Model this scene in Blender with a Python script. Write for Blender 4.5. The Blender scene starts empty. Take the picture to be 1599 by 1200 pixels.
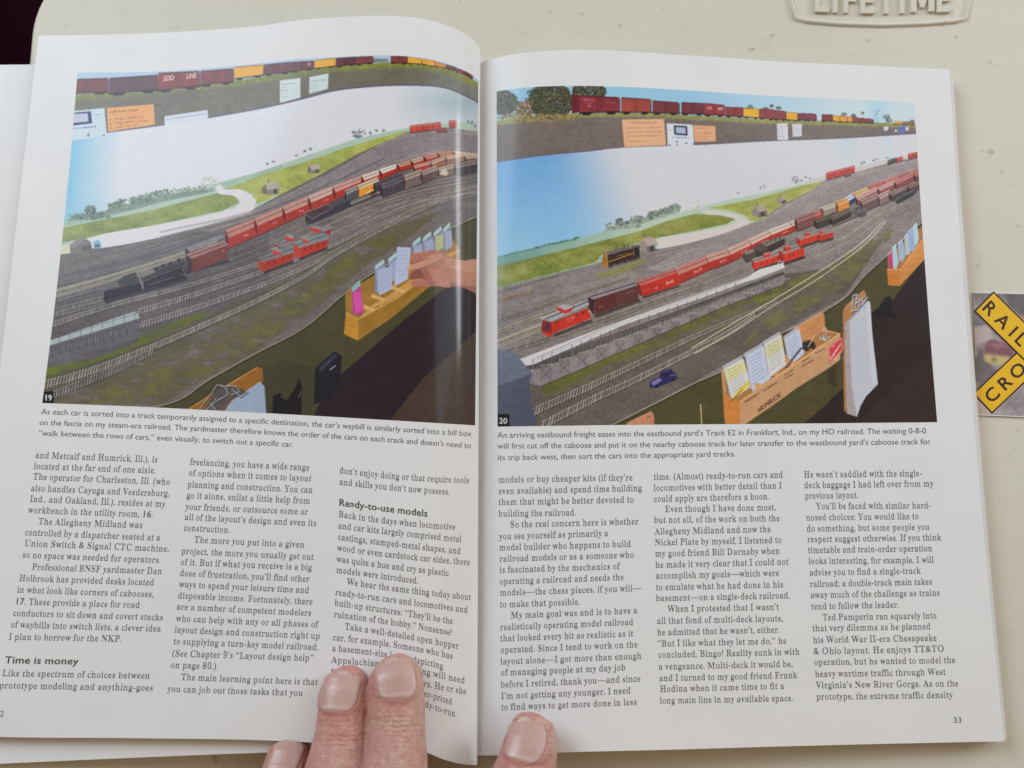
import bpy, math, random
import numpy as np
from mathutils import Vector
from mathutils.geometry import tessellate_polygon

# ------------------------------------------------------------------ scene, camera, light
SC = bpy.context.scene
COL = SC.collection
F_PX, CX, CY = 1455.0, 799.5, 600.0          # focal length and centre on a 1599 x 1200 frame
TILT, DIST = math.radians(9.0), 0.385        # a hand-held camera 38 cm above the table
CT, ST = math.cos(TILT), math.sin(TILT)
CAM = np.array([0.0, -DIST*ST, DIST*CT])
cam_data = bpy.data.cameras.new('camera'); cam = bpy.data.objects.new('camera', cam_data)
COL.objects.link(cam); SC.camera = cam
cam.location = CAM; cam.rotation_euler = (TILT, 0, 0)
cam_data.sensor_width = 36.0; cam_data.lens = 36.0*F_PX/1599.0
cam_data.clip_start = 0.01; cam_data.clip_end = 50
cam_data.dof.use_dof = True; cam_data.dof.focus_distance = 0.365; cam_data.dof.aperture_fstop = 11

W = bpy.data.worlds.new('World'); SC.world = W; W.use_nodes = True
bg = W.node_tree.nodes['Background']
bg.inputs['Color'].default_value = (1.0, 0.71, 0.42, 1); bg.inputs['Strength'].default_value = 0.30

def area_lamp(name, loc, target, sx, sy, power, color):
    l = bpy.data.lights.new(name, 'AREA'); l.shape = 'RECTANGLE'; l.size = sx; l.size_y = sy
    l.energy = power; l.color = color
    o = bpy.data.objects.new(name, l); COL.objects.link(o); o.location = loc
    d = Vector(target)-Vector(loc); o.rotation_euler = d.to_track_quat('-Z', 'Y').to_euler()
    return o
area_lamp('window_light', (-1.05, 0.85, 0.95), (0, 0, 0), 0.9, 0.8, 18.2, (0.70, 0.845, 0.98))
area_lamp('room_light', (1.15, 0.95, 1.0), (0, 0, 0), 1.7, 1.4, 16.6, (0.735, 0.86, 0.97))
area_lamp('lamp_strip', (1.30, 0.50, 0.46), (0, 0, 0), 0.46, 0.12, 4.5, (0.93, 0.96, 1.0))

SC.view_settings.view_transform = 'Standard'; SC.view_settings.look = 'None'
SC.view_settings.exposure = 0.0; SC.view_settings.gamma = 1.0
SC.view_settings.use_curve_mapping = False

# ------------------------------------------------------------------ helpers
def at(px, py, z=0.0):
    """where the sight line through a point of the frame meets the height z (arrays welcome)"""
    px = np.asarray(px, float); py = np.asarray(py, float); z = np.asarray(z, float)
    dx = (px-CX)/F_PX; dy = -(py-CY)/F_PX
    wy = CT*dy+ST; wz = ST*dy-CT
    k = (z-CAM[2])/wz
    return np.stack(np.broadcast_arrays(CAM[0]+dx*k, CAM[1]+wy*k, z), -1)

def hermite(xs, ys, x):
    xs = np.asarray(xs, float); ys = np.asarray(ys, float); x = np.asarray(x, float)
    m = np.zeros_like(ys); d = np.diff(ys)/np.diff(xs)
    m[1:-1] = (d[1:]+d[:-1])/2; m[0] = d[0]; m[-1] = d[-1]
    i = np.clip(np.searchsorted(xs, x, side='right')-1, 0, len(xs)-2)
    h = xs[i+1]-xs[i]; t = np.clip((x-xs[i])/h, 0, 1)
    return ((2*t**3-3*t**2+1)*ys[i]+(t**3-2*t**2+t)*h*m[i]+(-2*t**3+3*t**2)*ys[i+1]+(t**3-t**2)*h*m[i+1])

def tag(o, label=None, cat=None, group=None, kind=None):
    if label: o['label'] = label
    if cat: o['category'] = cat
    if group: o['group'] = group
    if kind: o['kind'] = kind
    return o

def thing(name, loc, label, cat):
    o = bpy.data.objects.new(name, None); COL.objects.link(o); o.location = loc
    o.empty_display_size = 0.01
    return tag(o, label, cat)

def link_mesh(name, verts, faces, mat, parent=None, smooth=False, colors=None):
    """verts in world coordinates; kept there even when parented"""
    verts = np.asarray(verts, float)
    off = np.zeros(3)
    p = parent
    while p is not None:
        off += np.array(p.location); p = p.parent
    me = bpy.data.meshes.new(name)
    v = verts-off
    if isinstance(faces, np.ndarray):
        nf, k = faces.shape
        me.vertices.add(len(v)); me.vertices.foreach_set('co', v.astype(np.float32).ravel())
        me.loops.add(nf*k); me.loops.foreach_set('vertex_index', faces.astype(np.int32).ravel())
        me.polygons.add(nf); me.polygons.foreach_set('loop_start', np.arange(0, nf*k, k, dtype=np.int32))
        me.update(calc_edges=True)
    else:
        me.from_pydata([tuple(q) for q in v], [], faces)
    if smooth: me.polygons.foreach_set('use_smooth', [True]*len(me.polygons))
    if colors is not None:
        a = me.color_attributes.new('Col', 'FLOAT_COLOR', 'POINT')
        a.data.foreach_set('color', np.concatenate([colors, np.ones((len(colors), 1))], 1).astype(np.float32).ravel())
    me.update()
    if mat: me.materials.append(mat)
    o = bpy.data.objects.new(name, me); COL.objects.link(o)
    if parent is not None: o.parent = parent
    return o

def grid_faces(n, m):
    i = np.arange(n-1)[:, None]; j = np.arange(m-1)[None, :]
    a = i*m+j
    return np.stack([a, a+m, a+m+1, a+1], -1).reshape(-1, 4)

def lin(c):
    c = np.asarray(c, float)/255.0
    return np.where(c <= 0.04045, c/12.92, ((c+0.055)/1.055)**2.4)

# ------------------------------------------------------------------ materials
def new_mat(name, color=(0.8, 0.8, 0.8), rough=0.5, spec=0.5):
    m = bpy.data.materials.new(name); m.use_nodes = True
    b = m.node_tree.nodes['Principled BSDF']
    b.inputs['Base Color'].default_value = (*color, 1); b.inputs['Roughness'].default_value = rough
    b.inputs['Specular IOR Level'].default_value = spec
    return m, m.node_tree.nodes, m.node_tree.links, b

def noise(n, l, scale, detail=4, rough=0.5, coord='Object', vec_scale=None):
    tc = n.new('ShaderNodeTexCoord'); t = n.new('ShaderNodeTexNoise')
    t.inputs['Scale'].default_value = scale; t.inputs['Detail'].default_value = detail
    t.inputs['Roughness'].default_value = rough
    if vec_scale:
        mp = n.new('ShaderNodeMapping'); mp.inputs['Scale'].default_value = vec_scale
        l.new(tc.outputs[coord], mp.inputs['Vector']); l.new(mp.outputs['Vector'], t.inputs['Vector'])
    else: l.new(tc.outputs[coord], t.inputs['Vector'])
    return t

def ramp(n, l, fac, stops):
    r = n.new('ShaderNodeValToRGB'); e = r.color_ramp.elements
    while len(e) < len(stops): e.new(0.5)
    for k, (p, c) in enumerate(stops):
        e[k].position = p; e[k].color = (*c, 1) if len(c) == 3 else c
    l.new(fac, r.inputs['Fac']); return r

def bump(n, l, b, height, strength, dist):
    k = n.new('ShaderNodeBump'); k.inputs['Strength'].default_value = strength; k.inputs['Distance'].default_value = dist
    l.new(height, k.inputs['Height']); l.new(k.outputs['Normal'], b.inputs['Normal']); return k

def mix(n, l, mode, fac, a, b):
    x = n.new('ShaderNodeMix'); x.data_type = 'RGBA'; x.blend_type = mode
    for sock, v in ((x.inputs[0], fac), (x.inputs[6], a), (x.inputs[7], b)):
        if isinstance(v, (int, float)): sock.default_value = v
        elif isinstance(v, tuple): sock.default_value = (*v, 1)
        else: l.new(v, sock)
    return x.outputs[2]

def paper_mat():
    m, n, l, b = new_mat('coated_paper', (0.80, 0.795, 0.80), 0.40, 0.30)
    t = noise(n, l, 38, 4)
    r = ramp(n, l, t.outputs['Fac'], [(0.3, (0.785, 0.78, 0.785)), (0.7, (0.815, 0.81, 0.812))])
    l.new(r.outputs['Color'], b.inputs['Base Color'])
    t2 = noise(n, l, 16, 3); bump(n, l, b, t2.outputs['Fac'], 0.12, 0.002)
    return m
def edge_paper_mat():
    m, n, l, b = new_mat('paper_edges', (0.70, 0.67, 0.62), 0.6, 0.3)
    t = noise(n, l, 3000, 2, vec_scale=(0.02, 0.02, 1.0))
    r = ramp(n, l, t.outputs['Fac'], [(0.35, (0.5, 0.47, 0.43)), (0.65, (0.76, 0.74, 0.70))])
    l.new(r.outputs['Color'], b.inputs['Base Color']); return m
def print_mat():
    m, n, l, b = new_mat('printed_ink', (0.5, 0.5, 0.5), 0.42, 0.14)
    b.inputs['Coat Weight'].default_value = 0.36; b.inputs['Coat Roughness'].default_value = 0.12; b.inputs['Coat IOR'].default_value = 1.45
    a = n.new('ShaderNodeAttribute'); a.attribute_name = 'Col'
    t = noise(n, l, 2600, 3, 0.7)
    r = ramp(n, l, t.outputs['Fac'], [(0.25, (0.93, 0.93, 0.93)), (0.75, (1.07, 1.07, 1.07))])
    l.new(mix(n, l, 'MULTIPLY', 1.0, a.outputs['Color'], r.outputs['Color']), b.inputs['Base Color'])
    t2 = noise(n, l, 16, 3); bump(n, l, b, t2.outputs['Fac'], 0.12, 0.002)
    return m
def table_mat():
    m, n, l, b = new_mat('blow_moulded_plastic', (0.70, 0.64, 0.52), 0.5, 0.4)
    big = noise(n, l, 9, 5, 0.6)
    base = ramp(n, l, big.outputs['Fac'], [(0.3, (0.64, 0.607, 0.505)), (0.7, (0.675, 0.647, 0.55))])
    # dirt: sparse small specks and a few faint smears
    sp = noise(n, l, 170, 2, 0.5)
    spk = ramp(n, l, sp.outputs['Fac'], [(0.67, (0, 0, 0)), (0.76, (1, 1, 1))])
    gate = noise(n, l, 22, 2, 0.5)
    gt = ramp(n, l, gate.outputs['Fac'], [(0.44, (0, 0, 0)), (0.58, (0.85, 0.85, 0.85))])
    f = mix(n, l, 'MULTIPLY', 1.0, spk.outputs['Color'], gt.outputs['Color'])
    c1 = mix(n, l, 'MIX', f, base.outputs['Color'], (0.38, 0.33, 0.26))
    sm = noise(n, l, 34, 4, 0.65, vec_scale=(1.0, 2.6, 1.0))
    smr = ramp(n, l, sm.outputs['Fac'], [(0.60, (0, 0, 0)), (0.85, (0.40, 0.40, 0.40))])
    c2 = mix(n, l, 'MIX', smr.outputs['Color'], c1, (0.46, 0.40, 0.32))
    fine = noise(n, l, 1500, 3, 0.7)
    fr = ramp(n, l, fine.outputs['Fac'], [(0.2, (0.95, 0.95, 0.95)), (0.8, (1.05, 1.05, 1.05))])
    l.new(mix(n, l, 'MULTIPLY', 1.0, c2, fr.outputs['Color']), b.inputs['Base Color'])
    h = noise(n, l, 900, 4, 0.7); bump(n, l, b, h.outputs['Fac'], 0.16, 0.0005)
    return m
def skin_mat():
    m, n, l, b = new_mat('skin', (0.62, 0.40, 0.34), 0.48, 0.42)
    a = n.new('ShaderNodeAttribute'); a.attribute_name = 'Col'
    t = noise(n, l, 330, 5, 0.65)
    r = ramp(n, l, t.outputs['Fac'], [(0.28, (0.82, 0.70, 0.68)), (0.72, (1.10, 1.16, 1.17))])
    l.new(mix(n, l, 'MULTIPLY', 1.0, a.outputs['Color'], r.outputs['Color']), b.inputs['Base Color'])
    b.inputs['Subsurface Weight'].default_value = 0.12
    b.inputs['Subsurface Radius'].default_value = (1.0, 0.35, 0.2); b.inputs['Subsurface Scale'].default_value = 0.0022
    cell = n.new('ShaderNodeTexVoronoi'); cell.inputs['Scale'].default_value = 1500
    cell.feature = 'DISTANCE_TO_EDGE'
    tc = n.new('ShaderNodeTexCoord'); mp = n.new('ShaderNodeMapping'); mp.inputs['Scale'].default_value = (0.75, 1.25, 1)
    l.new(tc.outputs['Object'], mp.inputs['Vector']); l.new(mp.outputs['Vector'], cell.inputs['Vector'])
    wr = noise(n, l, 420, 4, 0.6, vec_scale=(0.4, 1.7, 1.0))
    add = n.new('ShaderNodeMath'); add.operation = 'ADD'
    mu = n.new('ShaderNodeMath'); mu.operation = 'MULTIPLY'; mu.inputs[1].default_value = 1.3
    l.new(wr.outputs['Fac'], mu.inputs[0]); l.new(mu.outputs[0], add.inputs[0]); l.new(cell.outputs['Distance'], add.inputs[1])
    bump(n, l, b, add.outputs[0], 0.75, 0.0006)
    return m
def nail_mat():
    m, n, l, b = new_mat('fingernail', (0.66, 0.48, 0.44), 0.3, 0.5)
    a = n.new('ShaderNodeAttribute'); a.attribute_name = 'Col'
    t = noise(n, l, 700, 3, 0.6, vec_scale=(2.2, 0.12, 1.0))
    r = ramp(n, l, t.outputs['Fac'], [(0.3, (0.93, 0.92, 0.92)), (0.7, (1.05, 1.06, 1.06))])
    l.new(mix(n, l, 'MULTIPLY', 1.0, a.outputs['Color'], r.outputs['Color']), b.inputs['Base Color'])
    b.inputs['Subsurface Weight'].default_value = 0.12
    b.inputs['Subsurface Radius'].default_value = (1.0, 0.4, 0.25); b.inputs['Subsurface Scale'].default_value = 0.001
    bump(n, l, b, t.outputs['Fac'], 0.25, 0.0004)
    return m
M_PAPER, M_EDGE, M_PRINT, M_TABLE, M_SKIN, M_NAIL = paper_mat(), edge_paper_mat(), print_mat(), table_mat(), skin_mat(), nail_mat()
def ink(name, c, rough=0.4, var=.22):
    m, n, l, b = new_mat(name, c, rough, 0.3)
    t = noise(n, l, 1800, 2)
    r = ramp(n, l, t.outputs['Fac'], [(0.3, tuple(x*(1-var) for x in c)), (0.7, tuple(x*(1+var) for x in c))])
    l.new(r.outputs['Color'], b.inputs['Base Color']); return m
M_INK, M_INK_GREEN = ink('black_ink', (0.14, 0.137, 0.143)), ink('dark_green_ink', (0.045, 0.105, 0.065))
M_SIGN_INK, M_SIGN_YELLOW = ink('maroon_black_ink', (0.045, 0.012, 0.012)), ink('yellow_ink', (0.84, 0.50, 0.015), 0.35, .05)

# ------------------------------------------------------------------ lettering
SERIF = {
'A': '630|-13,-13 -12,35 14,44 51,54 66,77 82,116 312,699 329,699 543,134 583,58 616,45 659,35 660,-13 341,-13 343,38 386,44 440,54 451,67 435,117 387,185 150,185 108,100 102,85 100,74 102,55 143,44 184,40 187,30 190,-13|160,244 389,244 263,462',
'B': '639|24,-13 25,36 67,45 121,57 136,80 140,122 140,549 132,611 120,624 87,632 24,642 23,691 328,691 473,673 561,617 561,523 543,444 517,388 398,371 536,344 572,282 594,197 586,135 563,83 552,41 499,11 432,-7 354,-13|242,376 280,388 348,395 416,415 445,452 453,514 447,570 430,606 384,626 322,633 283,630 251,625 244,611 242,582|330,49 400,57 451,81 470,124 477,191 468,258 439,300 365,323 294,331 242,343 242,97 245,71 256,58 301,52',
'C': '677|382,-29 288,-17 205,18 163,75 112,149 79,239 68,340 79,440 113,529 163,603 207,659 291,694 386,706 460,696 547,667 577,661 615,669 628,703 645,694 645,458 630,451 598,535 552,596 466,634 395,647 274,614 205,513 185,337 207,173 280,79 414,48 474,55 542,78 597,115 650,170 656,127 589,39 493,-12',
'D': '718|30,-13 31,36 69,44 120,53 135,72 139,111 139,557 134,603 117,625 64,636 24,642 22,691 330,691 440,681 531,651 578,599 626,529 658,442 668,338 628,145 538,26 340,-13|331,49 391,57 461,80 504,118 530,174 546,249 551,340 530,506 460,601 332,632 301,629 253,622 245,606 242,573 242,107 245,74 253,59 300,52',
'E': '638|21,-13 23,36 66,42 120,53 136,75 141,116 141,549 136,600 120,625 66,636 25,642 24,691 581,690 590,475 575,469 566,527 549,567 518,594 440,619 345,628 297,625 261,621 248,618 243,578 243,367 288,379 346,387 399,409 420,451 434,521 448,515 448,175 433,169 427,227 416,264 399,290 369,306 322,315 276,318 243,331 243,100 246,73 262,62 307,57 343,54 410,58 467,70 528,90 565,120 593,162 617,222 634,212 587,-12',
'F': '582|23,-13 24,36 67,46 121,59 136,82 140,125 140,558 135,600 118,621 64,632 22,643 21,691 573,690 581,474 567,469 556,527 541,567 515,595 462,614 409,625 342,629 297,627 248,621 242,593 242,369 283,381 341,389 394,411 416,453 428,523 445,517 445,175 429,170 417,246 395,290 341,312 281,320 242,332 242,120 251,67 267,56 312,48 381,38 382,-13',
'G': '736|399,-28 298,-17 211,18 166,73 115,147 81,237 70,341 81,442 115,530 165,604 208,659 291,694 383,706 463,696 550,668 577,662 598,664 613,667 628,704 646,694 646,457 630,449 611,509 586,556 553,594 509,623 445,641 398,647 276,615 208,514 188,338 194,244 211,167 239,107 284,65 354,40 410,32 458,37 514,50 534,72 539,107 539,189 534,225 514,243 460,253 412,260 410,308 745,308 744,260 704,254 653,245 639,227 635,191 664,36 532,-13',
'H': '759|23,-13 24,36 67,45 120,56 136,78 140,120 140,564 135,601 119,622 66,634 25,643 24,691 360,691 359,642 304,630 262,624 249,615 242,564 247,383 533,383 538,564 531,615 519,624 477,630 421,642 420,691 755,691 754,643 712,633 659,622 644,603 640,564 640,120 644,80 658,58 712,45 754,36 755,-13 420,-13 421,36 463,44 517,55 533,76 538,120 534,319 246,319 242,120 247,78 262,56 316,45 359,37 360,-13',
'I': '368|20,-13 21,36 63,46 116,58 136,77 141,112 141,576 136,610 118,626 67,635 21,642 20,691 364,691 363,642 319,635 268,626 248,610 243,576 243,115 250,69 263,60 295,51 365,37 366,-13',
'J': '472|162,-110 117,-106 77,-92 43,-70 37,-41 26,-5 24,34 28,71 36,100 40,118 66,124 94,118 118,101 106,74 109,40 100,-6 94,-29 111,-42 156,-47 199,-42 229,-30 243,-6 249,32 249,546 241,606 228,619 193,628 119,642 118,691 468,691 467,642 400,629 367,621 358,609 351,546 351,131 327,-1 283,-83',
'K': '740|24,-13 25,36 68,45 121,56 137,78 141,120 141,564 136,601 121,622 67,634 26,643 25,691 361,691 360,642 305,630 263,624 250,615 243,564 272,361 488,565 522,600 540,620 510,633 434,641 433,691 723,691 719,647 710,640 650,628 573,591 503,528 392,429 661,77 708,49 772,36 773,-13 418,-13 424,37 456,40 479,43 521,48 526,50 520,64 500,90 324,309 243,293 243,120 248,78 263,56 317,45 360,37 361,-13',
'L': '615|23,-13 24,36 67,45 120,56 136,78 140,120 140,564 135,603 119,623 66,634 25,643 24,691 372,691 371,641 310,633 267,626 251,616 242,564 242,123 247,72 256,64 297,59 348,54 414,58 469,71 529,93 564,127 591,173 614,238 631,229 585,-12',
'M': '924|21,-13 22,36 64,45 107,56 118,78 121,118 121,569 134,616 120,624 79,631 23,642 22,691 248,687 472,225 696,687 919,691 918,643 878,633 825,621 810,600 805,563 805,127 812,66 822,54 856,47 917,37 918,-13 589,-13 590,37 655,49 688,57 699,68 706,124 672,582 424,-5 407,-6 173,567 148,119 151,75 162,54 207,43 250,37 252,-13',
'N': '715|605,-25 170,509 150,117 152,76 161,55 203,45 247,37 248,-13 27,-13 28,37 89,47 112,54 119,64 122,117 142,577 79,635 28,645 27,691 210,688 570,263 591,562 588,613 580,623 549,630 494,642 493,691 714,691 713,642 671,634 630,624 621,602 619,561 622,-17',
'O': '762|388,-29 317,-22 251,-1 192,32 166,77 127,131 96,194 76,264 70,339 77,414 96,483 127,546 166,601 193,645 254,679 322,700 395,707 466,700 532,680 591,647 616,603 655,549 687,486 706,415 713,339 706,264 687,194 655,131 615,77 589,32 528,-1 461,-22|394,31 509,63 575,164 594,340 589,434 573,512 546,572 504,614 438,639 387,647 272,615 206,514 187,338 192,244 208,167 236,106 278,64 343,39',
'P': '602|23,-13 24,36 67,45 120,56 136,78 140,120 140,564 135,601 119,622 66,634 25,643 24,691 318,691 428,685 500,667 545,638 551,599 573,551 580,494 573,437 552,388 546,347 497,317 435,299 360,293 242,300 242,120 247,78 262,56 316,45 359,37 360,-13|242,343 300,355 363,363 432,385 456,425 464,490 458,555 439,597 390,621 322,629 297,627 255,622 245,613 242,593',
'Q': '762|563,-185 441,-165 346,-105 304,-11 209,20 175,65 133,121 99,187 77,260 70,339 77,414 96,483 127,546 166,601 193,645 254,679 322,700 395,707 466,700 532,680 591,647 616,603 655,549 687,486 706,415 713,339 706,259 684,186 647,120 604,63 565,19 463,-4 508,-58 578,-95 662,-107 732,-96 737,-148 647,-176|395,31 509,63 576,164 595,340 590,434 574,512 546,572 504,614 438,639 387,647 272,615 206,514 187,338 192,244 209,167 237,107 279,64 344,39',
'R': '684|23,-13 24,36 67,45 120,56 136,78 140,120 140,564 135,601 119,622 66,634 25,643 24,691 323,691 453,680 547,646 559,608 584,558 592,497 575,419 553,359 440,337 614,82 647,47 690,41 712,39 713,27 715,-13 527,-10 329,308 242,314 242,120 247,78 262,56 316,45 359,37 360,-13|242,350 303,361 370,370 443,394 472,435 481,500 468,574 419,615 334,629 301,626 255,620 245,606 242,574',
'S': '561|69,-17 70,236 87,242 111,146 146,83 208,47 293,35 344,42 399,63 427,94 438,133 432,168 405,199 353,227 242,273 167,318 144,368 113,426 102,494 101,554 117,606 146,648 172,680 221,700 275,707 341,700 420,680 434,676 446,675 474,679 481,705 499,696 500,474 485,467 471,522 451,566 424,601 388,627 330,644 289,649 243,643 194,625 169,599 159,566 163,535 179,510 216,486 281,463 377,418 431,388 447,357 473,322 492,285 503,244 506,197 504,135 484,79 468,34 418,0 356,-21 286,-28 237,-24 187,-12 147,1 126,5 96,1 87,-27',
'T': '610|137,-13 139,37 183,44 238,55 256,78 261,120 261,645 222,632 151,622 82,591 52,541 38,466 21,471 28,690 599,690 606,470 591,466 569,562 509,614 400,632 363,645 363,120 368,77 385,54 440,43 486,37 488,-13',
'U': '713|369,-32 286,-25 219,-3 197,33 165,85 145,151 138,231 138,564 133,601 117,622 64,634 23,643 22,691 358,691 357,642 301,630 259,624 246,615 240,564 240,208 248,134 274,85 332,56 409,46 515,67 573,129 592,238 593,563 590,601 580,621 537,633 490,642 489,691 706,691 705,643 655,632 629,619 622,599 620,563 620,270 612,174 590,97 549,39 515,-1 449,-24',
'V': '617|321,-25 95,562 63,618 29,632 -21,644 -21,691 314,691 311,642 274,638 231,632 203,624 198,612 211,568 385,226 528,566 540,610 539,624 517,631 446,642 445,691 658,691 657,644 630,637 592,627 576,605 559,565 337,-24',
'W': '890|260,-21 77,581 52,629 18,636 -22,644 -23,691 269,691 268,643 209,631 184,625 180,612 191,559 332,241 477,528 455,590 443,616 419,629 375,635 342,643 341,691 654,691 652,643 616,636 564,627 556,613 565,579 706,260 814,554 829,606 828,622 816,630 780,636 751,644 749,691 929,691 929,645 889,633 870,620 846,561 659,-21 642,-21 470,447 277,-21',
'X': '681|17,-13 18,36 59,46 114,68 146,107 317,310 145,568 98,624 64,636 24,640 23,651 21,691 363,691 358,644 341,640 278,633 254,618 271,585 394,444 489,563 510,595 521,616 519,627 474,636 437,643 436,691 682,691 679,650 677,640 636,635 585,619 553,591 521,548 389,396 586,92 622,50 653,42 687,39 689,28 691,-13 355,-13 359,29 362,39 401,43 451,51 461,62 455,80 438,111 312,259 194,113 178,88 169,68 170,53 218,43 257,36 259,-13',
'Y': '614|151,-13 152,36 195,45 248,56 264,78 268,120 268,261 98,570 73,609 43,629 1,636 -19,645 -20,691 308,691 303,645 291,639 236,631 207,626 203,622 215,589 370,349 506,552 524,584 533,606 531,624 486,635 444,639 442,650 439,691 654,691 653,644 615,634 590,623 559,576 370,298 370,120 375,78 390,56 444,45 487,37 488,-13',
'Z': '638|30,-13 59,23 440,645 319,627 259,623 210,613 157,595 127,567 105,525 86,463 71,471 99,690 605,691 576,653 199,38 356,56 449,67 536,101 582,160 611,251 626,244 592,-12',
'a': '492|379,-28 337,-20 339,8 298,39 250,5 198,-18 142,-26 96,-18 60,8 67,47 59,94 66,140 85,180 95,214 177,256 322,292 323,358 317,392 302,412 255,423 220,427 162,420 138,407 145,388 153,367 156,344 153,314 163,291 141,276 115,271 88,276 85,294 79,320 76,352 78,390 91,423 103,450 141,470 188,483 241,487 332,477 392,445 398,389 407,313 407,93 410,64 453,64 477,75 461,34 437,-13|225,63 279,72 325,96 325,246 217,215 165,177 147,124 152,87 175,69',
'b': '517|67,-17 93,578 91,614 84,631 52,636 13,645 12,691 177,686 177,417 242,458 283,480 329,487 378,479 422,456 430,419 457,370 474,312 480,247 473,173 454,106 424,51 401,8 347,-19 286,-28 220,-13 156,29 77,-28|272,34 314,39 348,53 368,77 387,143 394,238 389,316 372,368 336,395 274,404 252,401 207,391 186,377 177,360 177,102 184,62 227,41',
'c': '417|232,-28 178,-20 129,5 116,44 85,95 65,156 58,223 64,295 83,359 115,412 143,453 199,479 260,488 323,480 372,454 380,415 388,366 386,335 396,311 377,296 352,291 319,300 321,329 317,372 317,390 317,401 301,423 252,429 190,415 155,366 140,279 147,186 175,120 208,92 265,76 304,70 361,81 415,119 416,85 369,21 305,-16',
'd': '531|208,-28 159,-20 116,5 108,44 81,94 64,153 58,219 64,293 82,359 110,412 121,453 167,478 217,487 260,480 299,459 361,420 361,597 357,619 340,630 295,638 264,644 262,691 446,683 446,112 448,83 455,68 483,60 525,49 525,4 437,-5 332,-27 359,49 300,8 258,-19|255,55 278,59 326,71 349,91 361,114 361,360 353,376 330,391 285,402 259,405 199,396 167,367 151,311 146,228 150,147 165,92 196,64',
'e': '428|229,-28 175,-20 126,5 115,44 84,97 65,160 58,234 64,303 81,364 109,415 130,454 179,479 234,487 287,480 333,460 353,426 378,380 392,323 392,259 421,234 159,235 160,149 207,94 297,76 335,82 377,102 413,140 416,104 370,30 304,-13|173,299 308,299 324,320 318,373 305,407 280,424 240,429 185,418 158,377 145,302',
'f': '298|22,-13 23,34 77,44 103,55 107,109 107,410 34,402 34,472 107,470 107,527 117,601 126,658 184,693 259,705 314,697 357,674 364,638 369,596 365,562 359,537 356,521 334,516 310,520 291,534 300,555 299,584 307,630 310,640 310,642 298,645 268,647 230,643 206,636 193,580 191,469 292,473 292,401 191,409 191,97 195,63 209,47 258,40 295,35 297,-13',
'g': '467|217,-222 133,-215 71,-192 54,-157 39,-112 48,-74 57,-46 131,-36 65,-24 71,7 64,45 68,85 80,119 99,149 181,161 86,190 73,246 61,315 67,364 84,406 90,440 131,466 180,482 234,487 291,482 347,466 458,465 461,389 378,390 398,358 406,303 400,258 385,218 384,185 348,160 304,145 256,140 234,141 211,142 187,139 158,130 140,119 132,109 149,93 210,86 261,86 332,83 385,73 424,54 422,27 436,-10 446,-55 448,-104 428,-146 405,-179 325,-211|234,198 281,204 308,222 321,259 325,314 319,369 313,406 284,423 234,429 189,423 161,405 147,369 142,314 147,259 162,223 189,204|239,-160 324,-152 386,-130 406,-96 403,-82 383,-73 344,-66 305,-64 144,-64 101,-84 91,-108 99,-125 128,-143 181,-155',
'h': '547|27,-13 28,33 52,40 96,46 104,59 107,83 107,594 105,618 97,631 67,638 29,646 28,691 191,685 191,399 261,450 309,478 362,487 434,467 449,408 463,316 463,83 466,59 473,47 504,40 540,32 541,-13 301,-13 303,28 308,37 353,41 374,55 379,83 379,323 370,380 344,387 302,391 237,380 191,348 191,83 193,59 201,46 231,40 267,32 268,-13',
'i': '275|150,526 121,532 116,551 109,580 104,614 109,648 117,677 121,697 150,703 179,697 183,677 191,648 196,614 191,580 183,551 178,532|27,-13 28,33 52,41 96,47 104,58 107,83 107,375 105,404 99,416 67,421 31,429 31,475 192,468 192,83 194,59 201,47 230,41 267,32 268,-13',
'j': '292|158,528 129,534 124,553 117,582 112,616 117,650 125,679 130,699 158,705 187,699 192,679 200,650 205,616 200,582 192,554 187,534|53,-222 17,-218 -16,-207 -44,-189 -48,-165 -57,-136 -58,-104 -55,-74 -66,-50 -47,-35 -22,-30 2,-34 22,-48 12,-70 14,-100 6,-135 -1,-154 12,-158 46,-161 88,-157 110,-145 123,-80 124,372 121,401 111,415 65,421 34,428 33,475 208,467 208,-32 203,-89 189,-136 188,-175 130,-210',
'k': '514|26,-13 27,33 52,41 96,47 104,59 107,83 107,592 99,635 69,637 31,645 31,691 191,683 191,256 348,378 369,399 380,412 365,419 311,424 308,434 306,475 514,475 514,426 447,411 399,377 321,315 486,59 516,42 559,32 560,-13 314,-13 317,29 323,37 369,40 385,46 374,66 269,210 191,198 191,83 193,59 201,47 230,41 267,32 268,-13',
'l': '277|27,-13 28,33 52,41 96,47 104,58 107,83 107,592 99,634 69,638 31,645 30,691 192,682 192,83 194,59 201,47 230,41 267,32 268,-13',
'm': '805|27,-13 28,33 52,40 96,46 104,59 107,83 107,377 105,401 97,415 67,422 29,429 28,475 205,474 199,405 258,448 304,477 353,487 412,477 425,445 477,402 519,446 568,477 622,487 693,467 707,408 721,316 721,83 723,59 731,46 761,40 797,32 798,-13 562,-13 563,32 599,40 629,47 637,60 639,83 639,323 629,380 604,387 562,391 515,380 454,351 454,83 456,60 464,47 493,40 529,32 530,-13 297,-13 298,32 334,40 364,47 372,60 374,83 374,323 365,380 339,387 297,391 232,380 189,348 189,83 191,60 198,47 226,41 263,32 264,-13',
'n': '547|27,-13 28,33 52,40 96,46 104,59 107,83 107,377 105,401 97,415 67,422 29,429 28,475 208,474 202,409 260,451 308,478 362,487 434,467 449,408 463,316 463,83 466,59 473,47 504,40 540,32 541,-13 301,-13 303,28 308,37 353,41 374,55 379,83 379,323 370,380 344,387 302,391 237,380 191,348 191,83 193,59 201,46 231,40 267,32 268,-13',
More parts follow.
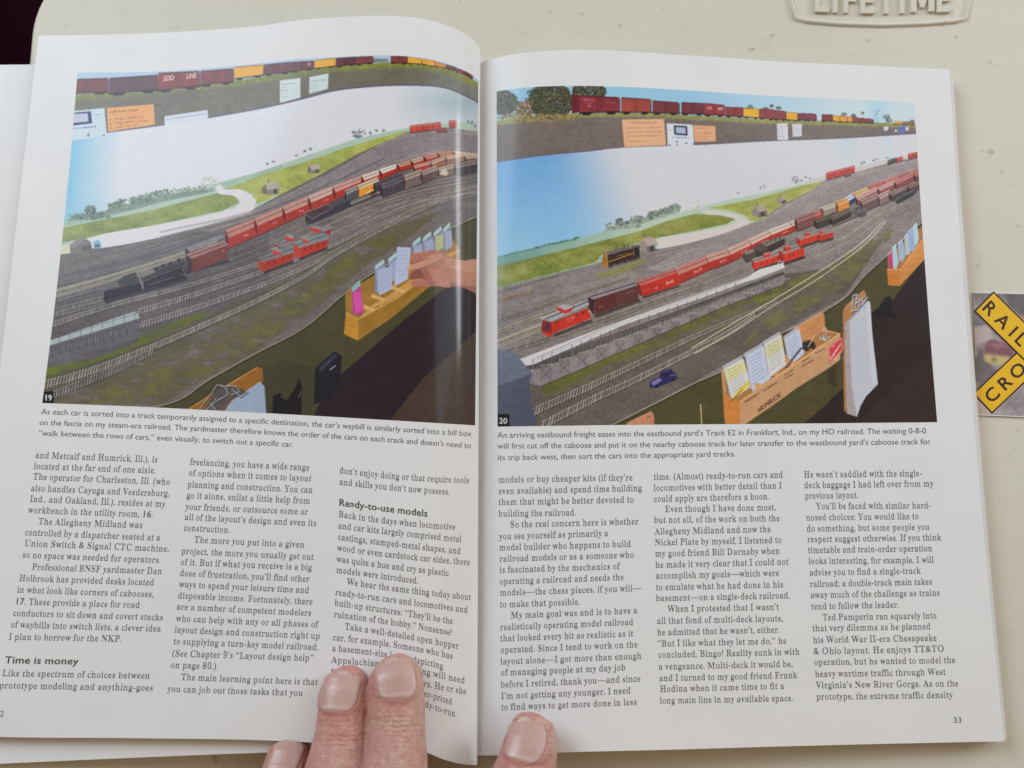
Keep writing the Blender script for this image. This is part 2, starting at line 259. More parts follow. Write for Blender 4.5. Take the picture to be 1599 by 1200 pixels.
'o': '481|251,-28 189,-20 135,6 110,46 82,99 64,161 57,229 64,299 82,361 110,414 135,454 189,479 250,487 311,479 365,454 389,415 418,363 436,300 443,229 436,158 418,96 390,44 365,5 312,-20|251,30 301,38 332,63 350,122 356,229 349,337 330,398 299,424 251,432 201,424 170,398 152,337 145,230 152,123 170,63 201,38',
'p': '533|26,-220 27,-175 81,-164 104,-147 107,-95 107,362 104,398 98,414 70,421 30,430 29,475 199,474 192,402 247,447 291,478 343,488 392,480 436,454 443,415 470,365 486,305 492,238 486,167 470,103 442,49 433,7 388,-19 338,-28 293,-20 253,3 191,44 191,-86 197,-145 206,-156 237,-163 293,-172 294,-220|291,55 351,64 383,93 400,149 405,230 401,309 387,364 357,392 296,401 248,388 191,349 191,103 209,77 257,60',
'q': '522|260,-220 261,-173 297,-166 342,-159 358,-148 362,-124 362,40 298,1 256,-20 211,-27 162,-19 117,4 109,42 82,90 65,148 59,214 66,288 85,355 116,410 139,452 193,479 253,488 319,473 383,432 462,488 473,477 447,-124 450,-148 457,-161 489,-167 526,-174 527,-220|266,57 288,60 332,69 354,83 362,100 362,359 355,398 312,419 267,426 208,416 173,384 153,323 145,232 150,150 166,96 202,66',
'r': '408|27,-13 28,33 52,41 96,47 104,58 107,83 107,375 105,404 98,417 55,421 31,429 31,475 201,474 188,382 274,426 279,459 314,480 347,487 383,481 410,462 397,432 402,396 403,365 397,340 394,323 369,318 347,322 331,334 332,364 314,372 281,374 255,369 212,352 198,324 193,286 193,83 197,59 213,48 258,41 293,34 294,-13',
's': '409|225,-28 181,-22 129,-3 109,0 83,-4 73,-24 58,-15 58,159 74,165 89,107 115,67 154,43 209,35 242,39 280,49 297,65 304,85 295,117 251,145 159,182 114,210 110,244 91,283 84,329 84,391 97,442 146,477 210,488 247,483 296,471 307,468 317,467 337,469 345,487 359,477 358,328 344,321 329,371 305,403 259,422 222,428 194,425 159,416 144,403 138,386 140,369 152,356 199,326 285,293 329,266 331,233 348,192 356,140 354,72 339,18 289,-17',
't': '320|184,-27 133,-19 98,7 108,49 101,106 101,413 36,405 59,454 148,558 196,640 210,633 186,468 298,474 298,403 186,411 186,122 194,79 215,75 250,73 287,82 307,123 331,96 266,27 245,-13',
'u': '538|195,-28 137,-17 126,18 104,72 97,144 97,369 95,397 88,413 58,421 18,429 17,475 182,468 182,110 185,91 196,77 227,69 263,66 324,75 369,99 369,369 366,399 358,414 324,421 283,429 282,475 453,468 453,104 456,79 465,67 509,61 535,53 535,7 446,-2 340,-27 369,53 287,19 277,-7 237,-23',
'v': '436|217,-21 86,364 62,412 35,420 -3,429 -4,475 244,475 241,432 232,425 181,420 163,408 165,403 275,195 359,381 369,404 356,419 304,428 309,475 448,475 454,431 418,419 401,408 379,357 233,-20',
'w': '627|187,-20 54,389 36,415 -16,430 -16,475 206,475 205,428 156,420 141,409 143,398 149,380 241,202 343,353 328,391 307,420 250,430 250,475 481,475 480,428 430,419 411,407 412,402 414,394 500,223 577,386 586,411 585,416 573,418 531,429 536,475 657,475 662,432 634,423 620,417 604,379 449,-20 435,-20 332,280 203,-21',
'x': '455|7,-13 7,31 63,54 102,92 212,202 93,385 59,414 6,429 6,475 251,475 250,428 203,421 180,418 193,393 273,319 343,390 356,405 362,416 363,418 345,419 300,428 299,475 463,475 463,432 409,410 369,370 266,276 405,61 428,42 475,31 475,-13 231,-13 232,34 275,42 302,43 305,44 301,59 287,81 205,157 136,83 120,63 112,53 120,40 170,35 173,25 175,-13',
'y': '427|78,-222 44,-215 15,-195 25,-164 15,-125 18,-96 25,-70 28,-52 53,-46 76,-50 95,-64 85,-86 86,-112 86,-122 85,-128 92,-133 128,-134 155,-128 177,-103 199,-61 217,-11 83,368 66,403 44,417 -5,425 -6,436 -7,475 241,475 240,427 191,419 165,417 162,409 164,400 169,387 270,190 351,363 361,390 365,408 364,416 348,419 303,427 308,475 440,475 445,430 416,421 400,412 378,356 233,-41 182,-149 141,-183 142,-206 112,-218',
'z': '416|19,-13 48,27 279,433 191,415 143,410 97,395 75,366 60,313 44,320 60,474 409,475 380,427 158,32 227,50 288,57 343,75 371,109 392,168 406,161 385,-12',
'0': '539|280,-23 199,-11 135,26 116,85 87,161 69,253 63,359 69,464 87,556 116,632 135,689 199,725 281,737 359,725 421,689 441,631 471,555 490,464 496,358 490,252 471,161 441,84 421,26 358,-11|280,68 331,75 364,97 381,138 395,232 399,358 395,484 381,577 364,618 332,639 281,646 229,639 195,617 179,577 165,484 160,358 165,232 179,138 196,97 228,75',
'1': '539|97,-13 110,64 179,66 215,69 246,75 255,90 258,118 258,617 141,535 130,511 100,502 78,508 77,527 72,555 42,599 110,625 217,677 274,730 355,720 349,118 352,93 359,77 389,69 429,66 497,64 510,-13',
'2': '539|43,-13 64,110 201,263 258,322 300,372 331,418 351,461 363,505 366,553 361,599 345,629 307,645 259,650 196,641 159,614 146,563 165,482 116,483 75,502 73,537 68,589 74,628 93,664 94,695 137,718 192,732 259,737 357,725 429,690 433,654 452,609 459,559 456,521 447,484 408,410 335,319 213,196 117,121 363,123 392,127 432,138 450,156 459,183 461,222 501,213 493,-12',
'3': '539|243,-23 175,-19 121,-5 79,16 79,43 61,75 50,110 52,149 54,178 82,195 112,196 103,136 125,101 186,80 236,73 268,76 314,85 349,100 371,124 384,159 388,206 378,254 344,291 270,316 204,325 155,329 155,409 208,413 278,422 331,449 356,491 364,547 359,592 343,625 305,644 252,650 206,645 169,632 153,610 145,581 164,499 112,501 70,519 70,551 65,598 79,653 92,698 162,727 257,737 352,726 426,693 431,657 452,613 459,561 448,495 417,440 395,398 306,386 416,366 454,341 456,307 477,262 484,206 478,147 462,98 436,57 429,26 388,3 343,-12',
'4': '539|180,-13 188,59 208,66 240,69 287,76 313,91 319,126 298,173 21,173 42,253 325,723 407,718 407,255 525,263 525,175 417,175 407,126 413,91 439,76 486,69 518,66 526,56 531,-13|70,256 314,262 319,427 321,522 326,617 269,581 246,538 222,496 205,468',
'5': '539|245,-23 178,-18 125,-5 86,17 89,45 69,77 60,111 62,147 62,173 88,188 118,188 112,128 123,106 147,89 193,77 230,73 262,76 309,86 344,103 365,129 378,168 382,219 373,281 345,323 275,347 217,355 154,350 106,337 60,368 116,724 454,726 463,528 425,520 423,562 413,586 384,589 364,591 143,594 125,421 188,442 250,447 322,441 384,422 436,391 446,346 469,289 477,220 471,158 454,105 427,63 420,30 380,6 336,-11',
'6': '539|293,-23 224,-13 163,16 142,65 104,134 82,222 74,330 78,412 90,488 111,557 140,617 178,667 204,705 263,729 330,737 388,733 433,721 467,701 461,676 474,646 480,613 476,579 480,549 443,529 389,526 406,593 391,639 361,648 321,652 270,646 230,626 203,591 173,511 158,406 240,439 277,448 324,451 380,445 429,425 443,393 471,348 489,294 495,231 489,161 470,100 437,48 420,9 362,-15|296,69 351,77 384,102 402,149 408,221 402,288 384,333 344,356 287,364 259,361 210,350 157,326 166,207 191,126 230,82',
'7': '539|183,4 445,605 168,592 128,588 104,575 97,552 94,494 56,501 64,726 526,727 497,660 233,-6',
'8': '539|273,-23 198,-16 136,4 89,37 85,79 64,128 58,182 68,246 97,296 117,337 206,362 149,388 114,433 90,484 82,542 87,591 104,637 130,678 148,710 208,730 285,737 349,731 403,714 418,684 458,623 472,549 463,491 438,445 419,409 334,390 440,354 462,305 491,251 500,189 493,127 470,75 461,32 410,1 347,-17|302,434 355,454 380,478 393,509 398,550 387,602 375,622 352,639 307,649 279,653 226,646 188,626 171,595 165,554 172,512 194,482 235,457|278,60 339,68 387,91 410,126 418,172 410,212 382,244 330,276 244,308 188,287 160,258 143,223 137,178 145,129 168,92 217,68',
'9': '539|227,-23 174,-19 131,-5 100,15 108,42 87,72 79,103 78,127 84,148 90,164 112,170 116,125 137,93 176,73 232,66 330,94 379,185 402,343 323,306 316,283 277,267 231,262 178,268 130,287 117,319 88,363 70,417 64,482 71,552 91,614 124,666 142,705 198,729 264,737 332,728 393,700 416,652 454,585 477,497 485,388 481,307 469,231 450,161 420,99 382,49 358,10 298,-15|274,360 307,364 356,376 385,395 402,415 393,522 370,594 333,632 270,644 212,635 175,608 157,559 151,488 161,414 199,373',
'.': '219|109,111 79,103 57,81 49,51 57,21 79,-1 109,-9 139,-1 161,21 169,51 161,81 139,103',
',': '219|59,-118 124,-84 163,-32 176,26 167,77 143,111 105,123 75,116 54,95 46,66 52,37 69,18 95,10 97,-29 85,-69 59,-99',
'(': '323|167,232 183,404 231,557 311,694 258,694 155,559 88,400 64,232 88,64 155,-95 258,-230 311,-230 231,-93 183,60',
')': '323|156,232 140,60 92,-93 12,-230 65,-230 168,-95 235,64 259,232 235,400 168,559 65,694 12,694 92,557 140,404',
'-': '323|283,267 40,267 40,174 283,174',
'—': '1000|1009,285 -9,285 -9,221 1009,221',
'“': '427|373,691 311,658 272,606 259,538 267,491 290,458 326,445 357,452 378,472 386,506 379,535 361,555 333,565 333,603 344,638 373,672|155,691 93,658 54,606 41,538 49,491 72,458 108,445 139,452 160,472 168,506 161,535 143,555 115,565 115,603 126,638 155,672',
'”': '427|272,445 334,478 373,530 386,598 378,645 355,678 319,691 288,684 267,664 259,630 266,601 284,581 312,571 312,533 301,498 272,464|54,445 116,478 155,530 168,598 160,645 137,678 101,691 70,684 49,664 41,630 48,601 66,581 94,571 94,533 83,498 54,464',
'’': '219|59,445 121,478 160,530 173,598 165,645 142,678 106,691 75,684 54,664 46,630 53,601 71,581 99,571 99,533 88,498 59,464',
':': '219|109,458 79,450 57,428 49,398 57,368 79,346 109,338 139,346 161,368 169,398 161,428 139,450|109,111 79,103 57,81 49,51 57,21 79,-1 109,-9 139,-1 161,21 169,51 161,81 139,103',
';': '219|61,-115 123,-82 162,-30 175,38 167,85 144,118 108,131 77,124 56,104 48,70 55,41 73,21 101,11 101,-27 90,-62 61,-96|169,398 161,428 139,450 109,458 79,450 57,428 49,398 57,368 79,346 109,338 139,346 161,368',
'!': '271|79,543 85,436 110,264 120,216 135,201 150,216 160,264 185,436 191,543 185,625 166,675 135,691 104,675 85,625|136,111 106,103 84,81 76,51 84,21 106,-1 136,-9 166,-1 188,21 196,51 188,81 166,103',
'&': '625|495,339 463,282 422,229 326,339 398,399 438,458 451,521 430,596 372,649 287,669 195,649 134,595 112,512 123,455 151,401 189,354 105,296 49,229 28,153 52,71 114,13 200,-9 265,0 336,32 416,93 494,0 620,0 482,160 549,250 593,339|356,161 308,119 260,91 210,81 169,91 139,117 126,153 140,201 180,244 245,289|208,521 218,554 244,577 282,586 322,577 350,552 360,516 353,482 327,446 271,405 242,438 218,478'}
_glyphs = {}
def _sans(ch):
    def curve(body):
        c = bpy.data.curves.new('t', 'FONT'); c.body = body; c.size = 1.0; c.resolution_u = 3
        o = bpy.data.objects.new('t', c); COL.objects.link(o)
        return c, o
    obs = [curve(ch), curve(ch+'|'), curve('|')]
    dg = bpy.context.evaluated_depsgraph_get()
    cs = [o.to_curve(dg) for c, o in obs[:1]]
    from mathutils.geometry import interpolate_bezier
    loops = []
    for s in cs[0].splines:
        bp = s.bezier_points; L = []
        for i in range(len(bp)):
            a, b = bp[i], bp[(i+1) % len(bp)]
            st = (a.co-a.handle_right).length < 1e-4 and (b.co-b.handle_left).length < 1e-4
            L += [(p.x, p.y) for p in interpolate_bezier(a.co, a.handle_right, b.handle_left, b.co, 2 if st else 4)[:-1]]
        loops.append(np.array(L))
    xs = []
    for c, o in obs[1:]:
        xs.append(max(p.co.x for s in o.to_curve(dg).splines for p in s.bezier_points))
    adv = xs[0]-xs[1]
    for c, o in obs:
        o.to_curve_clear(); bpy.data.objects.remove(o); bpy.data.curves.remove(c)
    return loops, adv
def _embolden(loops, d):
    out = []
    for L in loops:
        t = np.roll(L, -1, 0)-np.roll(L, 1, 0); n = np.stack([t[:, 1], -t[:, 0]], 1)
        n /= (np.linalg.norm(n, axis=1, keepdims=True)+1e-9)
        x, y = L[:, 0], L[:, 1]
        ar = 0.5*np.sum(x*np.roll(y, -1)-np.roll(x, -1)*y)
        out.append((L, n, ar))
    big = max(out, key=lambda q: abs(q[2])) if out else None
    s = np.sign(big[2]) if big else 1
    return [L+n*d*s for L, n, a in out]
def _area(L): return 0.5*np.sum(L[:, 0]*np.roll(L[:, 1], -1)-np.roll(L[:, 0], -1)*L[:, 1])
def _inside(q, L):
    a, b = L, np.roll(L, -1, 0); k = (a[:, 1] > q[1]) != (b[:, 1] > q[1])
    if not k.any(): return False
    a, b = a[k], b[k]
    return int(np.sum(q[0] < (b[:, 0]-a[:, 0])*(q[1]-a[:, 1])/(b[:, 1]-a[:, 1])+a[:, 0])) % 2 == 1
def fill(loops):
    """triangles of a letter; every outer outline takes only its own holes"""
    if not loops: return []
    s = np.sign(_area(max(loops, key=lambda q: abs(_area(q))))); start = np.cumsum([0]+[len(q) for q in loops]); out = []
    outer = [i for i, q in enumerate(loops) if np.sign(_area(q)) == s]
    holes = [i for i in range(len(loops)) if i not in outer]
    for i in outer:
        mine = [i]+[h for h in holes if _inside(loops[h].mean(0)*.02+loops[h][0]*.98, loops[i])]
        idx = np.concatenate([np.arange(start[k], start[k+1]) for k in mine])
        out += [tuple(int(idx[v]) for v in t) for t in tessellate_polygon([[Vector((x, y, 0)) for x, y in loops[k]] for k in mine])]
    return out
def glyph(ch, font):
    k = (ch, font)
    if k in _glyphs: return _glyphs[k]
    if ch == ' ': g = ([], 0.245 if font == 'serif' else 0.28)
    elif font == 'serif' and ch in SERIF:
        q = SERIF[ch].split('|')
        g = ([np.array([[float(v) for v in p.split(',')] for p in s.split()])/1000 for s in q[1:]], float(q[0])/1000)
        if ch.islower():                             # old-style proportions: small x-height, tall ascenders
            for L in g[0]: L[:, 1] = np.where(L[:, 1] > .47, (.455+(L[:, 1]-.47)*1.07), np.where(L[:, 1] > 0, L[:, 1]*.968, L[:, 1]))
        g = ([L*[.92, 1]+[g[1]*.04, 0] for L in g[0]], g[1])
    elif font == 'bold': l_, a = glyph(ch, 'sans')[:2]; g = (_embolden(l_, 0.016), a+0.02)
    elif font == 'serif_bold': l_, a = glyph(ch, 'serif')[:2]; g = (_embolden(l_, 0.018), a+0.02)
    else: g = _sans(ch)
    tris = []
    if g[0]:
        tris = fill(g[0])
    _glyphs[k] = (g[0], g[1], tris, np.concatenate(g[0]) if g[0] else np.zeros((0, 2)))
    return _glyphs[k]

class Ink:
    """collects flat letters laid on a surface: place(px, py) -> world"""
    def __init__(s): s.v, s.f, s.n = [], [], 0
    def line(s, text, p0, p1, size, lean, place, font='serif', mid=None, comp=0.0):
        runs, f_ = [], font
        for c in text:
            if c == '*': f_ = 'bold' if f_ == font else font
            else: runs.append((c, f_))
        adv = [glyph(c, q)[1] for c, q in runs]; tot = sum(adv); pos = 0.0
        for (c, q_), a in zip(runs, adv):
            L, _, tris, pts = glyph(c, q_)
            if len(pts):
                t = (pos+pts[:, 0])/tot
                tx = t+comp*t*(1-t)
                x = p0[0]+(p1[0]-p0[0])*tx; y = p0[1]+(p1[1]-p0[1])*tx
                if mid:
                    tm = (mid[0]-p0[0])/(p1[0]-p0[0]); bow = mid[1]-(p0[1]+(p1[1]-p0[1])*tm)
                    y = y+bow*tx*(1-tx)/(tm*(1-tm))
                h = pts[:, 1]*size
                s.v.append(place(x+lean*h, y-h)); s.f += [(i+s.n, j+s.n, k+s.n) for i, j, k in tris]; s.n += len(pts)
            pos += a
    def build(s, name, mat, parent): return link_mesh(name, np.concatenate(s.v), np.array(s.f), mat, parent)
# ------------------------------------------------------------------ the printed pictures are drawn on a colour canvas, then laid into the page mesh as ink
class Canvas:
    S = 2
    def __init__(c, x0, y0, x1, y1, base, seed=1):
        c.x0, c.y0 = x0, y0
        c.W, c.H = int((x1-x0)*c.S), int((y1-y0)*c.S)
        c.a = np.empty((c.H, c.W, 3)); c.a[:] = base
        c.X, c.Y = np.meshgrid(x0+(np.arange(c.W)+.5)/c.S, y0+(np.arange(c.H)+.5)/c.S)
        c.r = np.random.default_rng(seed)
    def vnoise(c, cell, cy=None):
        cy = cy or cell
        w, h = int(c.W/c.S/cell)+3, int(c.H/c.S/cy)+3
        g = c.r.random((h, w))
        fx = (c.X-c.x0)/cell; fy = (c.Y-c.y0)/cy
        i = fx.astype(int); j = fy.astype(int); u = fx-i; v = fy-j
        u = u*u*(3-2*u); v = v*v*(3-2*v)
        return (g[j, i]*(1-u)+g[j, i+1]*u)*(1-v)+(g[j+1, i]*(1-u)+g[j+1, i+1]*u)*v
    def _mask(c, loops):
        P = np.concatenate([np.asarray(l, float) for l in loops])
        i0 = max(0, int((P[:, 0].min()-c.x0)*c.S)-1); i1 = min(c.W, int((P[:, 0].max()-c.x0)*c.S)+2)
        j0 = max(0, int((P[:, 1].min()-c.y0)*c.S)-1); j1 = min(c.H, int((P[:, 1].max()-c.y0)*c.S)+2)
        if i1 <= i0 or j1 <= j0: return None
        X = c.X[j0:j1, i0:i1]; Y = c.Y[j0:j1, i0:i1]; m = np.zeros(X.shape, bool)
        for l in loops:
            l = np.asarray(l, float)
            for a, b in zip(l, np.roll(l, -1, 0)):
                if a[1] == b[1]: continue
                k = (a[1] > Y) != (b[1] > Y)
                m ^= k & (X < (b[0]-a[0])*(Y-a[1])/(b[1]-a[1])+a[0])
        return slice(j0, j1), slice(i0, i1), m
    def poly(c, pts, col, alpha=1.0, n=0.0, loops=None):
        q = c._mask(loops or [pts])
        if q is None: return
        j, i, m = q
        col = np.asarray(col, float)
        sub = c.a[j, i]
        v = sub[m]*(1-alpha)+col*alpha
        if n: v = v*(1+n*(c.r.random((len(v), 1))-.5))
        sub[m] = v
    def shade(c, pts, fn):
        """fn(X, Y, old) -> new colours inside the outline"""
        q = c._mask([pts])
        if q is None: return
        j, i, m = q; sub = c.a[j, i]
        sub[m] = fn(c.X[j, i][m], c.Y[j, i][m], sub[m])
    def line(c, pts, w, col, alpha=1.0):
        pts = np.asarray(pts, float)
        for a, b in zip(pts[:-1], pts[1:]):
            d = b-a; L = np.hypot(*d)
            if L < 1e-6: continue
            n = np.array([-d[1], d[0]])/L*w/2; e = d/L*w*.2
            c.poly([a+n-e, b+n+e, b-n+e, a-n-e], col, alpha)
    def smooth(c, pts, k=8):
        pts = np.asarray(pts, float); t = np.arange(len(pts)); u = np.linspace(0, len(pts)-1, (len(pts)-1)*k+1)
        return np.stack([hermite(t, pts[:, 0], u), hermite(t, pts[:, 1], u)], 1)
    def track(c, pts, w0, w1, sp0, sp1, tie=(165, 155, 150), rail=(175, 165, 158), bed=None, lean=-.25, dark=None, ta=.92, ra=.85):
        p = c.smooth(pts); seg = np.hypot(*np.diff(p, axis=0).T); cum = np.concatenate([[0], np.cumsum(seg)])
        T = cum[-1]
        if bed is not None:
            w = np.interp(cum, [0, T], [w0*1.1, w1*1.1])[:, None]*np.array([[lean*.3, 1.0]])
            c.poly(np.concatenate([p+w, (p-w)[::-1]]), bed, .75, .1)
        s = 0.0
        while s < T:
            f = s/T; x, y = np.interp(s, cum, p[:, 0]), np.interp(s, cum, p[:, 1]); w = w0+(w1-w0)*f; sp = sp0+(sp1-sp0)*f
            k = 0.88+0.3*c.r.random()
            d = np.array([-lean*w*.62, -w*.62]); a = np.array([x, y])
            c.line([a+d+[sp*.45, 0], a-d+[sp*.45, 0]], sp*.5, np.array(tie)*.36, ta*.8); c.line([a+d, a-d], sp*.46, np.array(tie)*k, ta)
            s += sp
        for sg in (-.36, .36):
            off = np.interp(cum, [0, T], [w0*sg, w1*sg])[:, None]*np.array([[-lean, 1.0]])
            if dark is not None: c.line(p+off+[0, .9], 1.0, dark, .6)
            c.line(p+off, np.interp(T/2, [0, T], [.9, .7]) if w1 < w0 or w0 > 5 else .8, rail, ra)
    def text(c, s, p, q, h, col, font='sans', alpha=1.0, lean=0.0):
        adv = [glyph(ch, font)[1] for ch in s]; tot = sum(adv); pos = 0; d = np.array(q, float)-p
        for ch, a in zip(s, adv):
            L = glyph(ch, font)[0]
            if L:
                lp = []
                for l in L:
                    t = (pos+l[:, 0])/tot
                    lp.append(np.stack([p[0]+d[0]*t+lean*l[:, 1]*h, p[1]+d[1]*t-l[:, 1]*h], 1))
                c.poly(None, col, alpha, 0, lp)
            pos += a
    def scribble(c, p, q, h, col, alpha=.7):
        """a row of print too small to read"""
        p = np.array(p, float); q = np.array(q, float); L = np.hypot(*(q-p)); s = 0.0
        while s < L:
            w = c.r.uniform(1.0, 4.5)
            a = p+(q-p)*s/L; b = p+(q-p)*min(s+w, L)/L
            c.line([a, b], h*c.r.uniform(.7, 1.1), col, alpha*c.r.uniform(.6, 1)); s += w+c.r.uniform(.6, 1.6)
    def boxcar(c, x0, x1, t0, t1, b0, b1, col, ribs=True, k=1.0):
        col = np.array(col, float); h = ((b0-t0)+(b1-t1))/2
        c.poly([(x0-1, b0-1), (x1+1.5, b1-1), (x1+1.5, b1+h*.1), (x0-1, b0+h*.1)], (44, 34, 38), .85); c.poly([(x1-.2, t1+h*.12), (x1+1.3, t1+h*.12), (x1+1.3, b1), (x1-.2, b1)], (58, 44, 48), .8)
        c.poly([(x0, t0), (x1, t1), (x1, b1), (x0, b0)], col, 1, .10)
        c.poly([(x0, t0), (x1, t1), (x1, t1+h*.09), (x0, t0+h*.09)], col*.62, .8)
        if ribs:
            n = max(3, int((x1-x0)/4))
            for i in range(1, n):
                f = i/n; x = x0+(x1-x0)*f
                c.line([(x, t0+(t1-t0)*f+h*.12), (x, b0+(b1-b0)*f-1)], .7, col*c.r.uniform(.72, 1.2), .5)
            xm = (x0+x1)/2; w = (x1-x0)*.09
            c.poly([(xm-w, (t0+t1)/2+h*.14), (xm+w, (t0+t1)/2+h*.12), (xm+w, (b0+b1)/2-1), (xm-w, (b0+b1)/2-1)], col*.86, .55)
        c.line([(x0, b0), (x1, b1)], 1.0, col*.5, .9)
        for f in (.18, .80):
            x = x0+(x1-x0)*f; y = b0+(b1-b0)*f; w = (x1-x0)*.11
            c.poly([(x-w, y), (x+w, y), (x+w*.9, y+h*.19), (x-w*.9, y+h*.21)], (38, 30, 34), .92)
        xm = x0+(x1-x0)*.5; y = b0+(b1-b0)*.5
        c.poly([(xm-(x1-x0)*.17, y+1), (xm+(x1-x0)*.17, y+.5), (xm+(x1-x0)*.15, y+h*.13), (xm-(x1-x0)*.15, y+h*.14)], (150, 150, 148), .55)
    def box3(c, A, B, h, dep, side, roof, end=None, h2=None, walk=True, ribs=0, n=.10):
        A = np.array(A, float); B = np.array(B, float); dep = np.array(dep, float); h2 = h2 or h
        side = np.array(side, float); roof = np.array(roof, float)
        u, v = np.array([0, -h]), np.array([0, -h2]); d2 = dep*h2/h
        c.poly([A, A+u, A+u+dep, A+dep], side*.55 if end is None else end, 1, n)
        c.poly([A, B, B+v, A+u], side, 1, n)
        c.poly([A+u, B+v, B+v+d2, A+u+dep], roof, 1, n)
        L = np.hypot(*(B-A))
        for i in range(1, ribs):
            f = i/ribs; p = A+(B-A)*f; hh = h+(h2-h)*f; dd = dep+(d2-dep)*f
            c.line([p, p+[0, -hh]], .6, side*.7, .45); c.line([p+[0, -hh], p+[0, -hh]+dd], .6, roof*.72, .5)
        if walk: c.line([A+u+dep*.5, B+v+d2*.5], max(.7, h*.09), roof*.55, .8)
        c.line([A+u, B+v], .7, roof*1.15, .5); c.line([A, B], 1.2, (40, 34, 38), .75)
    def result(c):
        return c.a

def foliage(c, x0, y0, x1, y1, cols, n, r0, r1, alpha=.9):
    cx, cy, rx, ry = (x0+x1)/2, (y0+y1)/2, (x1-x0)/2, (y1-y0)/2
    for _ in range(n):
        t = c.r.uniform(0, 2*math.pi); r = math.sqrt(c.r.random())
        x, y = cx+rx*r*math.cos(t), cy+ry*r*math.sin(t); q = c.r.uniform(r0, r1)
        k = np.linspace(0, 2*math.pi, 7)[:-1]+c.r.random()
        pr = q*c.r.uniform(.6, 1.2, 6)
        c.poly(np.stack([x+pr*np.cos(k), y+pr*np.sin(k)*.8], 1), np.array(cols[c.r.integers(len(cols))])*c.r.uniform(.8, 1.2), alpha)

def finish(c, grain=3.2, soft=0):
    a = c.a
    for _ in range(soft):
        for ax in (0, 1): a = (np.roll(a, 2, ax)+2*a+np.roll(a, -2, ax))/4
    b = a.copy()                                   # the softness of a printed halftone
    for ax in (0, 1):
        b = (np.roll(b, 1, ax)+2*b+np.roll(b, -1, ax))/4
    a = .2*a+.8*b
    g = a.mean(-1, keepdims=True); a = g+(a-g)*.93                     # inks are a little duller than paint
    n1, n2, n3 = c.vnoise(46, 30), c.vnoise(11, 6), c.vnoise(3.2, 2.2)
    w = np.clip((190-a.mean(-1))/60, 0, 1)
    a = a*(1+w*(.07*(n1-.5)+.07*(n2-.5)+.09*(n3-.5)))[..., None]
    a = a+c.r.normal(0, grain, a.shape[:2])[..., None]+c.r.normal(0, grain*.5, a.shape)
    return np.clip(a, 8, 250)

def yard_ground(c, poly, base):
    n1, n2, n3 = c.vnoise(40, 14), c.vnoise(7, 3), c.vnoise(1.6)
    def fn(X, Y, old):
        i = np.clip(((X-c.x0)*c.S).astype(int), 0, c.W-1); j = np.clip(((Y-c.y0)*c.S).astype(int), 0, c.H-1)
        k = 1+.10*(n1[j, i]-.5)+.09*(n2[j, i]-.5)+.16*(n3[j, i]-.5)
        return np.array(base)*k[:, None]
    c.shade(poly, fn)
def grass(c, poly, col_a, col_b, alpha=1.0, soft=None):
    n1, n2 = c.vnoise(22, 9), c.vnoise(2.2)
    def fn(X, Y, old):
        i = np.clip(((X-c.x0)*c.S).astype(int), 0, c.W-1); j = np.clip(((Y-c.y0)*c.S).astype(int), 0, c.H-1)
        f = np.clip(.7*n1[j, i]+.45*n2[j, i]-.08, 0, 1)[:, None]
        g = np.array(col_a)*(1-f)+np.array(col_b)*f
        al = alpha if soft is None else np.clip((n1[j, i]+.35*n2[j, i]-soft)*3.0, 0, 1)[:, None]*alpha
        return old*(1-al)+g*al
    c.shade(poly, fn)

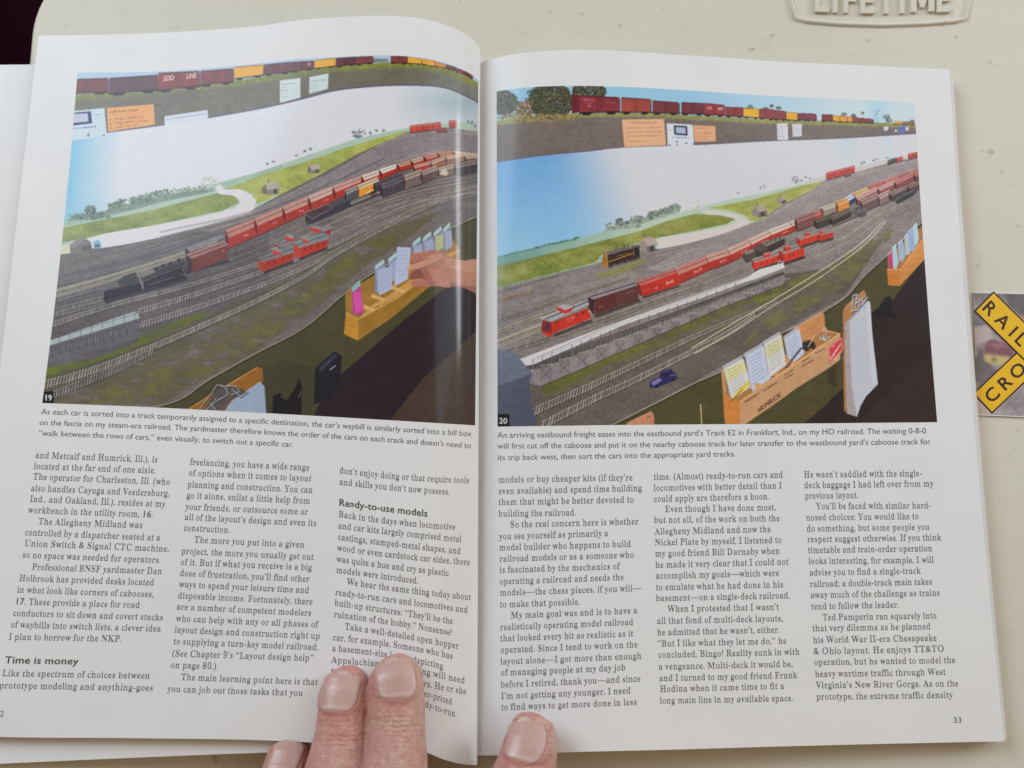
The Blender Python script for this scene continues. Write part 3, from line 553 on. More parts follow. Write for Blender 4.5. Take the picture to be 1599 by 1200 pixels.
def left_picture():
    c = Canvas(60, 82, 752, 668, (95, 87, 88), 5)
    A = lambda *p: [tuple(q) for q in p]
    # sky strip of the upper deck, backdrop of the lower deck
    c.shade(A((60, 82), (752, 82), (752, 160), (60, 160)), lambda X, Y, o: np.stack([165-.0*X, 190+0*X, 212+0*X], 1))
    band_bot = c.smooth([(60, 224), (110, 216), (166, 208), (270, 194), (400, 172), (475, 155), (525, 142.5), (587, 136), (650, 134.5), (700, 140), (752, 164)])
    def backdrop(X, Y, o):
        f = np.clip((X-(108+(340-Y)*.10))/75, 0, 1)**.7                      # cyan at the left end of the painted sky
        a = np.array([128, 186, 214])*(1-f[:, None])+np.array([209, 209, 215])*f[:, None]
        k = np.clip((Y-300)/50, 0, 1)*np.clip((260-X)/130, 0, 1)
        a = a*(1-.6*k[:, None])+np.array([140, 186, 212])*.6*k[:, None]
        g = np.clip((X-610)/110, 0, 1)*np.clip(1.0-np.abs(Y-160)/60, 0.25, 1)
        return a*(1-.75*g[:, None])+np.array([138, 168, 174])*.75*g[:, None]
    c.shade(np.concatenate([band_bot, [(752, 420), (60, 420)]]), backdrop)
    # distant fields, tree line
    horizon = [(60, 350), (103, 345), (140, 335), (200, 322), (300, 297), (400, 270), (470, 246), (550, 219), (600, 207), (660, 196), (752, 190)]
    c.poly(horizon+[(752, 420), (60, 420)], (163, 187, 168), .92, .05)
    c.poly([(60, 352), (200, 326), (330, 290), (440, 258), (440, 268), (300, 305), (180, 336), (60, 362)], (128, 160, 138), .45)
    c.poly(c.smooth([(106, 343), (130, 334), (150, 332), (175, 327), (200, 320), (215, 314), (240, 309), (262, 304), (300, 298), (330, 294), (330, 300), (260, 314), (180, 334), (106, 346)], 4), (120, 138, 124), .9, .1)
    foliage(c, 108, 333, 172, 343, [(96, 118, 106), (116, 134, 118)], 120, 1.4, 2.8, .8)
    foliage(c, 132, 321, 151, 336, [(84, 104, 96), (102, 122, 108)], 90, 1.2, 2.6, .8)
    for i in range(160):
        x = c.r.uniform(170, 262); y = 326-(x-170)*.235+c.r.uniform(-8, 3)
        foliage(c, x-2, y-2, x+2, y+2, [(108, 128, 112), (130, 146, 126), (92, 112, 100)], 2, 1.6, 3)
    for i in range(90):
        x = c.r.uniform(212, 330); y = 310-(x-212)*.16+c.r.uniform(-4, 2)
        foliage(c, x-2, y-2, x+2, y+2, [(122, 140, 128), (145, 158, 140)], 2, 1.4, 2.4, .7)
    foliage(c, 312, 276, 342, 298, [(186, 194, 180), (198, 202, 194), (178, 188, 174)], 160, 1, 2.4, .5)
    foliage(c, 550, 202, 571, 216, [(96, 108, 112), (120, 130, 132)], 40, 1.3, 2.2)
    for x, y in ((578, 209), (588, 204), (599, 205), (484, 233), (476, 236), (463, 242), (418, 256), (427, 253), (731, 190), (737, 192), (742, 197)):
        foliage(c, x-2, y-2.5, x+2, y+2.5, [(92, 106, 106), (112, 124, 120)], 7, 1, 1.8)
    # ground of the yard
    top = [(60, 392), (97, 385), (150, 372), (260, 353), (345, 335), (400, 325), (440, 303), (500, 273), (560, 240), (622, 209), (655, 203), (700, 200), (752, 206)]
    front = c.smooth([(50, 652), (66, 641), (250, 634), (330, 591), (400, 552), (475, 512), (540, 457), (582, 427), (640, 395), (700, 359), (752, 335)])
    yard_ground(c, np.concatenate([top, front[::-1]]), (114, 105, 104))
    yard_ground(c, [(60, 440), (260, 380), (420, 330), (420, 470), (250, 520), (60, 600)], (100, 94, 98))
    yard_ground(c, [(250, 362), (400, 327), (520, 268), (622, 209), (655, 203), (700, 200), (752, 206), (752, 244), (690, 240), (620, 254), (540, 286), (440, 326), (330, 362)], (142, 132, 133))
    # two patches of grass, pale road, shed roofs
    grass(c, [(60, 372), (102, 355), (240, 328), (300, 312), (340, 302), (368, 306), (373, 317), (345, 330), (230, 354), (150, 369), (60, 386)], (112, 128, 58), (160, 166, 92))
    grass(c, [(345, 297), (400, 277), (470, 255), (550, 228), (620, 208), (642, 204), (560, 240), (500, 273), (440, 303), (402, 318), (392, 312), (396, 304), (378, 297)], (142, 152, 62), (184, 186, 106))
    c.poly(c.smooth([(336, 292), (342, 303), (364, 306), (375, 317), (352, 329), (260, 349), (160, 366), (130, 380), (155, 388), (250, 371), (340, 347), (390, 332), (399, 318), (397, 309), (378, 297), (352, 296), (345, 288)]), (211, 206, 210), 1, .05)
    c.poly([(93, 386), (109, 380), (110, 396), (92, 398)], (200, 198, 176), 1, .08)
    c.poly([(110, 384), (127, 370), (142, 378), (144, 392), (112, 396)], (120, 112, 108), 1, .12)
    c.poly([(108, 384), (127, 369), (134, 374), (113, 388)], (140, 130, 124), 1, .1)
    c.poly([(128, 385), (143, 382), (143, 391), (129, 393)], (92, 86, 84), 1)
    c.poly([(145, 378), (155, 374), (159, 387), (147, 389)], (120, 176, 196), 1); c.poly([(147, 383), (156, 381), (156, 386), (148, 387)], (60, 92, 108), .8)
    # sheds on the grass
    for x, y, k in ((423, 297, 1.0), (490, 266, .72)):
        c.poly([(x-14*k, y-3*k), (x-8*k, y-10*k), (x-4*k, y+8*k), (x-14*k, y+5*k)], (120, 112, 104), 1)
        c.poly([(x-4*k, y-1*k), (x+13*k, y-4*k), (x+13*k, y+6*k), (x-4*k, y+8*k)], (136, 128, 118), 1, .1)
        c.poly([(x-10*k, y-11*k), (x+8*k, y-14*k), (x+16*k, y-3*k), (x-4*k, y)], (176, 166, 152), 1, .06)
        c.poly([(x+5*k, y-1*k), (x+9*k, y-2*k), (x+9*k, y+6*k), (x+5*k, y+6*k)], (60, 54, 54), .9)
        c.line([(x-4*k, y-11*k), (x-4*k, y-17*k)], 1.0, (90, 84, 80))
    # the far fan of tracks
    for k in range(9):
        f = k/8
        p = [(250+70*f*0, 362+8*k), (400, 327+f*30), (520, 268+f*30), (610, 222+f*28), (680, 209+f*24), (752, 212+f*24)]
        c.line(c.smooth(p)+[0, 1.8], 1.5, (92, 84, 88), .35); c.line(c.smooth(p), 1.6, (148, 138, 140), .5)
    # ground cover along the front edge
    grass(c, [(62, 612), (70, 588), (140, 572), (215, 540), (223, 528), (330, 490), (440, 440), (540, 372), (620, 352), (690, 330), (640, 370), (560, 425), (500, 478), (400, 548), (250, 632), (66, 640)], (84, 82, 56), (104, 100, 60), .6, .25)
    grass(c, [(120, 622), (230, 585), (330, 545), (420, 500), (500, 440), (540, 400), (600, 365), (660, 345), (560, 420), (500, 470), (400, 540), (260, 615), (150, 632)], (88, 88, 44), (122, 122, 56), .6, .48)
    grass(c, [(62, 596), (72, 575), (150, 560), (213, 536), (222, 520), (330, 484), (330, 488), (220, 541), (150, 570), (66, 598)], (86, 96, 42), (120, 128, 48), .9, .20)
    for k in range(7):
        f = k/6; q = c.smooth([(330, 408+f*52), (420, 372+f*60), (520, 330+f*56), (620, 296+f*36), (752, 268+f*36)])
        c.line(q+[0, 1.6], 1.1, (78, 70, 74), .45); c.line(q, 1.0, (166, 156, 150), .5)
    # near tracks with ties
    dk = (58, 52, 56)
    TB = dict(tie=(146, 140, 140), rail=(152, 146, 144), dark=dk)
    c.track([(60, 417), (93, 410), (200, 388), (300, 362), (400, 333), (520, 284), (600, 246)], 4, 2, 2.6, 2.2, ta=.55, **TB)
    c.track([(60, 438), (93, 428), (200, 402), (300, 374), (400, 345), (480, 309)], 5, 2.4, 3.0, 2.2, ta=.6, **TB)
    c.track([(60, 452), (93, 442), (200, 416), (290, 390), (360, 366)], 6, 3.4, 3.2, 2.4, ta=.7, **TB)
    c.track([(60, 466), (88, 458), (180, 432), (289, 397), (340, 378)], 6, 4, 3.4, 2.6, tie=(140, 132, 118), rail=(196, 188, 168), bed=(176, 168, 148), dark=(112, 104, 94))
    c.track([(60, 478), (83, 470), (160, 448), (230, 428)], 7, 5, 3.8, 3.2, **TB)
    c.track([(60, 494), (80, 487), (160, 467)], 8, 7, 3.8, 3.6, **TB); c.track([(60, 502), (80, 494), (165, 472)], 7, 6, 3.8, 3.6, **TB)
    TF = dict(tie=(158, 150, 148), rail=(178, 170, 166), dark=dk)
    c.track([(60, 514), (80, 508), (172, 478), (280, 450), (400, 414), (470, 388), (560, 345), (640, 312)], 8, 3, 4.6, 2.4, **TF)
    c.track([(217, 487), (300, 462), (400, 428), (500, 392), (580, 356), (660, 322), (735, 300)], 8.5, 2.4, 4.6, 2.4, **TF)
    c.track([(220, 508), (300, 483), (400, 449), (472, 420), (545, 382), (620, 344), (720, 304)], 9, 2.6, 4.8, 2.4, **TF)
    c.track([(55, 605), (130, 584), (215, 552), (300, 516), (400, 471), (475, 432), (525, 398), (612, 351), (705, 306)], 12, 2.6, 5.2, 2.6, tie=(160, 152, 146), rail=(190, 182, 164), dark=dk, bed=(92, 86, 80))
    c.track([(55, 628), (110, 606), (180, 578), (240, 548)], 11, 10, 5.2, 5.0, tie=(140, 132, 128), rail=(160, 152, 146), dark=dk)
    for p in ([(470, 372), (560, 330), (650, 300), (720, 285)], [(500, 372), (600, 333), (700, 303), (752, 287)], [(455, 400), (560, 352), (690, 302), (752, 290)], [(540, 340), (640, 316), (752, 300)], [(560, 372), (660, 322), (752, 296)]):
        c.line(c.smooth(p), .8, (176, 165, 152), .75); c.line(c.smooth(p)+[3, 2.4], .8, (150, 140, 132), .6)
    # loading platform
    c.poly([(60, 537), (80, 531), (212, 486), (219, 497), (80, 539), (60, 546)], (166, 178, 180), 1, .06)
    c.poly([(60, 546), (80, 539), (219, 497), (219, 528), (75, 570), (60, 574)], (104, 100, 108), 1, .12)
    for k in range(44):
        f = k/43; x = 66+f*152; y = 547-f*45
        c.line([(x, y), (x+1.5*math.sin(k*2.1), y+13+3*math.sin(k*1.7))], 1.1, (48, 46, 52), .7)
        c.line([(x+2, y+2), (x+1, y+11)], 1.0, (165, 165, 165), .55)
    for k in range(9): c.line([(75+k*17, 540-k*5.2), (75+k*17, 528-k*5.2)], .7, (90, 92, 96), .7)
    c.line([(70, 534), (216, 489)], .8, (96, 98, 104), .7)
    # first row of cars along the curve
    xs = [357, 402, 446, 486, 524, 569, 597, 624, 646, 666, 688, 712, 752]
    tp = np.array([(357, 370), (400, 352), (450, 331), (522, 300), (540, 291.5), (593, 272), (625, 260), (647, 254.5), (667, 248), (688, 243), (711, 240.5), (752, 245)], float)
    Y = lambda x: float(np.interp(x, tp[:, 0], tp[:, 1]))
    hh = lambda x: float(np.interp(x, [357, 522, 625, 752], [19, 14, 8, 7]))
    rc = [(188, 128, 116), (196, 140, 126), (198, 148, 134), (206, 170, 158), (200, 152, 140), (208, 192, 180), (214, 204, 200), (194, 150, 128), (196, 164, 144), (204, 128, 112), (190, 140, 100), (206, 186, 160)]
    for k in range(12):
        a, b = xs[k], xs[k+1]-1
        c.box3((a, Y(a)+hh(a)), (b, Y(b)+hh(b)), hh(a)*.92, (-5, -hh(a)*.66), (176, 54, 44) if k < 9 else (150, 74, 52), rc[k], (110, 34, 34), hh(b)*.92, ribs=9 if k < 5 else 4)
        if k < 5: c.scribble((a+(b-a)*.55, Y(a)+(Y(b)-Y(a))*.6+hh(a)*.5), (a+(b-a)*.72, Y(a)+(Y(b)-Y(a))*.7+hh(a)*.5), 2.2, (228, 200, 190))
    # second and third rows
    for A_, B_, h, s, r in (((480, 351), (517, 337), 12, (72, 64, 72), (92, 84, 88)), ((518, 336), (548, 322), 12, (64, 60, 74), (90, 84, 92)), ((541, 316), (561, 307), 12, (84, 84, 92), (150, 148, 146)),
                            ((561, 309), (592, 296), 13, (222, 148, 48), (206, 186, 160)), ((586, 300), (630, 284), 9, (64, 56, 66), (88, 78, 86)),
                            ((648, 271), (674, 264), 8, (176, 66, 60), (206, 156, 146)), ((675, 266), (697, 257), 9, (150, 96, 76), (196, 160, 146)), ((698, 258), (728, 252), 9, (150, 104, 88), (206, 176, 158)), ((728, 258), (752, 256), 10, (120, 84, 64), (196, 176, 150)),
                            ((597, 309), (632, 296), 14, (78, 70, 82), (104, 94, 104)), ((633, 297), (660, 287), 15, (120, 104, 100), (170, 152, 140)), ((660, 287), (684, 278), 13, (104, 84, 84), (168, 146, 138)), ((686, 279), (712, 272), 11, (120, 104, 92), (176, 160, 138)), ((712, 276), (752, 268), 13, (70, 60, 62), (128, 116, 112))):
        c.box3(A_, B_, h, (-3, -h*.5), s, r, ribs=5)
    c.poly([(575, 303), (584, 298), (590, 303), (582, 307)], (60, 40, 40)); c.line([(571, 303), (580, 297)], 1.2, (230, 215, 190))
    c.line([(548, 318), (592, 300)], 1.6, (150, 140, 136), .8); c.line([(545, 323), (596, 303)], 2.4, (44, 36, 46), .7)
    c.poly([(686, 272), (694, 262), (700, 270), (697, 275)], (196, 184, 160))
    # brown boxcar and the steam engine on the near track
    c.line([(292, 425), (356, 408)], 5, (50, 42, 56), .75); c.line([(165, 472), (292, 436)], 5, (52, 46, 58), .7)
    c.poly([(289.5, 387.5), (345, 367), (353, 370), (296, 394), (291, 396)], (142, 140, 146), 1, .08); c.poly([(289.5, 387), (295.5, 392), (294, 397), (289.5, 396)], (60, 52, 60))
    for k in range(15):
        f = k/14; c.line([(290+56*f, 387.5-20*f), (296+57*f, 393-23*f)], .8, (100, 98, 106), .7)
    c.poly([(290, 398.5), (300, 405), (301, 425), (292, 422)], (70, 50, 60), 1, .08)
    c.poly([(300, 405), (357, 382), (354, 404), (301, 425)], (124, 64, 62), 1, .12)
    c.poly([(290, 397.5), (351, 376.7), (357, 382), (299, 404.5)], (176, 132, 130), 1, .06)
    c.line([(294, 401), (354, 379.3)], 2.4, (128, 74, 72), .85)
    for k in range(15):
        f = k/14; c.line([(290.5+61*f, 397.5-20.6*f), (299+58*f, 404.5-22.3*f)], .9, (112, 74, 74), .65); c.line([(300+57*f, 406-22.5*f), (301+53*f, 424-20.5*f)], .7, (96, 46, 46), .55)
    c.poly([(345, 391), (351, 388.5), (350.5, 393), (346, 394.5)], (170, 116, 60), .6)
    # tender
    c.poly([(163, 454), (219, 441), (222, 454), (162, 470)], (46, 40, 56), 1, .15)
    c.poly([(161, 451), (166, 443.6), (181, 439), (184.5, 446.5), (163, 454.5)], (108, 106, 104), 1, .1)
    c.poly(c.smooth([(183, 441), (190, 434), (197.5, 430), (206, 427), (212, 426), (216, 433), (217, 440), (189, 449)], 4), (66, 63, 68), 1, .3)
    c.line([(163, 454.5), (189, 448.6), (219, 441)], 1, (100, 96, 100), .7)
    # engine
    c.poly([(225, 434), (289, 416), (292, 434), (225, 452)], (46, 41, 54), 1, .2)
    c.poly([(222, 433), (236, 419.5), (259, 412), (288, 404.5), (290, 415), (258, 426), (239, 432), (226, 437)], (82, 80, 86), 1, .12)
    c.poly([(236, 425), (258, 418), (289, 408.5), (290, 415), (258, 426), (239, 432)], (58, 55, 62), .85, .15)
    c.poly([(216, 425.5), (238, 420), (243.5, 425), (222, 434)], (122, 119, 116), 1, .06)
    c.poly([(222, 434), (243, 426), (244, 434), (226, 440)], (64, 60, 64), 1, .1)
    for x, y, w in ((243, 421, 3.2), (254, 416.5, 3.6), (266, 413, 3.6), (279, 407.5, 3.2)): c.poly(c.smooth([(x-w, y), (x-w*.5, y-3.2), (x+w*.6, y-3.6), (x+w, y-.5), (x, y+1.5)], 4), (44, 41, 46), .95)
    c.line([(239, 432.5), (259, 426), (290, 415.5)], 1.1, (128, 124, 128), .7)
    for k in range(6):
        x, y = 233+k*9.3, 444-k*2.75; t = np.linspace(0, 2*math.pi, 12); c.poly(np.stack([x+3.6*np.cos(t), y+3.6*np.sin(t)], 1), (30, 27, 36), .95); c.line(np.stack([x+2.6*np.cos(t), y+2.6*np.sin(t)], 1), .8, (104, 98, 110), .6)
    c.line([(232, 445), (272, 433)], 1.2, (140, 134, 142), .75); c.line([(228, 438), (236, 436)], 1.6, (110, 106, 110), .8)
    c.line([(214, 427), (218, 436), (224, 450)], 1.5, (156, 150, 154), .85); c.line([(286, 420), (290, 431)], 1.4, (156, 150, 156), .8); c.line([(281, 428), (293, 432)], 1.2, (136, 130, 138), .8)
    # cabooses
    def cab(side, end, roof, walk, red, cup, cuproof, rc=(124, 126, 126)):
        if side: c.line([np.array(side[-1])+[0, 2], np.array(side[-2])+[0, 2]], 3.4, (50, 42, 52), .8); c.poly(side, red, 1, .1)
        if end: c.poly(end, np.array(red)*[1.02, 1.25, 1.25], 1, .08)
        if roof: c.poly(roof, rc, 1, .07); c.line(walk, 1.3, (74, 78, 82), .9)
        c.poly(cup, (196, 54, 44), 1, .06); c.poly(cuproof, (140, 140, 138), 1, .06)
        if side:
            A_, B_ = np.array(side[0]), np.array(side[1]); D_ = (np.array(side[-1])-A_)
            for f in (.16, .36, .60, .82): w = A_+(B_-A_)*f+D_*.18; c.poly([w, w+(B_-A_)*.045, w+(B_-A_)*.045+D_*.32, w+D_*.32], (92, 34, 32), .8)
    cab(None, None, [(427, 382), (456, 370), (460, 379), (438, 386.5)], [(430, 384), (458, 374)], (176, 54, 42), [(444.5, 368), (460, 372), (458, 377.5), (448, 376)], [(445, 368), (452, 365), (460, 370), (456, 373.5)], (134, 124, 126))
    c.line([(427, 382.5), (438, 387)], 1.6, (150, 40, 40), .8)
    cab(None, None, [(500, 357), (513, 351), (519, 355.5), (505, 361.5)], [(502, 359), (516, 353)], (176, 54, 42), [(484, 355.5), (500, 359), (499, 364), (487, 362)], [(484.5, 355), (491, 351.5), (501, 355), (498, 359)], (158, 148, 156))
    c.poly([(508, 362), (516, 358.5), (516, 368), (512, 367)], (180, 40, 46), 1)
    cab([(409, 409), (459, 394.5), (457.5, 407), (413, 424)], [(403.5, 406), (409, 409), (413, 425), (402.5, 421)], [(402.5, 404), (424, 394), (458, 382), (459.5, 394.5), (410, 409.5)], [(405, 406.5), (457, 388.5)], (170, 56, 40), [(424, 390), (439, 394.5), (438, 399), (427, 397.5)], [(422, 389), (429, 385.5), (440, 391), (437, 395)])
    cab([(469, 387), (513, 373), (511, 386), (468, 403)], [(458.5, 381), (469, 387), (467, 405), (458.5, 400)], [(458, 380), (468, 374), (505, 364), (513, 369), (513.5, 373.5), (469, 387.5)], [(463, 383), (510, 368)], (180, 52, 42), [(470, 372), (485, 376), (481, 380.5), (473, 378)], [(468, 371.5), (476, 367), (486.5, 373), (482, 377)], (128, 136, 136))
    # open hopper
    c.poly([(474, 333), (512, 319), (519, 324), (488, 342)], (78, 58, 62), 1, .15); c.poly([(480, 338), (488, 342), (519, 326), (515, 338), (488, 349), (481, 347)], (60, 54, 72), 1, .1); c.line([(474, 333.5), (488, 342), (519, 325), (511, 319.5), (474, 333.5)], 1, (158, 138, 138), .85)
    # red cars at the far end
    for a, b in ((641, 661), (661, 676), (676, 690), (702, 714)): c.box3((a, 208-(a-641)*.12), (b-1, 208-(b-641)*.12), 9, (-1, -3), (196, 76, 66), (206, 130, 116), ribs=4)
    c.box3((683, 208), (698, 206), 5, (-1, -2), (150, 72, 66), (160, 100, 92))
    # upper deck: board, grass lip, cars
    band_top = c.smooth([(60, 160), (118, 151), (250, 139), (360, 129), (400, 124), (500, 108), (600, 101), (650, 101), (700, 111), (752, 134)])
    c.shade(np.concatenate([band_top, band_bot[::-1]]), lambda X, Y, o: np.array([112, 107, 92])+np.clip((X-600)/150, 0, 1)[:, None]*np.array([4, 10, 18])+c.r.normal(0, 2, (len(X), 1)))
    c.line(band_bot+[0, -1.4], 2.4, (98, 90, 124), .85)
    for q, (dy, w, al) in enumerate(((0, 5, .95), (4, 4, .6), (7, 3, .3))): c.line(band_top+[0, dy], w, (128, 136, 62), al)
    for k in range(220):
        x = c.r.uniform(112, 740); y = float(np.interp(x, band_top[:, 0], band_top[:, 1]))+c.r.uniform(-2, 5)
        c.line([(x, y), (x+c.r.uniform(-3, 3), y+1.5)], 1.4, np.array((140, 146, 60))*c.r.uniform(.75, 1.25), .6)
    for q in ((100, 169, 124, 122, 146, 143, (124, 56, 60)), (171, 246, 122, 117, 146, 140, (98, 60, 66)), (247, 311, 114, 111, 141, 134, (140, 56, 54)), (313, 364, 111, 107, 133, 127, (128, 58, 62)),
              (366, 411, 105, 101, 123, 117, (228, 164, 52)), (412, 453, 101, 97, 117, 112, (112, 58, 66)), (454, 490, 97, 95, 112, 107, (112, 58, 64)), (491, 524, 94, 91, 107, 103, (230, 166, 54)),
              (525, 555, 91, 89, 104, 100, (102, 54, 62)), (556, 582, 89, 88, 101, 98, (130, 64, 70)), (610, 636, 88, 88, 98, 99, (130, 60, 62)), (637, 658, 89, 92, 99, 100, (230, 166, 56)), (659, 678, 92, 95, 100, 104, (228, 164, 54)),
              (679, 696, 96, 101, 103, 107, (218, 136, 66)), (697, 711, 101, 105, 107, 111, (116, 76, 68)), (712, 725, 106, 111, 112, 117, (128, 60, 58)), (726, 737, 111, 116, 117, 124, (122, 54, 56))):
        c.boxcar(*q, ribs=(q[6][0] < 200))
    c.poly([(583, 92), (606, 92), (606, 98), (583, 98)], (120, 128, 120), 1, .3)
    c.text('SOO', (255.5, 127), (272, 125.5), 11.5, (234, 222, 216), 'bold'); c.text('LINE', (291, 123.5), (307, 121.5), 11.5, (226, 214, 208), 'bold')
    c.text('O', (480, 103), (485, 102.6), 6, (220, 210, 205), 'bold')
    # cards and the weighing display on the board
    c.poly([(112, 174), (163, 169), (167, 213), (60, 226), (60, 180)], (190, 205, 214), 1, .03)
    c.poly([(108, 177), (142, 174), (144, 193), (108, 197)], (42, 50, 104)); c.poly([(108, 179), (137, 177), (138, 190), (108, 193)], (182, 188, 204))
    c.scribble((112, 183), (126, 181.5), 1, (90, 96, 140), .5); c.scribble((115, 201), (150, 198), 1.8, (70, 82, 128), .7); c.scribble((147, 180), (156, 179), 1.4, (80, 100, 140), .6); c.scribble((147, 185), (151, 185), 1.2, (80, 100, 140), .6)
    foliage(c, 136, 209, 140, 213, [(40, 50, 70)], 6, 1, 1.5); foliage(c, 161, 209, 164, 213, [(50, 60, 90)], 5, .8, 1.3)
    c.poly([(167, 169), (240, 163), (242, 195), (169, 206)], (228, 160, 96), 1, .03)
    c.text('Swift Scale Modes', (170, 177), (216, 173), 4.6, (110, 62, 40), 'bold', .85)
    for k, (s, e) in enumerate((('A.  Weigh LOADED car', 225), ('B.  Weigh EMPTY Vehicle', 231), ('C.  Scale Test Car', 216))): c.text(s, (171, 188.5+k*6.6), (e, 183.8+k*6.2), 4.2, (112, 64, 44), 'sans', .8)
    c.poly([(257, 182), (324, 172), (325, 186), (257, 196)], (200, 206, 220), 1, .03); c.scribble((260, 187), (321, 178), 1.2, (80, 84, 110), .8)
    for q in (((437, 126), (469, 122), (469, 153), (437, 161)), ((483, 121), (513, 115), (512, 139), (483, 147))):
        c.poly(q, (196, 208, 208), 1, .03)
        for k in range(5):
            x, y = q[0]; c.scribble((x+2, y+6+k*5.2*(1 if q[0][0] < 450 else .8)), (x+(26 if k < 1 else 12), y+4+k*5.2*(1 if q[0][0] < 450 else .8)), 1.2, (90, 104, 108), .65)
    # edge of the layout and everything that hangs below it
    c.poly(np.concatenate([front, [(752, 668), (50, 668)]]), (76, 72, 47), 1, .08)
    c.line(front, 1.8, (150, 142, 120), .9); c.line(front+[1, 2], 1.6, (36, 30, 28), .8)
    c.poly([(480, 668), (505, 618), (532, 585), (585, 540), (631, 500), (647, 488), (695, 451), (720, 430), (752, 408), (752, 668)], (46, 34, 44), 1, .1)
    c.shade([(600, 668), (660, 592), (752, 510), (752, 668)], lambda X, Y, o: np.array([74, 60, 52])+c.r.normal(0, 5, (len(X), 1)))
    c.poly([(400, 590), (440, 560), (530, 585), (505, 618), (486, 640), (480, 668), (400, 668)], (70, 66, 46), 1, .06)
    c.line([(716, 445), (719, 523)], 2, (30, 24, 30), .7)
    # bill box and waybills
    c.poly([(539, 458), (560, 444), (585, 430), (640, 394), (700, 365), (717, 388), (700, 404), (620, 470), (560, 499), (540, 490)], (160, 118, 52), 1, .1)
    c.poly([(560, 499), (582, 476), (600, 466), (700, 396), (716, 391), (640, 452)], (206, 156, 88), .9)
    for x, y in ((568, 476), (581, 459), (612, 446)): c.poly([(x, y), (x+20, y+8), (x+19, y+12), (x-1, y+6)], (222, 172, 104), .9)
    c.poly([(560, 499), (620, 466), (680, 421), (717, 391), (717, 405), (680, 440), (610, 498), (559, 532)], (158, 116, 46), 1, .08)
    c.poly([(540, 489), (560, 499), (559, 532), (537, 522)], (190, 136, 50), 1, .08); c.line([(540, 489), (560, 499), (620, 466), (717, 391)], 1.2, (226, 176, 104), .9)
    c.text('KNOX', (632, 466), (656, 450), 6, (70, 44, 24), 'bold', .55); c.scribble((585, 482), (592, 478), 2, (90, 58, 30), .6)
    c.poly([(549, 454), (562, 444), (568, 485), (563, 493), (551, 490)], (184, 62, 140)); c.poly([(552, 458), (563, 452), (567, 484), (555, 492)], (206, 84, 160), .9); c.poly([(549, 450), (562, 437), (563, 446), (551, 457)], (142, 180, 176))
    for x, y, w, h, b in ((585, 416, 18, 42, 0), (606, 405, 16, 36, 0), (644, 380, 15, 28, 0), (660, 372, 16, 26, 0), (677, 364, 15, 30, 1), (692, 358, 13, 34, 0)):
        c.poly([(x, y), (x+w*.8, y-10), (x+w*.9, y-4), (x+w, y+4), (x+w, y+h-4), (x, y+h)], (128, 138, 166)); c.poly([(x, y), (x+w*.8, y-11), (x+w*.85, y-5), (x+1, y+6)], (164, 196, 190))
        c.poly([(x+3, y+6), (x+w, y+1), (x+w+1, y+h-8), (x+4, y+h)], (160, 168, 196) if not b else (184, 186, 120), .95)
        for k in range(5): c.scribble((x+5, y+11+k*5), (x+w-2, y+7+k*5), 1, (104, 108, 140), .5)
    c.poly([(590, 424), (611, 416), (612, 452), (592, 462)], (168, 176, 204)); [c.scribble((594, 428+k*5), (608, 422+k*5), 1, (104, 108, 146), .5) for k in range(6)]
    c.poly([(620, 386), (642, 387), (637, 436), (616, 448)], (176, 184, 212)); [c.scribble((621, 394+k*6), (637, 392+k*6), 1.1, (110, 116, 152), .55) for k in range(7)]
    # the hand that sorts the bills in the picture
    sk = lambda pts, col, al=1.0: c.poly(c.smooth(pts, 5), col, al, .05)
    sk([(664, 400), (680, 392), (700, 399), (720, 407), (752, 409), (752, 464), (744, 459), (728, 451), (709, 447), (700, 449.5), (682, 447), (664, 446), (652, 432), (650, 418)], (178, 124, 104))
    sk([(641, 404), (645, 396.5), (655, 394), (668, 391.5), (680, 391), (684, 398), (668, 404), (655, 408), (644, 412)], (174, 112, 98))
    sk([(640, 441), (646, 438), (660, 436), (672, 440), (676, 447), (664, 447.8), (650, 448.5), (642, 446)], (176, 116, 102))
    sk([(644, 424), (656, 421), (664, 428), (660, 434), (644, 436), (640, 432)], (140, 82, 74))
    sk([(655, 421), (668, 420), (676, 434), (680, 444), (668, 438), (660, 430)], (164, 104, 92))
    sk([(633, 418), (638, 414), (646, 412.5), (657, 407), (669, 399.5), (684, 396), (690, 404), (676, 412), (661, 418), (647, 421.5), (638, 422.5)], (192, 138, 116))
    sk([(633.5, 418.5), (637, 414.5), (642, 414), (643, 417), (638, 420.5)], (206, 164, 146), .8)
    sk([(690, 400), (712, 406), (752, 411), (752, 424), (720, 424), (700, 418)], (196, 148, 126), .55); sk([(700, 440), (724, 446), (752, 450), (752, 464), (728, 452), (705, 448)], (132, 86, 76), .6); sk([(668, 420), (690, 424), (702, 440), (690, 446), (676, 440)], (186, 126, 112), .7)
    for ln, cl, w in (([(648, 421.8), (661, 418.5), (676, 412.5), (690, 406)], (120, 72, 64), 1.3), ([(643, 411.5), (656, 408), (668, 403)], (116, 70, 62), 1.3), ([(646, 397), (656, 394.5), (668, 392.5)], (204, 152, 134), 1), ([(642, 437), (656, 434.5), (664, 436)], (108, 62, 58), 1.2), ([(663, 431), (668, 440), (677, 446)], (120, 74, 66), 1.1), ([(655, 421.5), (662, 430)], (116, 70, 62), 1.1), ([(680, 414), (690, 410), (696, 404)], (150, 100, 86), .9), ([(676, 418), (688, 416)], (146, 98, 84), .8), ([(655, 398), (656, 402)], (140, 88, 78), .9), ([(662, 396), (663, 400)], (140, 88, 78), .8), ([(651, 440), (652, 445)], (140, 90, 80), .8)): c.line(c.smooth(ln, 4), w, cl, .7)
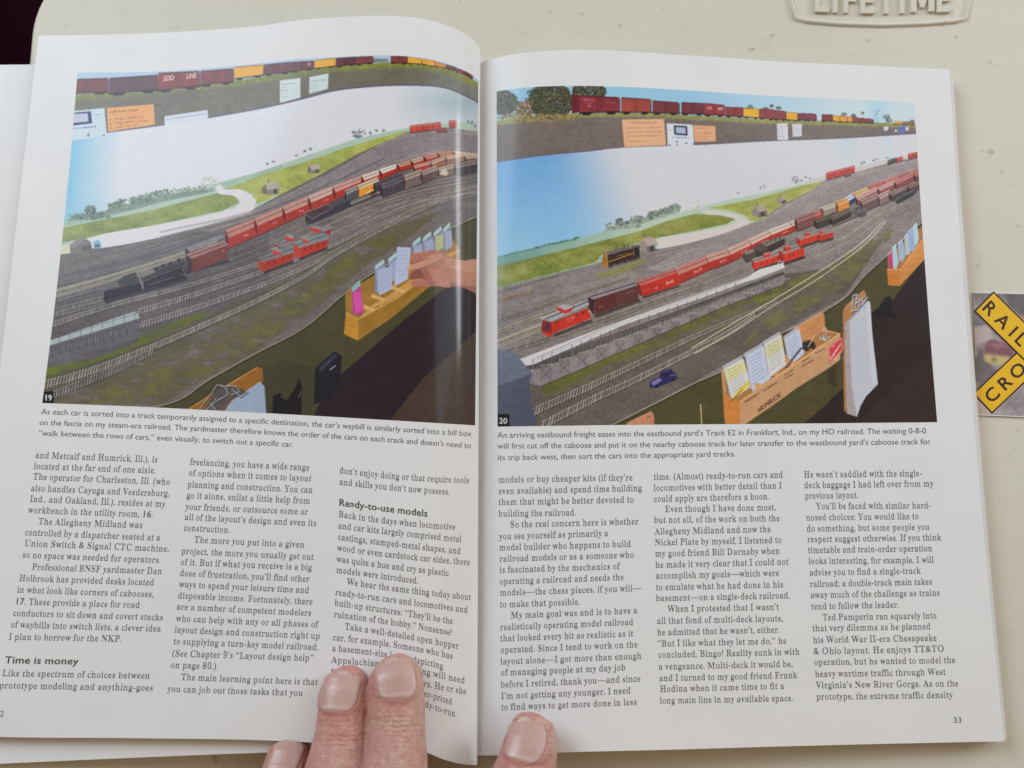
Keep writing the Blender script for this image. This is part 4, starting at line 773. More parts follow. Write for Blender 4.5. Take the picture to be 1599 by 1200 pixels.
    # dark pockets, clipboard
    c.poly([(492, 575), (522, 549), (534, 556), (531, 598), (516, 622), (490, 632)], (34, 30, 42), 1, .1); c.poly([(497, 575), (523, 552), (527, 556), (502, 581)], (66, 62, 80), .9); c.line([(515, 578), (524, 571)], 2, (150, 148, 170), .9)
    c.poly([(425, 668), (426, 618), (436, 614), (448, 624), (462, 605), (466, 590), (471, 600), (471, 640), (470, 668)], (30, 25, 32)); c.line([(438, 619), (448, 625)], 1.2, (120, 112, 120), .8); c.line([(470, 612), (466, 622)], 1.2, (130, 124, 130), .8)
    c.poly([(290, 642), (330, 617), (402, 574), (410, 575), (411, 597), (380, 625), (350, 648)], (150, 96, 34), 1, .08); c.line([(290, 642), (330, 617), (402, 574)], 1.6, (206, 156, 74), .9)
    c.poly([(345, 650), (362, 626), (406, 596), (413, 604), (416, 650)], (150, 166, 188), 1, .04); c.poly([(336, 650), (360, 627), (345, 650)], (100, 80, 120), .8)
    c.poly([(318, 642), (336, 610), (352, 603), (374, 606), (386, 613), (362, 624), (340, 645)], (84, 80, 84), .9, .3)
    for q in ([(312, 639), (334, 609), (338, 602), (346, 602), (352, 608)], [(346, 604), (368, 603), (374, 612), (360, 617)], [(330, 632), (356, 616), (353, 606)], [(322, 640), (334, 630), (337, 622)], [(362, 608), (376, 620), (388, 612)], [(328, 630), (336, 640)]): c.line(np.array(q)+[.5, 1.6], 1.6, (46, 42, 48), .8); c.line(q, 1.5, (164, 166, 174), .9)
    # figure number
    c.poly([(60, 612), (83.5, 611), (83.5, 630), (60, 640)], (14, 12, 14)); c.text('19', (69, 625.5), (81.5, 626.3), 13.5, (236, 236, 236), 'bold')
    return finish(c), c

def right_picture():
    c = Canvas(772, 128, 1468, 672, (108, 100, 100), 9)
    # sky of the upper deck, painted backdrop of the lower deck
    c.shade([(772, 128), (1468, 128), (1468, 215), (772, 215)], lambda X, Y, o: np.array([146, 190, 216])+np.clip((X-1080)/240, 0, 1)[:, None]*np.array([46, 18, 0])+(np.clip(1-np.abs(X-1372)/26, 0, 1)*.6)[:, None]*np.array([-36, -4, 14]))
    band_bot = c.smooth([(772, 254.5), (800, 250.5), (850, 243.5), (920, 237), (975, 231), (1100, 226.5), (1200, 221), (1310, 217), (1440, 209), (1468, 207)])
    def backdrop(X, Y, o):
        e = 918+(Y-250)*.35
        f = np.clip((X-e+78)/150, 0, 1); f = f*f*(3-2*f)
        g = np.clip((Y-250)/150, 0, 1)[:, None]
        a = (np.array([112, 166, 214])*(1-g)+np.array([146, 192, 226])*g)
        a = a*(1-f[:, None])+np.array([205, 205, 210])*f[:, None]
        for xc, w, k in ((1322, 24, .55), (1385, 13, .4)):
            b = (np.clip(1-np.abs(X-xc)/w, 0, 1)*np.clip((270-Y)/45, 0, 1)*k)[:, None]
            a = a*(1-b)+np.array([178, 204, 216])*b
        return a
    c.shade(np.concatenate([band_bot, [(1468, 470), (772, 470)]]), backdrop)
    horizon = [(772, 403), (805, 393), (850, 384), (900, 373), (950, 360), (1000, 347), (1050, 336), (1090, 324), (1140, 312), (1200, 300), (1250, 288), (1290, 273), (1330, 263), (1400, 246), (1468, 236)]
    def fields(X, Y, o):
        f = np.clip((X-780)/220, 0, 1)[:, None]
        g = np.clip((X-1230)/70, 0, 1)[:, None]
        return (np.array([112, 158, 150])*(1-f)+np.array([178, 196, 176])*f)*(1-g)+np.array([200, 192, 188])*g
    c.shade(horizon+[(1468, 500), (772, 500)], fields)
    c.line([(772, 404), (850, 385), (900, 374)], 2, (78, 128, 124), .6)
    for i in range(70):
        x = c.r.uniform(835, 905); foliage(c, x-1.5, 388-(x-835)*.23-2, x+1.5, 388-(x-835)*.23+1, [(84, 124, 112), (104, 146, 134)], 2, 1, 1.8)
    c.poly([(945, 358), (962, 349), (984, 344), (1006, 340), (1030, 332), (1060, 324), (1062, 332), (1000, 350), (945, 362)], (150, 162, 150), .9, .08)
    foliage(c, 945, 347, 1000, 358, [(138, 152, 138), (160, 172, 158)], 80, 1.5, 3); foliage(c, 962, 340, 972, 354, [(110, 122, 112), (134, 144, 134)], 50, 1.5, 3)
    foliage(c, 984, 337, 1006, 349, [(130, 142, 128), (150, 160, 146)], 60, 1.5, 3); foliage(c, 976, 346, 982, 352, [(96, 110, 104)], 12, 1, 2)
    for i in range(130):
        x = c.r.uniform(1012, 1062); y = 338-(x-1012)*.30+c.r.uniform(-5, 4)
        foliage(c, x-2, y-2, x+2, y+2, [(126, 138, 128), (146, 156, 144), (110, 122, 114)], 2, 1.4, 2.6)
    foliage(c, 1080, 314, 1103, 332, [(188, 192, 182), (198, 200, 194)], 120, 1, 2.2, .45)
    foliage(c, 1236, 276, 1248, 286, [(126, 134, 136)], 26, 1, 1.8)
    for x, y in ((1251, 282), (1258, 278), (1265, 279), (1188, 293), (1194, 292), (1152, 302), (1345, 256), (1350, 253), (1365, 251), (1370, 249), (1386, 247), (1390, 250)): foliage(c, x-2, y-2, x+2, y+2, [(120, 130, 128), (140, 146, 142)], 6, .9, 1.7)
    top = [(772, 452), (850, 432), (930, 412), (1000, 388), (1100, 374), (1150, 358), (1185, 345), (1222, 320), (1275, 291), (1290, 281), (1340, 268), (1400, 252), (1468, 240)]
    front = c.smooth([(940, 672), (960, 662), (1020, 632), (1082, 600), (1132, 577), (1197, 532), (1246, 509), (1299, 479), (1324, 461), (1349, 432), (1384, 400), (1436, 350), (1468, 322)])
    yard_ground(c, np.concatenate([top, front[::-1], [(772, 672)]]), (136, 126, 124))
    yard_ground(c, [(772, 565), (830, 566), (1000, 520), (1225, 428), (1300, 420), (1380, 372), (1320, 462), (1082, 598), (940, 672), (772, 672)], (104, 96, 88))
    yard_ground(c, [(1100, 376), (1185, 346), (1275, 291), (1340, 268), (1468, 241), (1468, 262), (1402, 280), (1320, 318), (1240, 350), (1150, 388), (1060, 428), (1010, 420)], (158, 147, 147))
    grass(c, [(772, 417), (805, 409), (860, 396), (930, 379), (1000, 361), (1040, 346), (1085, 334), (1132, 336), (1149, 342), (1135, 350), (1080, 362), (1030, 371), (1005, 377), (975, 388), (940, 398), (930, 410), (850, 431), (772, 451)], (112, 126, 52), (164, 162, 94))
    grass(c, [(925, 431), (960, 420), (985, 410), (1000, 402), (1010, 408), (980, 424), (945, 434)], (128, 128, 66), (150, 146, 90), .85)
    grass(c, [(1108, 325), (1180, 311), (1250, 291), (1287, 283), (1268, 297), (1222, 320), (1186, 345), (1170, 346), (1166, 338), (1140, 329)], (150, 156, 72), (186, 184, 112))
    c.poly(c.smooth([(1096, 328), (1102, 335), (1125, 337), (1150, 344), (1132, 354), (1080, 364), (1028, 373), (1026, 389), (1100, 374), (1152, 357), (1171, 346), (1150, 336), (1112, 329)]), (206, 198, 194), 1, .05)
    for x, y, k in ((1186, 332, 1.0), (1012, 385, 1.25), (1221, 314, .6)):
        c.poly([(x-12*k, y-2*k), (x-6*k, y-9*k), (x-1*k, y), (x-1*k, y+8*k), (x-12*k, y+5*k)], (148, 136, 130), 1, .08)
        c.poly([(x-1*k, y), (x+11*k, y-3*k), (x+12*k, y+5*k), (x-1*k, y+8*k)], (112, 104, 100), 1, .1)
        c.poly([(x-7*k, y-10*k), (x+5*k, y-12*k), (x+13*k, y-4*k), (x-1*k, y)], (176, 160, 152), 1, .06)
        c.poly([(x+3*k, y), (x+7*k, y-1*k), (x+7*k, y+6*k), (x+3*k, y+6*k)], (62, 58, 60), .85); c.line([(x-4*k, y-10*k), (x-4*k, y-16*k)], 1, (96, 84, 80))
    c.poly([(1022, 383), (1030, 386), (1031, 389), (1024, 389)], (176, 204, 206), 1)
    # fan of far tracks
    for k in range(9):
        f = k/8; p = c.smooth([(1010+k*6, 398+5*k), (1110, 374+f*24), (1190, 346+f*26), (1260, 308+f*34), (1340, 276+f*34), (1468, 243+f*30)])
        c.line(p+[0, 1.8], 1.5, (106, 98, 100), .35); c.line(p, 1.5, (164, 154, 154), .5)
    dk = (70, 62, 64); TB = dict(tie=(150, 136, 130), rail=(172, 158, 146), dark=dk)
    for p in ([(772, 456), (860, 438), (940, 420), (1010, 402)], [(830, 470), (930, 440), (1040, 412), (1120, 384)], [(850, 480), (960, 446), (1080, 410)]): c.line(c.smooth(p), 1.0, (158, 146, 142), .6); c.line(c.smooth(p)+[0, 4], 1.0, (150, 138, 134), .6)
    c.track([(772, 458), (810, 447), (870, 430)], 4, 3, 3, 2.6, **TB); c.track([(772, 471), (832, 456)], 5, 4, 3, 3, tie=(168, 142, 110), rail=(190, 160, 126), dark=dk)
    c.track([(772, 503), (800, 494), (860, 474), (920, 454), (980, 434)], 5.5, 3, 3.4, 2.6, **TB)
    c.track([(772, 521), (800, 510), (845, 494), (900, 474)], 6, 5, 3.6, 3.2, tie=(172, 156, 134), rail=(208, 190, 164), dark=dk)
    c.track([(772, 540), (800, 528), (845, 511)], 6.5, 6, 3.8, 3.6, tie=(170, 158, 140), rail=(220, 208, 188), bed=(186, 172, 152), dark=dk)
    c.track([(772, 556), (812, 543), (900, 514), (990, 483), (1070, 455), (1140, 430), (1200, 405)], 8.5, 4.4, 4.0, 2.8, tie=(150, 138, 132), rail=(188, 172, 152), dark=dk)
    c.track([(860, 514), (930, 494), (1000, 468), (1070, 446), (1130, 424)], 6, 3.6, 3.6, 2.6, tie=(160, 148, 138), rail=(190, 172, 146), dark=dk)
    for p in ([(1199, 395), (1260, 378), (1320, 350), (1378, 322)], [(1260, 392), (1310, 374), (1350, 350), (1392, 318)], [(1240, 412), (1300, 390), (1350, 362), (1400, 322)], [(1290, 362), (1340, 342), (1400, 316)], [(1310, 378), (1360, 342), (1410, 318)]):
        c.line(c.smooth(p), .8, (196, 182, 166), .8); c.line(c.smooth(p)+[2.5, 2.5], .8, (170, 156, 144), .6)
    for k in range(6):
        f = k/5; q = c.smooth([(1100, 442+f*12), (1190, 404+f*18), (1270, 374+f*24), (1340, 336+f*22), (1420, 296+f*20)])
        c.line(q+[0, 1.5], 1.0, (100, 92, 94), .4); c.line(q, .9, (184, 172, 164), .5)
    # ground cover
    grass(c, [(845, 602), (990, 540), (1125, 480), (1226, 440), (1300, 412), (1350, 380), (1400, 345), (1360, 392), (1300, 430), (1200, 485), (1120, 520), (990, 572), (850, 625)], (98, 96, 62), (120, 114, 72), .7, .35)
    grass(c, [(1190, 500), (1260, 456), (1330, 405), (1400, 352), (1380, 388), (1320, 446), (1250, 488), (1160, 540)], (102, 98, 60), (126, 120, 74), .75, .40)
    grass(c, [(1150, 480), (1226, 446), (1300, 412), (1340, 388), (1320, 405), (1260, 440), (1200, 470)], (100, 100, 44), (136, 132, 66), .8, .45)
    grass(c, [(845, 604), (990, 542), (1125, 482), (1226, 444), (1232, 450), (1125, 490), (990, 552), (850, 616)], (88, 92, 46), (116, 118, 54), .9, .22)
    # near tracks
    c.track([(832, 644), (880, 622), (925, 602), (1000, 566), (1080, 528), (1150, 498), (1215, 470)], 12, 5, 5.6, 3.2, tie=(150, 140, 132), rail=(196, 184, 168), dark=(52, 46, 46))
    c.track([(848, 664), (930, 622), (985, 597), (1080, 550), (1140, 518), (1180, 490)], 12.5, 6.5, 5.6, 3.6, tie=(152, 142, 132), rail=(218, 208, 190), dark=(50, 44, 44))
    c.line(c.smooth([(1080, 544), (1140, 508), (1192, 478), (1274, 428), (1340, 384), (1379, 346)]), 1.3, (224, 212, 192), .9)
    c.line(c.smooth([(1084, 553), (1150, 516), (1199, 483), (1280, 434), (1349, 383), (1384, 345)]), 1.3, (218, 204, 182), .9)
    # trestle: walkway, railing, bents, retaining wall
    c.poly([(810, 568), (832, 577), (900, 553), (1000, 513), (1100, 476), (1225, 428), (1226, 444), (1125, 482), (990, 541), (845, 604), (800, 590)], (140, 132, 132), 1, .12)
    c.poly([(812, 580), (845, 575), (1000, 516), (1225, 430), (1224, 424), (1000, 507), (830, 567)], (70, 66, 66), .75)
    def up(f): return np.array([820+f*404, 570-f*141.0+10*math.sin(f*math.pi)*.2])
    for k in range(120):
        f = k/119; p = up(f); s = 1-.45*f
        c.line([p, p+[c.r.uniform(-2, 2), 12*s]], 1.0, (164, 156, 152), .6); c.line([p+[2, 2], p+[2+c.r.uniform(-2, 2), 13*s]], 1.0, (64, 60, 62), .65)
    for k in range(15):
        f = k/14; p = up(f)+[4, 3]; s = 1-.42*f
        for dx in (-9, -3, 3, 9): c.line([p+[dx*.5*s, 8*s], p+[dx*s, 30*s]], .8, (86, 80, 84), .75)
        c.line([p+[-10*s, 12*s], p+[9*s, 32*s]], 1, (84, 78, 82), .8); c.line([p+[9*s, 12*s], p+[-9*s, 32*s]], 1, (84, 78, 82), .8); c.line([p+[-9*s, 9*s], p+[10*s, 5*s]], 1.2, (188, 180, 176), .7)
    c.line([(845, 604), (990, 541), (1125, 482), (1226, 444)], 1.4, (66, 60, 54), .8)
    c.poly([(812, 561), (975, 499), (1075, 464), (1199, 421), (1222, 411), (1226, 418), (1100, 464), (976, 507), (832, 570), (815, 572)], (208, 205, 206), 1, .05)
    for k in range(27):
        f = k/26; p = np.array([832+f*392, 570-f*151]); c.line([p, p+[0, -9+3.5*f]], .9, (84, 78, 80), .85)
    c.line([(832, 562), (976, 499), (1100, 457), (1224, 413)], .8, (96, 90, 92), .8); c.line([(832, 566), (976, 503), (1100, 460), (1224, 416)], .6, (110, 104, 106), .6)
    # switcher diesel with yellow stripes
    c.line([(950, 417), (1000, 403)], 4, (76, 66, 70), .6)
    c.poly([(949, 397.5), (989, 388), (999, 385), (999.5, 401), (950, 416)], (64, 46, 40), 1, .12); c.poly([(988, 388.5), (999, 385), (999.5, 401), (990, 404)], (50, 42, 42), 1, .1)
    c.poly([(946, 394), (971, 387), (989, 385.5), (989, 388), (950, 398.5)], (112, 106, 110), 1, .08); c.poly([(985, 384.5), (997, 382), (1000, 385.5), (989, 388.5)], (96, 90, 94), 1)
    for x in (962, 975, 981): c.line([(x, 389-(x-962)*.2), (x, 385-(x-962)*.2)], 2, (74, 68, 72), .9)
    c.poly([(942.5, 396), (949, 397.5), (949.5, 417.5), (938, 416)], (170, 118, 52), 1, .15); c.line([(941, 404), (948, 408)], 1, (80, 56, 34), .7); c.line([(943, 398), (942, 414)], .8, (90, 60, 36), .6)
    c.line([(950.5, 409.5), (970, 402.5), (990, 395.5)], 1.2, (208, 158, 78), .95); c.line([(962, 401), (983, 395)], 1.3, (168, 116, 58), .8); c.line([(989, 389), (991, 404)], .9, (196, 150, 76), .7); c.line([(999, 386), (1000, 401)], 1.2, (196, 156, 84), .8)
    for k in range(6): foliage(c, 952+k*7.4, 412.5-k*2.2, 957+k*7.4, 417-k*2.2, [(36, 30, 34), (66, 56, 54)], 6, .8, 1.6)
    # red train coming in: long first row running away
    xs = [1059, 1107, 1141, 1174, 1205, 1238, 1262, 1287, 1312, 1336, 1360, 1384, 1408, 1468]
    tp = np.array([(1059, 428), (1107, 408), (1140, 397), (1174, 381), (1209, 364), (1242, 351), (1269, 340), (1286, 332), (1320, 319), (1333, 308), (1365, 294), (1402, 280), (1432, 269), (1468, 258)], float)
    Y = lambda x: float(np.interp(x, tp[:, 0], tp[:, 1])); hh = lambda x: float(np.interp(x, [1059, 1140, 1240, 1330, 1468], [16, 14, 10, 8, 6.5]))
    cols = [(184, 56, 46)]*7+[(190, 70, 60), (52, 60, 118), (206, 150, 66), (176, 60, 58), (170, 60, 56), (160, 64, 60)]
    rf = [(196, 132, 120), (204, 156, 142), (208, 170, 156), (212, 182, 168), (214, 196, 184), (206, 184, 172), (196, 120, 110), (196, 120, 108), (196, 200, 216), (210, 178, 128), (196, 110, 104), (196, 126, 116), (180, 110, 104)]
    for k in range(12, -1, -1):
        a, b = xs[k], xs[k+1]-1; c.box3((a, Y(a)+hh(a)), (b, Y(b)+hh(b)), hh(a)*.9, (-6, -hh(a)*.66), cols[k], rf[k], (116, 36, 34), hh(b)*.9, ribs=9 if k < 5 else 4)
        if k < 5: c.text('Swift', (a+(b-a)*.52, Y(a)+(Y(b)-Y(a))*.52+hh(a)*.62), (a+(b-a)*.80, Y(a)+(Y(b)-Y(a))*.80+hh(b)*.62), 6.2-k*.7, (232, 206, 196), 'bold', .9)
    c.line([(1004, 465), (1060, 447)], 4, (66, 52, 52), .7); c.line([(930, 494), (999, 470)], 5, (62, 52, 54), .7); c.line([(866, 524), (924, 501)], 5, (66, 52, 52), .7)
    c.poly([(999.6, 447), (1058, 426), (1060, 445), (1002.6, 463.5)], (190, 52, 42), 1, .08); c.poly([(993.6, 440), (1052, 421.5), (1058, 426), (999.6, 447.5)], (196, 104, 96), 1, .06); c.line([(996.5, 443), (1055, 423.6)], 1.1, (120, 58, 56), .85); c.poly([(993.6, 440), (999.6, 447), (1002.6, 463.5), (996, 458)], (120, 40, 36), 1)
    for k in range(12):
        f = k/11; c.line([(999.6+58.4*f, 447-21*f), (1002.6+57.4*f, 463.5-18.5*f)], .6, (150, 38, 32), .4); c.line([(993.6+58*f, 440-18.5*f), (999.6+58*f, 447-21*f)], .6, (160, 80, 74), .5)
    c.text('Swift', (1040, 445.5), (1052, 441), 8, (236, 212, 202), 'bold', .9); c.poly([(1023, 449), (1027, 448), (1024.5, 453)], (226, 196, 186), .7); c.scribble((1006, 454), (1018, 450), 1.2, (222, 170, 160), .5)
    c.poly([(918.5, 463.5), (927.5, 468), (928, 493.5), (918.5, 481)], (62, 46, 46), 1, .1); c.poly([(927.5, 468), (996.6, 445.5), (997, 468), (929, 491.5)], (104, 52, 52), 1, .1); c.poly([(962, 457), (996.6, 445.5), (997, 468), (962, 480)], (106, 68, 66), .55, .1)
    c.poly([(918.5, 463.5), (986, 440.5), (996.6, 445), (925, 467.5)], (152, 142, 144), 1, .06); c.line([(921.5, 464), (992, 442.2)], 1.8, (58, 58, 78), .9)
    for k in range(14):
        f = k/13; c.line([(927.5+69*f, 468-22.5*f), (929+68*f, 491-23*f)], .6, (80, 40, 42), .5)
    c.scribble((935, 480), (942, 478), 2, (190, 160, 150), .6); c.scribble((978, 458), (988, 454.5), 2, (180, 156, 150), .5)
    c.poly([(847, 499.5), (861, 503), (862, 527), (846, 519)], (150, 44, 42), 1, .08); c.poly([(852, 503), (857, 504.5), (857, 519), (851, 516)], (74, 56, 84), .85); c.poly([(846, 517), (862, 522), (862, 527), (857, 526), (845, 520)], (206, 60, 46), 1)
    c.poly([(861, 503), (918.5, 481.5), (923, 496.5), (916, 500), (864.5, 520.5), (862, 527)], (198, 54, 42), 1, .08)
    for x, y in ((869, 503), (888.5, 496), (899, 491), (909, 487)): c.poly([(x, y), (x+2.4, y-.9), (x+2.4, y+3), (x, y+4)], (96, 34, 36), .85)
    c.poly([(842, 498), (875, 483.5), (914, 469.5), (921, 475.5), (860, 503)], (168, 163, 167), 1, .05); c.line([(851, 499), (917, 471.5)], 1.6, (56, 60, 76), .9); c.line([(861, 504), (920, 480.5)], 1.4, (112, 112, 84), .8)
    c.poly([(870, 480), (882.5, 485), (894, 481), (893, 486.5), (882.5, 490.5), (870.5, 485)], (196, 48, 44), 1); c.poly([(870, 479), (881, 475), (894.5, 479), (882.5, 484)], (176, 162, 170), 1, .05); c.line([(895.5, 483), (896, 477)], 1.2, (60, 56, 60), .9); c.scribble((884, 500), (896, 495.5), 1.6, (238, 196, 186), .7); c.scribble((887, 503), (893, 500.5), 1.4, (238, 196, 186), .6)
    c.poly([(918, 486), (922, 485), (921, 490)], (230, 200, 180), .8)
    def caboose(A_, B_, h, dep, cup, k=1.0):
        A_, B_, dep = np.array(A_, float), np.array(B_, float), np.array(dep, float)
        c.line([A_+[1, 2], B_+[1, 2]], 3.2*k, (60, 44, 44), .85)
        c.box3(A_, B_, h, dep, (212, 62, 42), (156, 144, 138), (178, 46, 36), ribs=0)
        m = A_+(B_-A_)*cup+[0, -h]+dep*.3; q = (B_-A_)*.22
        c.poly([m, m+q, m+q+[0, -h*.4], m+[0, -h*.4]], (212, 58, 44)); c.poly([m+[0, -h*.4], m+q+[0, -h*.4], m+q+[0, -h*.4]+dep*.5, m+[0, -h*.4]+dep*.5], (186, 120, 112)); c.poly([m, m+[0, -h*.4], m+[0, -h*.4]+dep*.5, m+dep*.5], (170, 44, 40))
        for f in (.24, .46, .68, .86):
            w = A_+(B_-A_)*f; c.poly([w+[0, -h*.7], w+[1.8*k, -h*.75], w+[1.8*k, -h*.42], w+[0, -h*.37]], (104, 30, 28), .8)
    # second rows further up the yard
    for A_, B_, h, s, r in (((1340, 322), (1373, 305), 9, (150, 90, 86), (206, 160, 156)), ((1374, 306), (1400, 294), 8, (156, 84, 82), (206, 166, 164)), ((1400, 296), (1430, 281), 8, (150, 76, 74), (196, 130, 126)), ((1430, 284), (1468, 266), 8, (120, 60, 60), (180, 110, 106)),
                            ((1286, 338), (1310, 330), 9, (150, 138, 124), (206, 190, 172)), ((1309, 332), (1326, 325), 11, (224, 142, 58), (222, 172, 110)), ((1245, 362), (1274, 351), 14, (126, 82, 78), (168, 116, 110)), ((1275, 358), (1301, 349), 10, (76, 68, 62), (112, 104, 92)), ((1300, 352), (1330, 338), 8, (70, 62, 58), (120, 110, 100)),
                            ((1347, 333), (1373, 321), 13, (116, 88, 88), (166, 136, 132)), ((1374, 322), (1392, 313), 11, (150, 112, 112), (190, 160, 158)), ((1392, 315), (1420, 302), 9, (84, 70, 70), (150, 126, 122)), ((1420, 303), (1468, 280), 8, (86, 62, 64), (150, 104, 104))):
        c.box3(A_, B_, h, (-4, -h*.5), s, r, ribs=5)
    foliage(c, 1333, 323, 1353, 339, [(86, 78, 80), (104, 96, 96), (124, 116, 114)], 60, 2, 4); c.line([(1302, 354), (1352, 332)], 2, (60, 50, 54), .7)
    c.poly([(1397, 315), (1405, 309), (1427, 296), (1432, 300), (1425, 307), (1402, 319)], (64, 60, 58), 1, .2); c.line([(1399, 312), (1426, 298)], 2, (120, 116, 108), .8)
    # steam engine waiting
    c.poly([(1160, 394), (1176, 390), (1181, 393), (1180, 406), (1166, 411), (1160, 406)], (84, 74, 70), 1, .15); c.poly([(1160, 394), (1176, 389), (1181, 393), (1166, 398)], (136, 122, 116), 1, .1)
    c.poly([(1176, 386), (1190, 381), (1198, 385), (1226, 372), (1226, 382), (1200, 396), (1182, 404)], (66, 58, 56), 1, .2); c.poly([(1174, 388), (1184, 382), (1196, 384), (1200, 390), (1186, 394)], (92, 82, 76), 1, .12)
    c.poly([(1187, 380), (1222, 368), (1226, 372), (1196, 385)], (128, 118, 110), 1, .15)
    for k in range(4): c.line([(1196+k*7, 377-k*2.6), (1197+k*7, 381-k*2.6)], 2, (70, 62, 60), .9)
    caboose((1178, 422), (1220, 408), 11, (-4, -6), .4, .9); caboose((1224, 411), (1256, 400), 14, (-8, -6), .18, .9); caboose((1249, 385), (1280, 375), 10, (-5, -5), .34, .8); caboose((1281, 377), (1301, 371), 9, (-4, -4), .1, .7)
    c.poly([(1185, 421), (1222, 411), (1226, 418), (1180, 436), (1150, 445)], (208, 205, 206), 1, .05)
    for k in range(6): c.line([(1186+k*7.5, 422-k*2.6), (1186+k*7.5, 415-k*2.6)], .9, (90, 84, 86), .8)
    c.line([(1215, 417), (1216, 408), (1223, 409), (1223, 418)], 1, (230, 230, 232), .8)
    for a, b in ((1291, 1302), (1302, 1314), (1314, 1325), (1325, 1336)): c.box3((a, 281-(a-1291)*.26), (b-1, 281-(b-1291)*.26), 8, (-1, -3), (200, 70, 66), (210, 120, 114), ribs=3)
    c.box3((1319, 277), (1329, 274), 4, (-1, -2), (150, 80, 80), (160, 110, 106)); c.box3((1387, 258), (1400, 253), 5, (-1, -2), (84, 80, 80), (110, 106, 102)); c.box3((1401, 254), (1410, 251), 5, (-1, -2), (196, 76, 76), (206, 120, 118))
    for a in (1419, 1426, 1432): c.box3((a, 249-(a-1419)*.2), (a+6, 248-(a-1419)*.2), 6, (-1, -3), (196, 62, 60), (206, 110, 104))
    # upper deck
    band_top = c.smooth([(772, 192), (800, 189), (850, 184), (900, 180), (1000, 179), (1100, 184), (1200, 189), (1330, 193), (1440, 196), (1468, 197)])
    c.shade(np.concatenate([band_top, band_bot[::-1]]), lambda X, Y, o: np.array([119, 108, 101])+c.r.normal(0, 2.2, (len(X), 1))-np.clip((Y-225)/30, 0, 1)[:, None]*np.array([6, 6, 4]))
    c.line(band_bot+[0, -1], 1.8, (104, 94, 122), .7)
    for dy, w, al in ((0, 5, .95), (3.5, 3, .5)): c.line(band_top+[0, dy], w, (146, 146, 84), al)
    for k in range(260):
        x = c.r.uniform(774, 1300); y = float(np.interp(x, band_top[:, 0], band_top[:, 1]))+c.r.uniform(-2.5, 4.5); c.line([(x, y), (x+c.r.uniform(-3, 3), y+1.3)], 1.3, np.array((152, 150, 90))*c.r.uniform(.75, 1.25), .6)
    gr = [(70, 70, 52), (86, 84, 64), (104, 100, 76), (52, 54, 46)]
    foliage(c, 766, 142, 808, 180, gr, 700, 1, 2.8, .8); foliage(c, 826, 130, 896, 186, gr, 1900, 1, 3, .8); foliage(c, 894, 128, 946, 160, gr, 800, 1, 2.8, .8); foliage(c, 820, 136, 850, 186, gr, 150, 1, 2.2, .7)
    foliage(c, 804, 158, 830, 186, [(160, 120, 96), (140, 120, 84), (110, 96, 70)], 130, 1.5, 3.5); foliage(c, 776, 178, 900, 190, [(140, 122, 76), (120, 116, 70), (160, 134, 92)], 320, 1.2, 2.8)
    for x, y, k in ((1172, 165, 6), (1195, 168, 4), (1216, 167, 4), (1205, 164, 3), (1318, 177, 5), (1333, 179, 4), (1384, 180, 6), (1388, 186, 5), (1424, 188, 4), (1347, 176, 2)): foliage(c, x-k*.95, y-k*.2, x+k*.95, y+k*1.3, [(92, 96, 84), (114, 116, 102)], 40, .8, 1.6, .75)
    for x in (1366, 1370): c.line([(x, 171), (x-1, 192)], .8, (120, 140, 160), .8)
    c.line([(1366, 180), (1374, 172)], 1, (110, 150, 190), .8)
    c.poly([(893, 148), (907, 149), (908, 175), (893, 178)], (110, 36, 46), 1, .1)
    for q in ((905, 967, 149, 152, 176, 174, (140, 52, 60)), (970, 1016, 152, 155, 175, 175, (164, 72, 62)), (1019, 1060, 157, 160, 176, 177, (124, 56, 58)), (1064, 1099, 160, 161, 177, 178, (116, 54, 58)), (1100, 1131, 161, 164, 179, 180, (156, 54, 56)), (1133, 1160, 167, 168, 181, 182, (146, 58, 58)),
              (1161, 1185, 169, 170, 182, 184, (232, 174, 44)), (1186, 1208, 170, 171, 184, 186, (150, 66, 64)), (1209, 1227, 172, 174, 186, 187, (144, 66, 68)), (1228, 1245, 175, 176, 187, 188, (230, 166, 54)), (1246, 1260, 177, 177, 187, 188, (128, 60, 76)), (1261, 1274, 177, 178, 188, 188, (140, 62, 76)),
              (1283, 1300, 179, 179, 189, 189, (130, 54, 58)), (1301, 1311, 180, 181, 189, 190, (228, 164, 60)), (1312, 1322, 181, 182, 190, 191, (228, 160, 60)), (1323, 1331, 182, 183, 190, 191, (224, 150, 74)), (1332, 1342, 183, 184, 191, 192, (140, 72, 66)), (1343, 1352, 184, 185, 192, 192, (146, 66, 64)), (1353, 1363, 185, 186, 192, 193, (140, 70, 66)), (1396, 1410, 189, 190, 194, 194, (214, 160, 80)), (1411, 1426, 190, 190, 195, 195, (150, 110, 86))):
        c.boxcar(*q, ribs=(q[6][0] < 200 and q[0] < 1200))
    c.line([(931.5, 153), (931.5, 175)], .8, (100, 40, 48), .7); c.scribble((912, 156), (926, 157), 2, (214, 170, 170), .5); c.scribble((914, 161), (924, 161.5), 1.6, (214, 170, 170), .5); c.scribble((918, 166), (923, 166), 3, (220, 180, 180), .5); c.scribble((947, 160), (960, 161), 1.6, (214, 170, 170), .5)
    c.text('SOO', (1104, 171), (1112, 171.5), 6, (232, 216, 212), 'bold'); c.text('LINE', (1121, 172), (1129, 172.4), 6, (232, 216, 212), 'bold')
    for q, cc in (([(971, 187), (1037, 186), (1040, 227), (975, 230)], (222, 172, 134)), ([(1083, 196), (1117, 197), (1118, 221), (1085, 222)], (220, 168, 126))): c.poly(q, cc, 1, .03); c.line(q+[q[0]], .8, (190, 130, 96), .7)
    c.text('SWIFT PROCEDURES SCALE', (985, 193.5), (1025, 193), 4, (150, 88, 70), 'bold', .8)
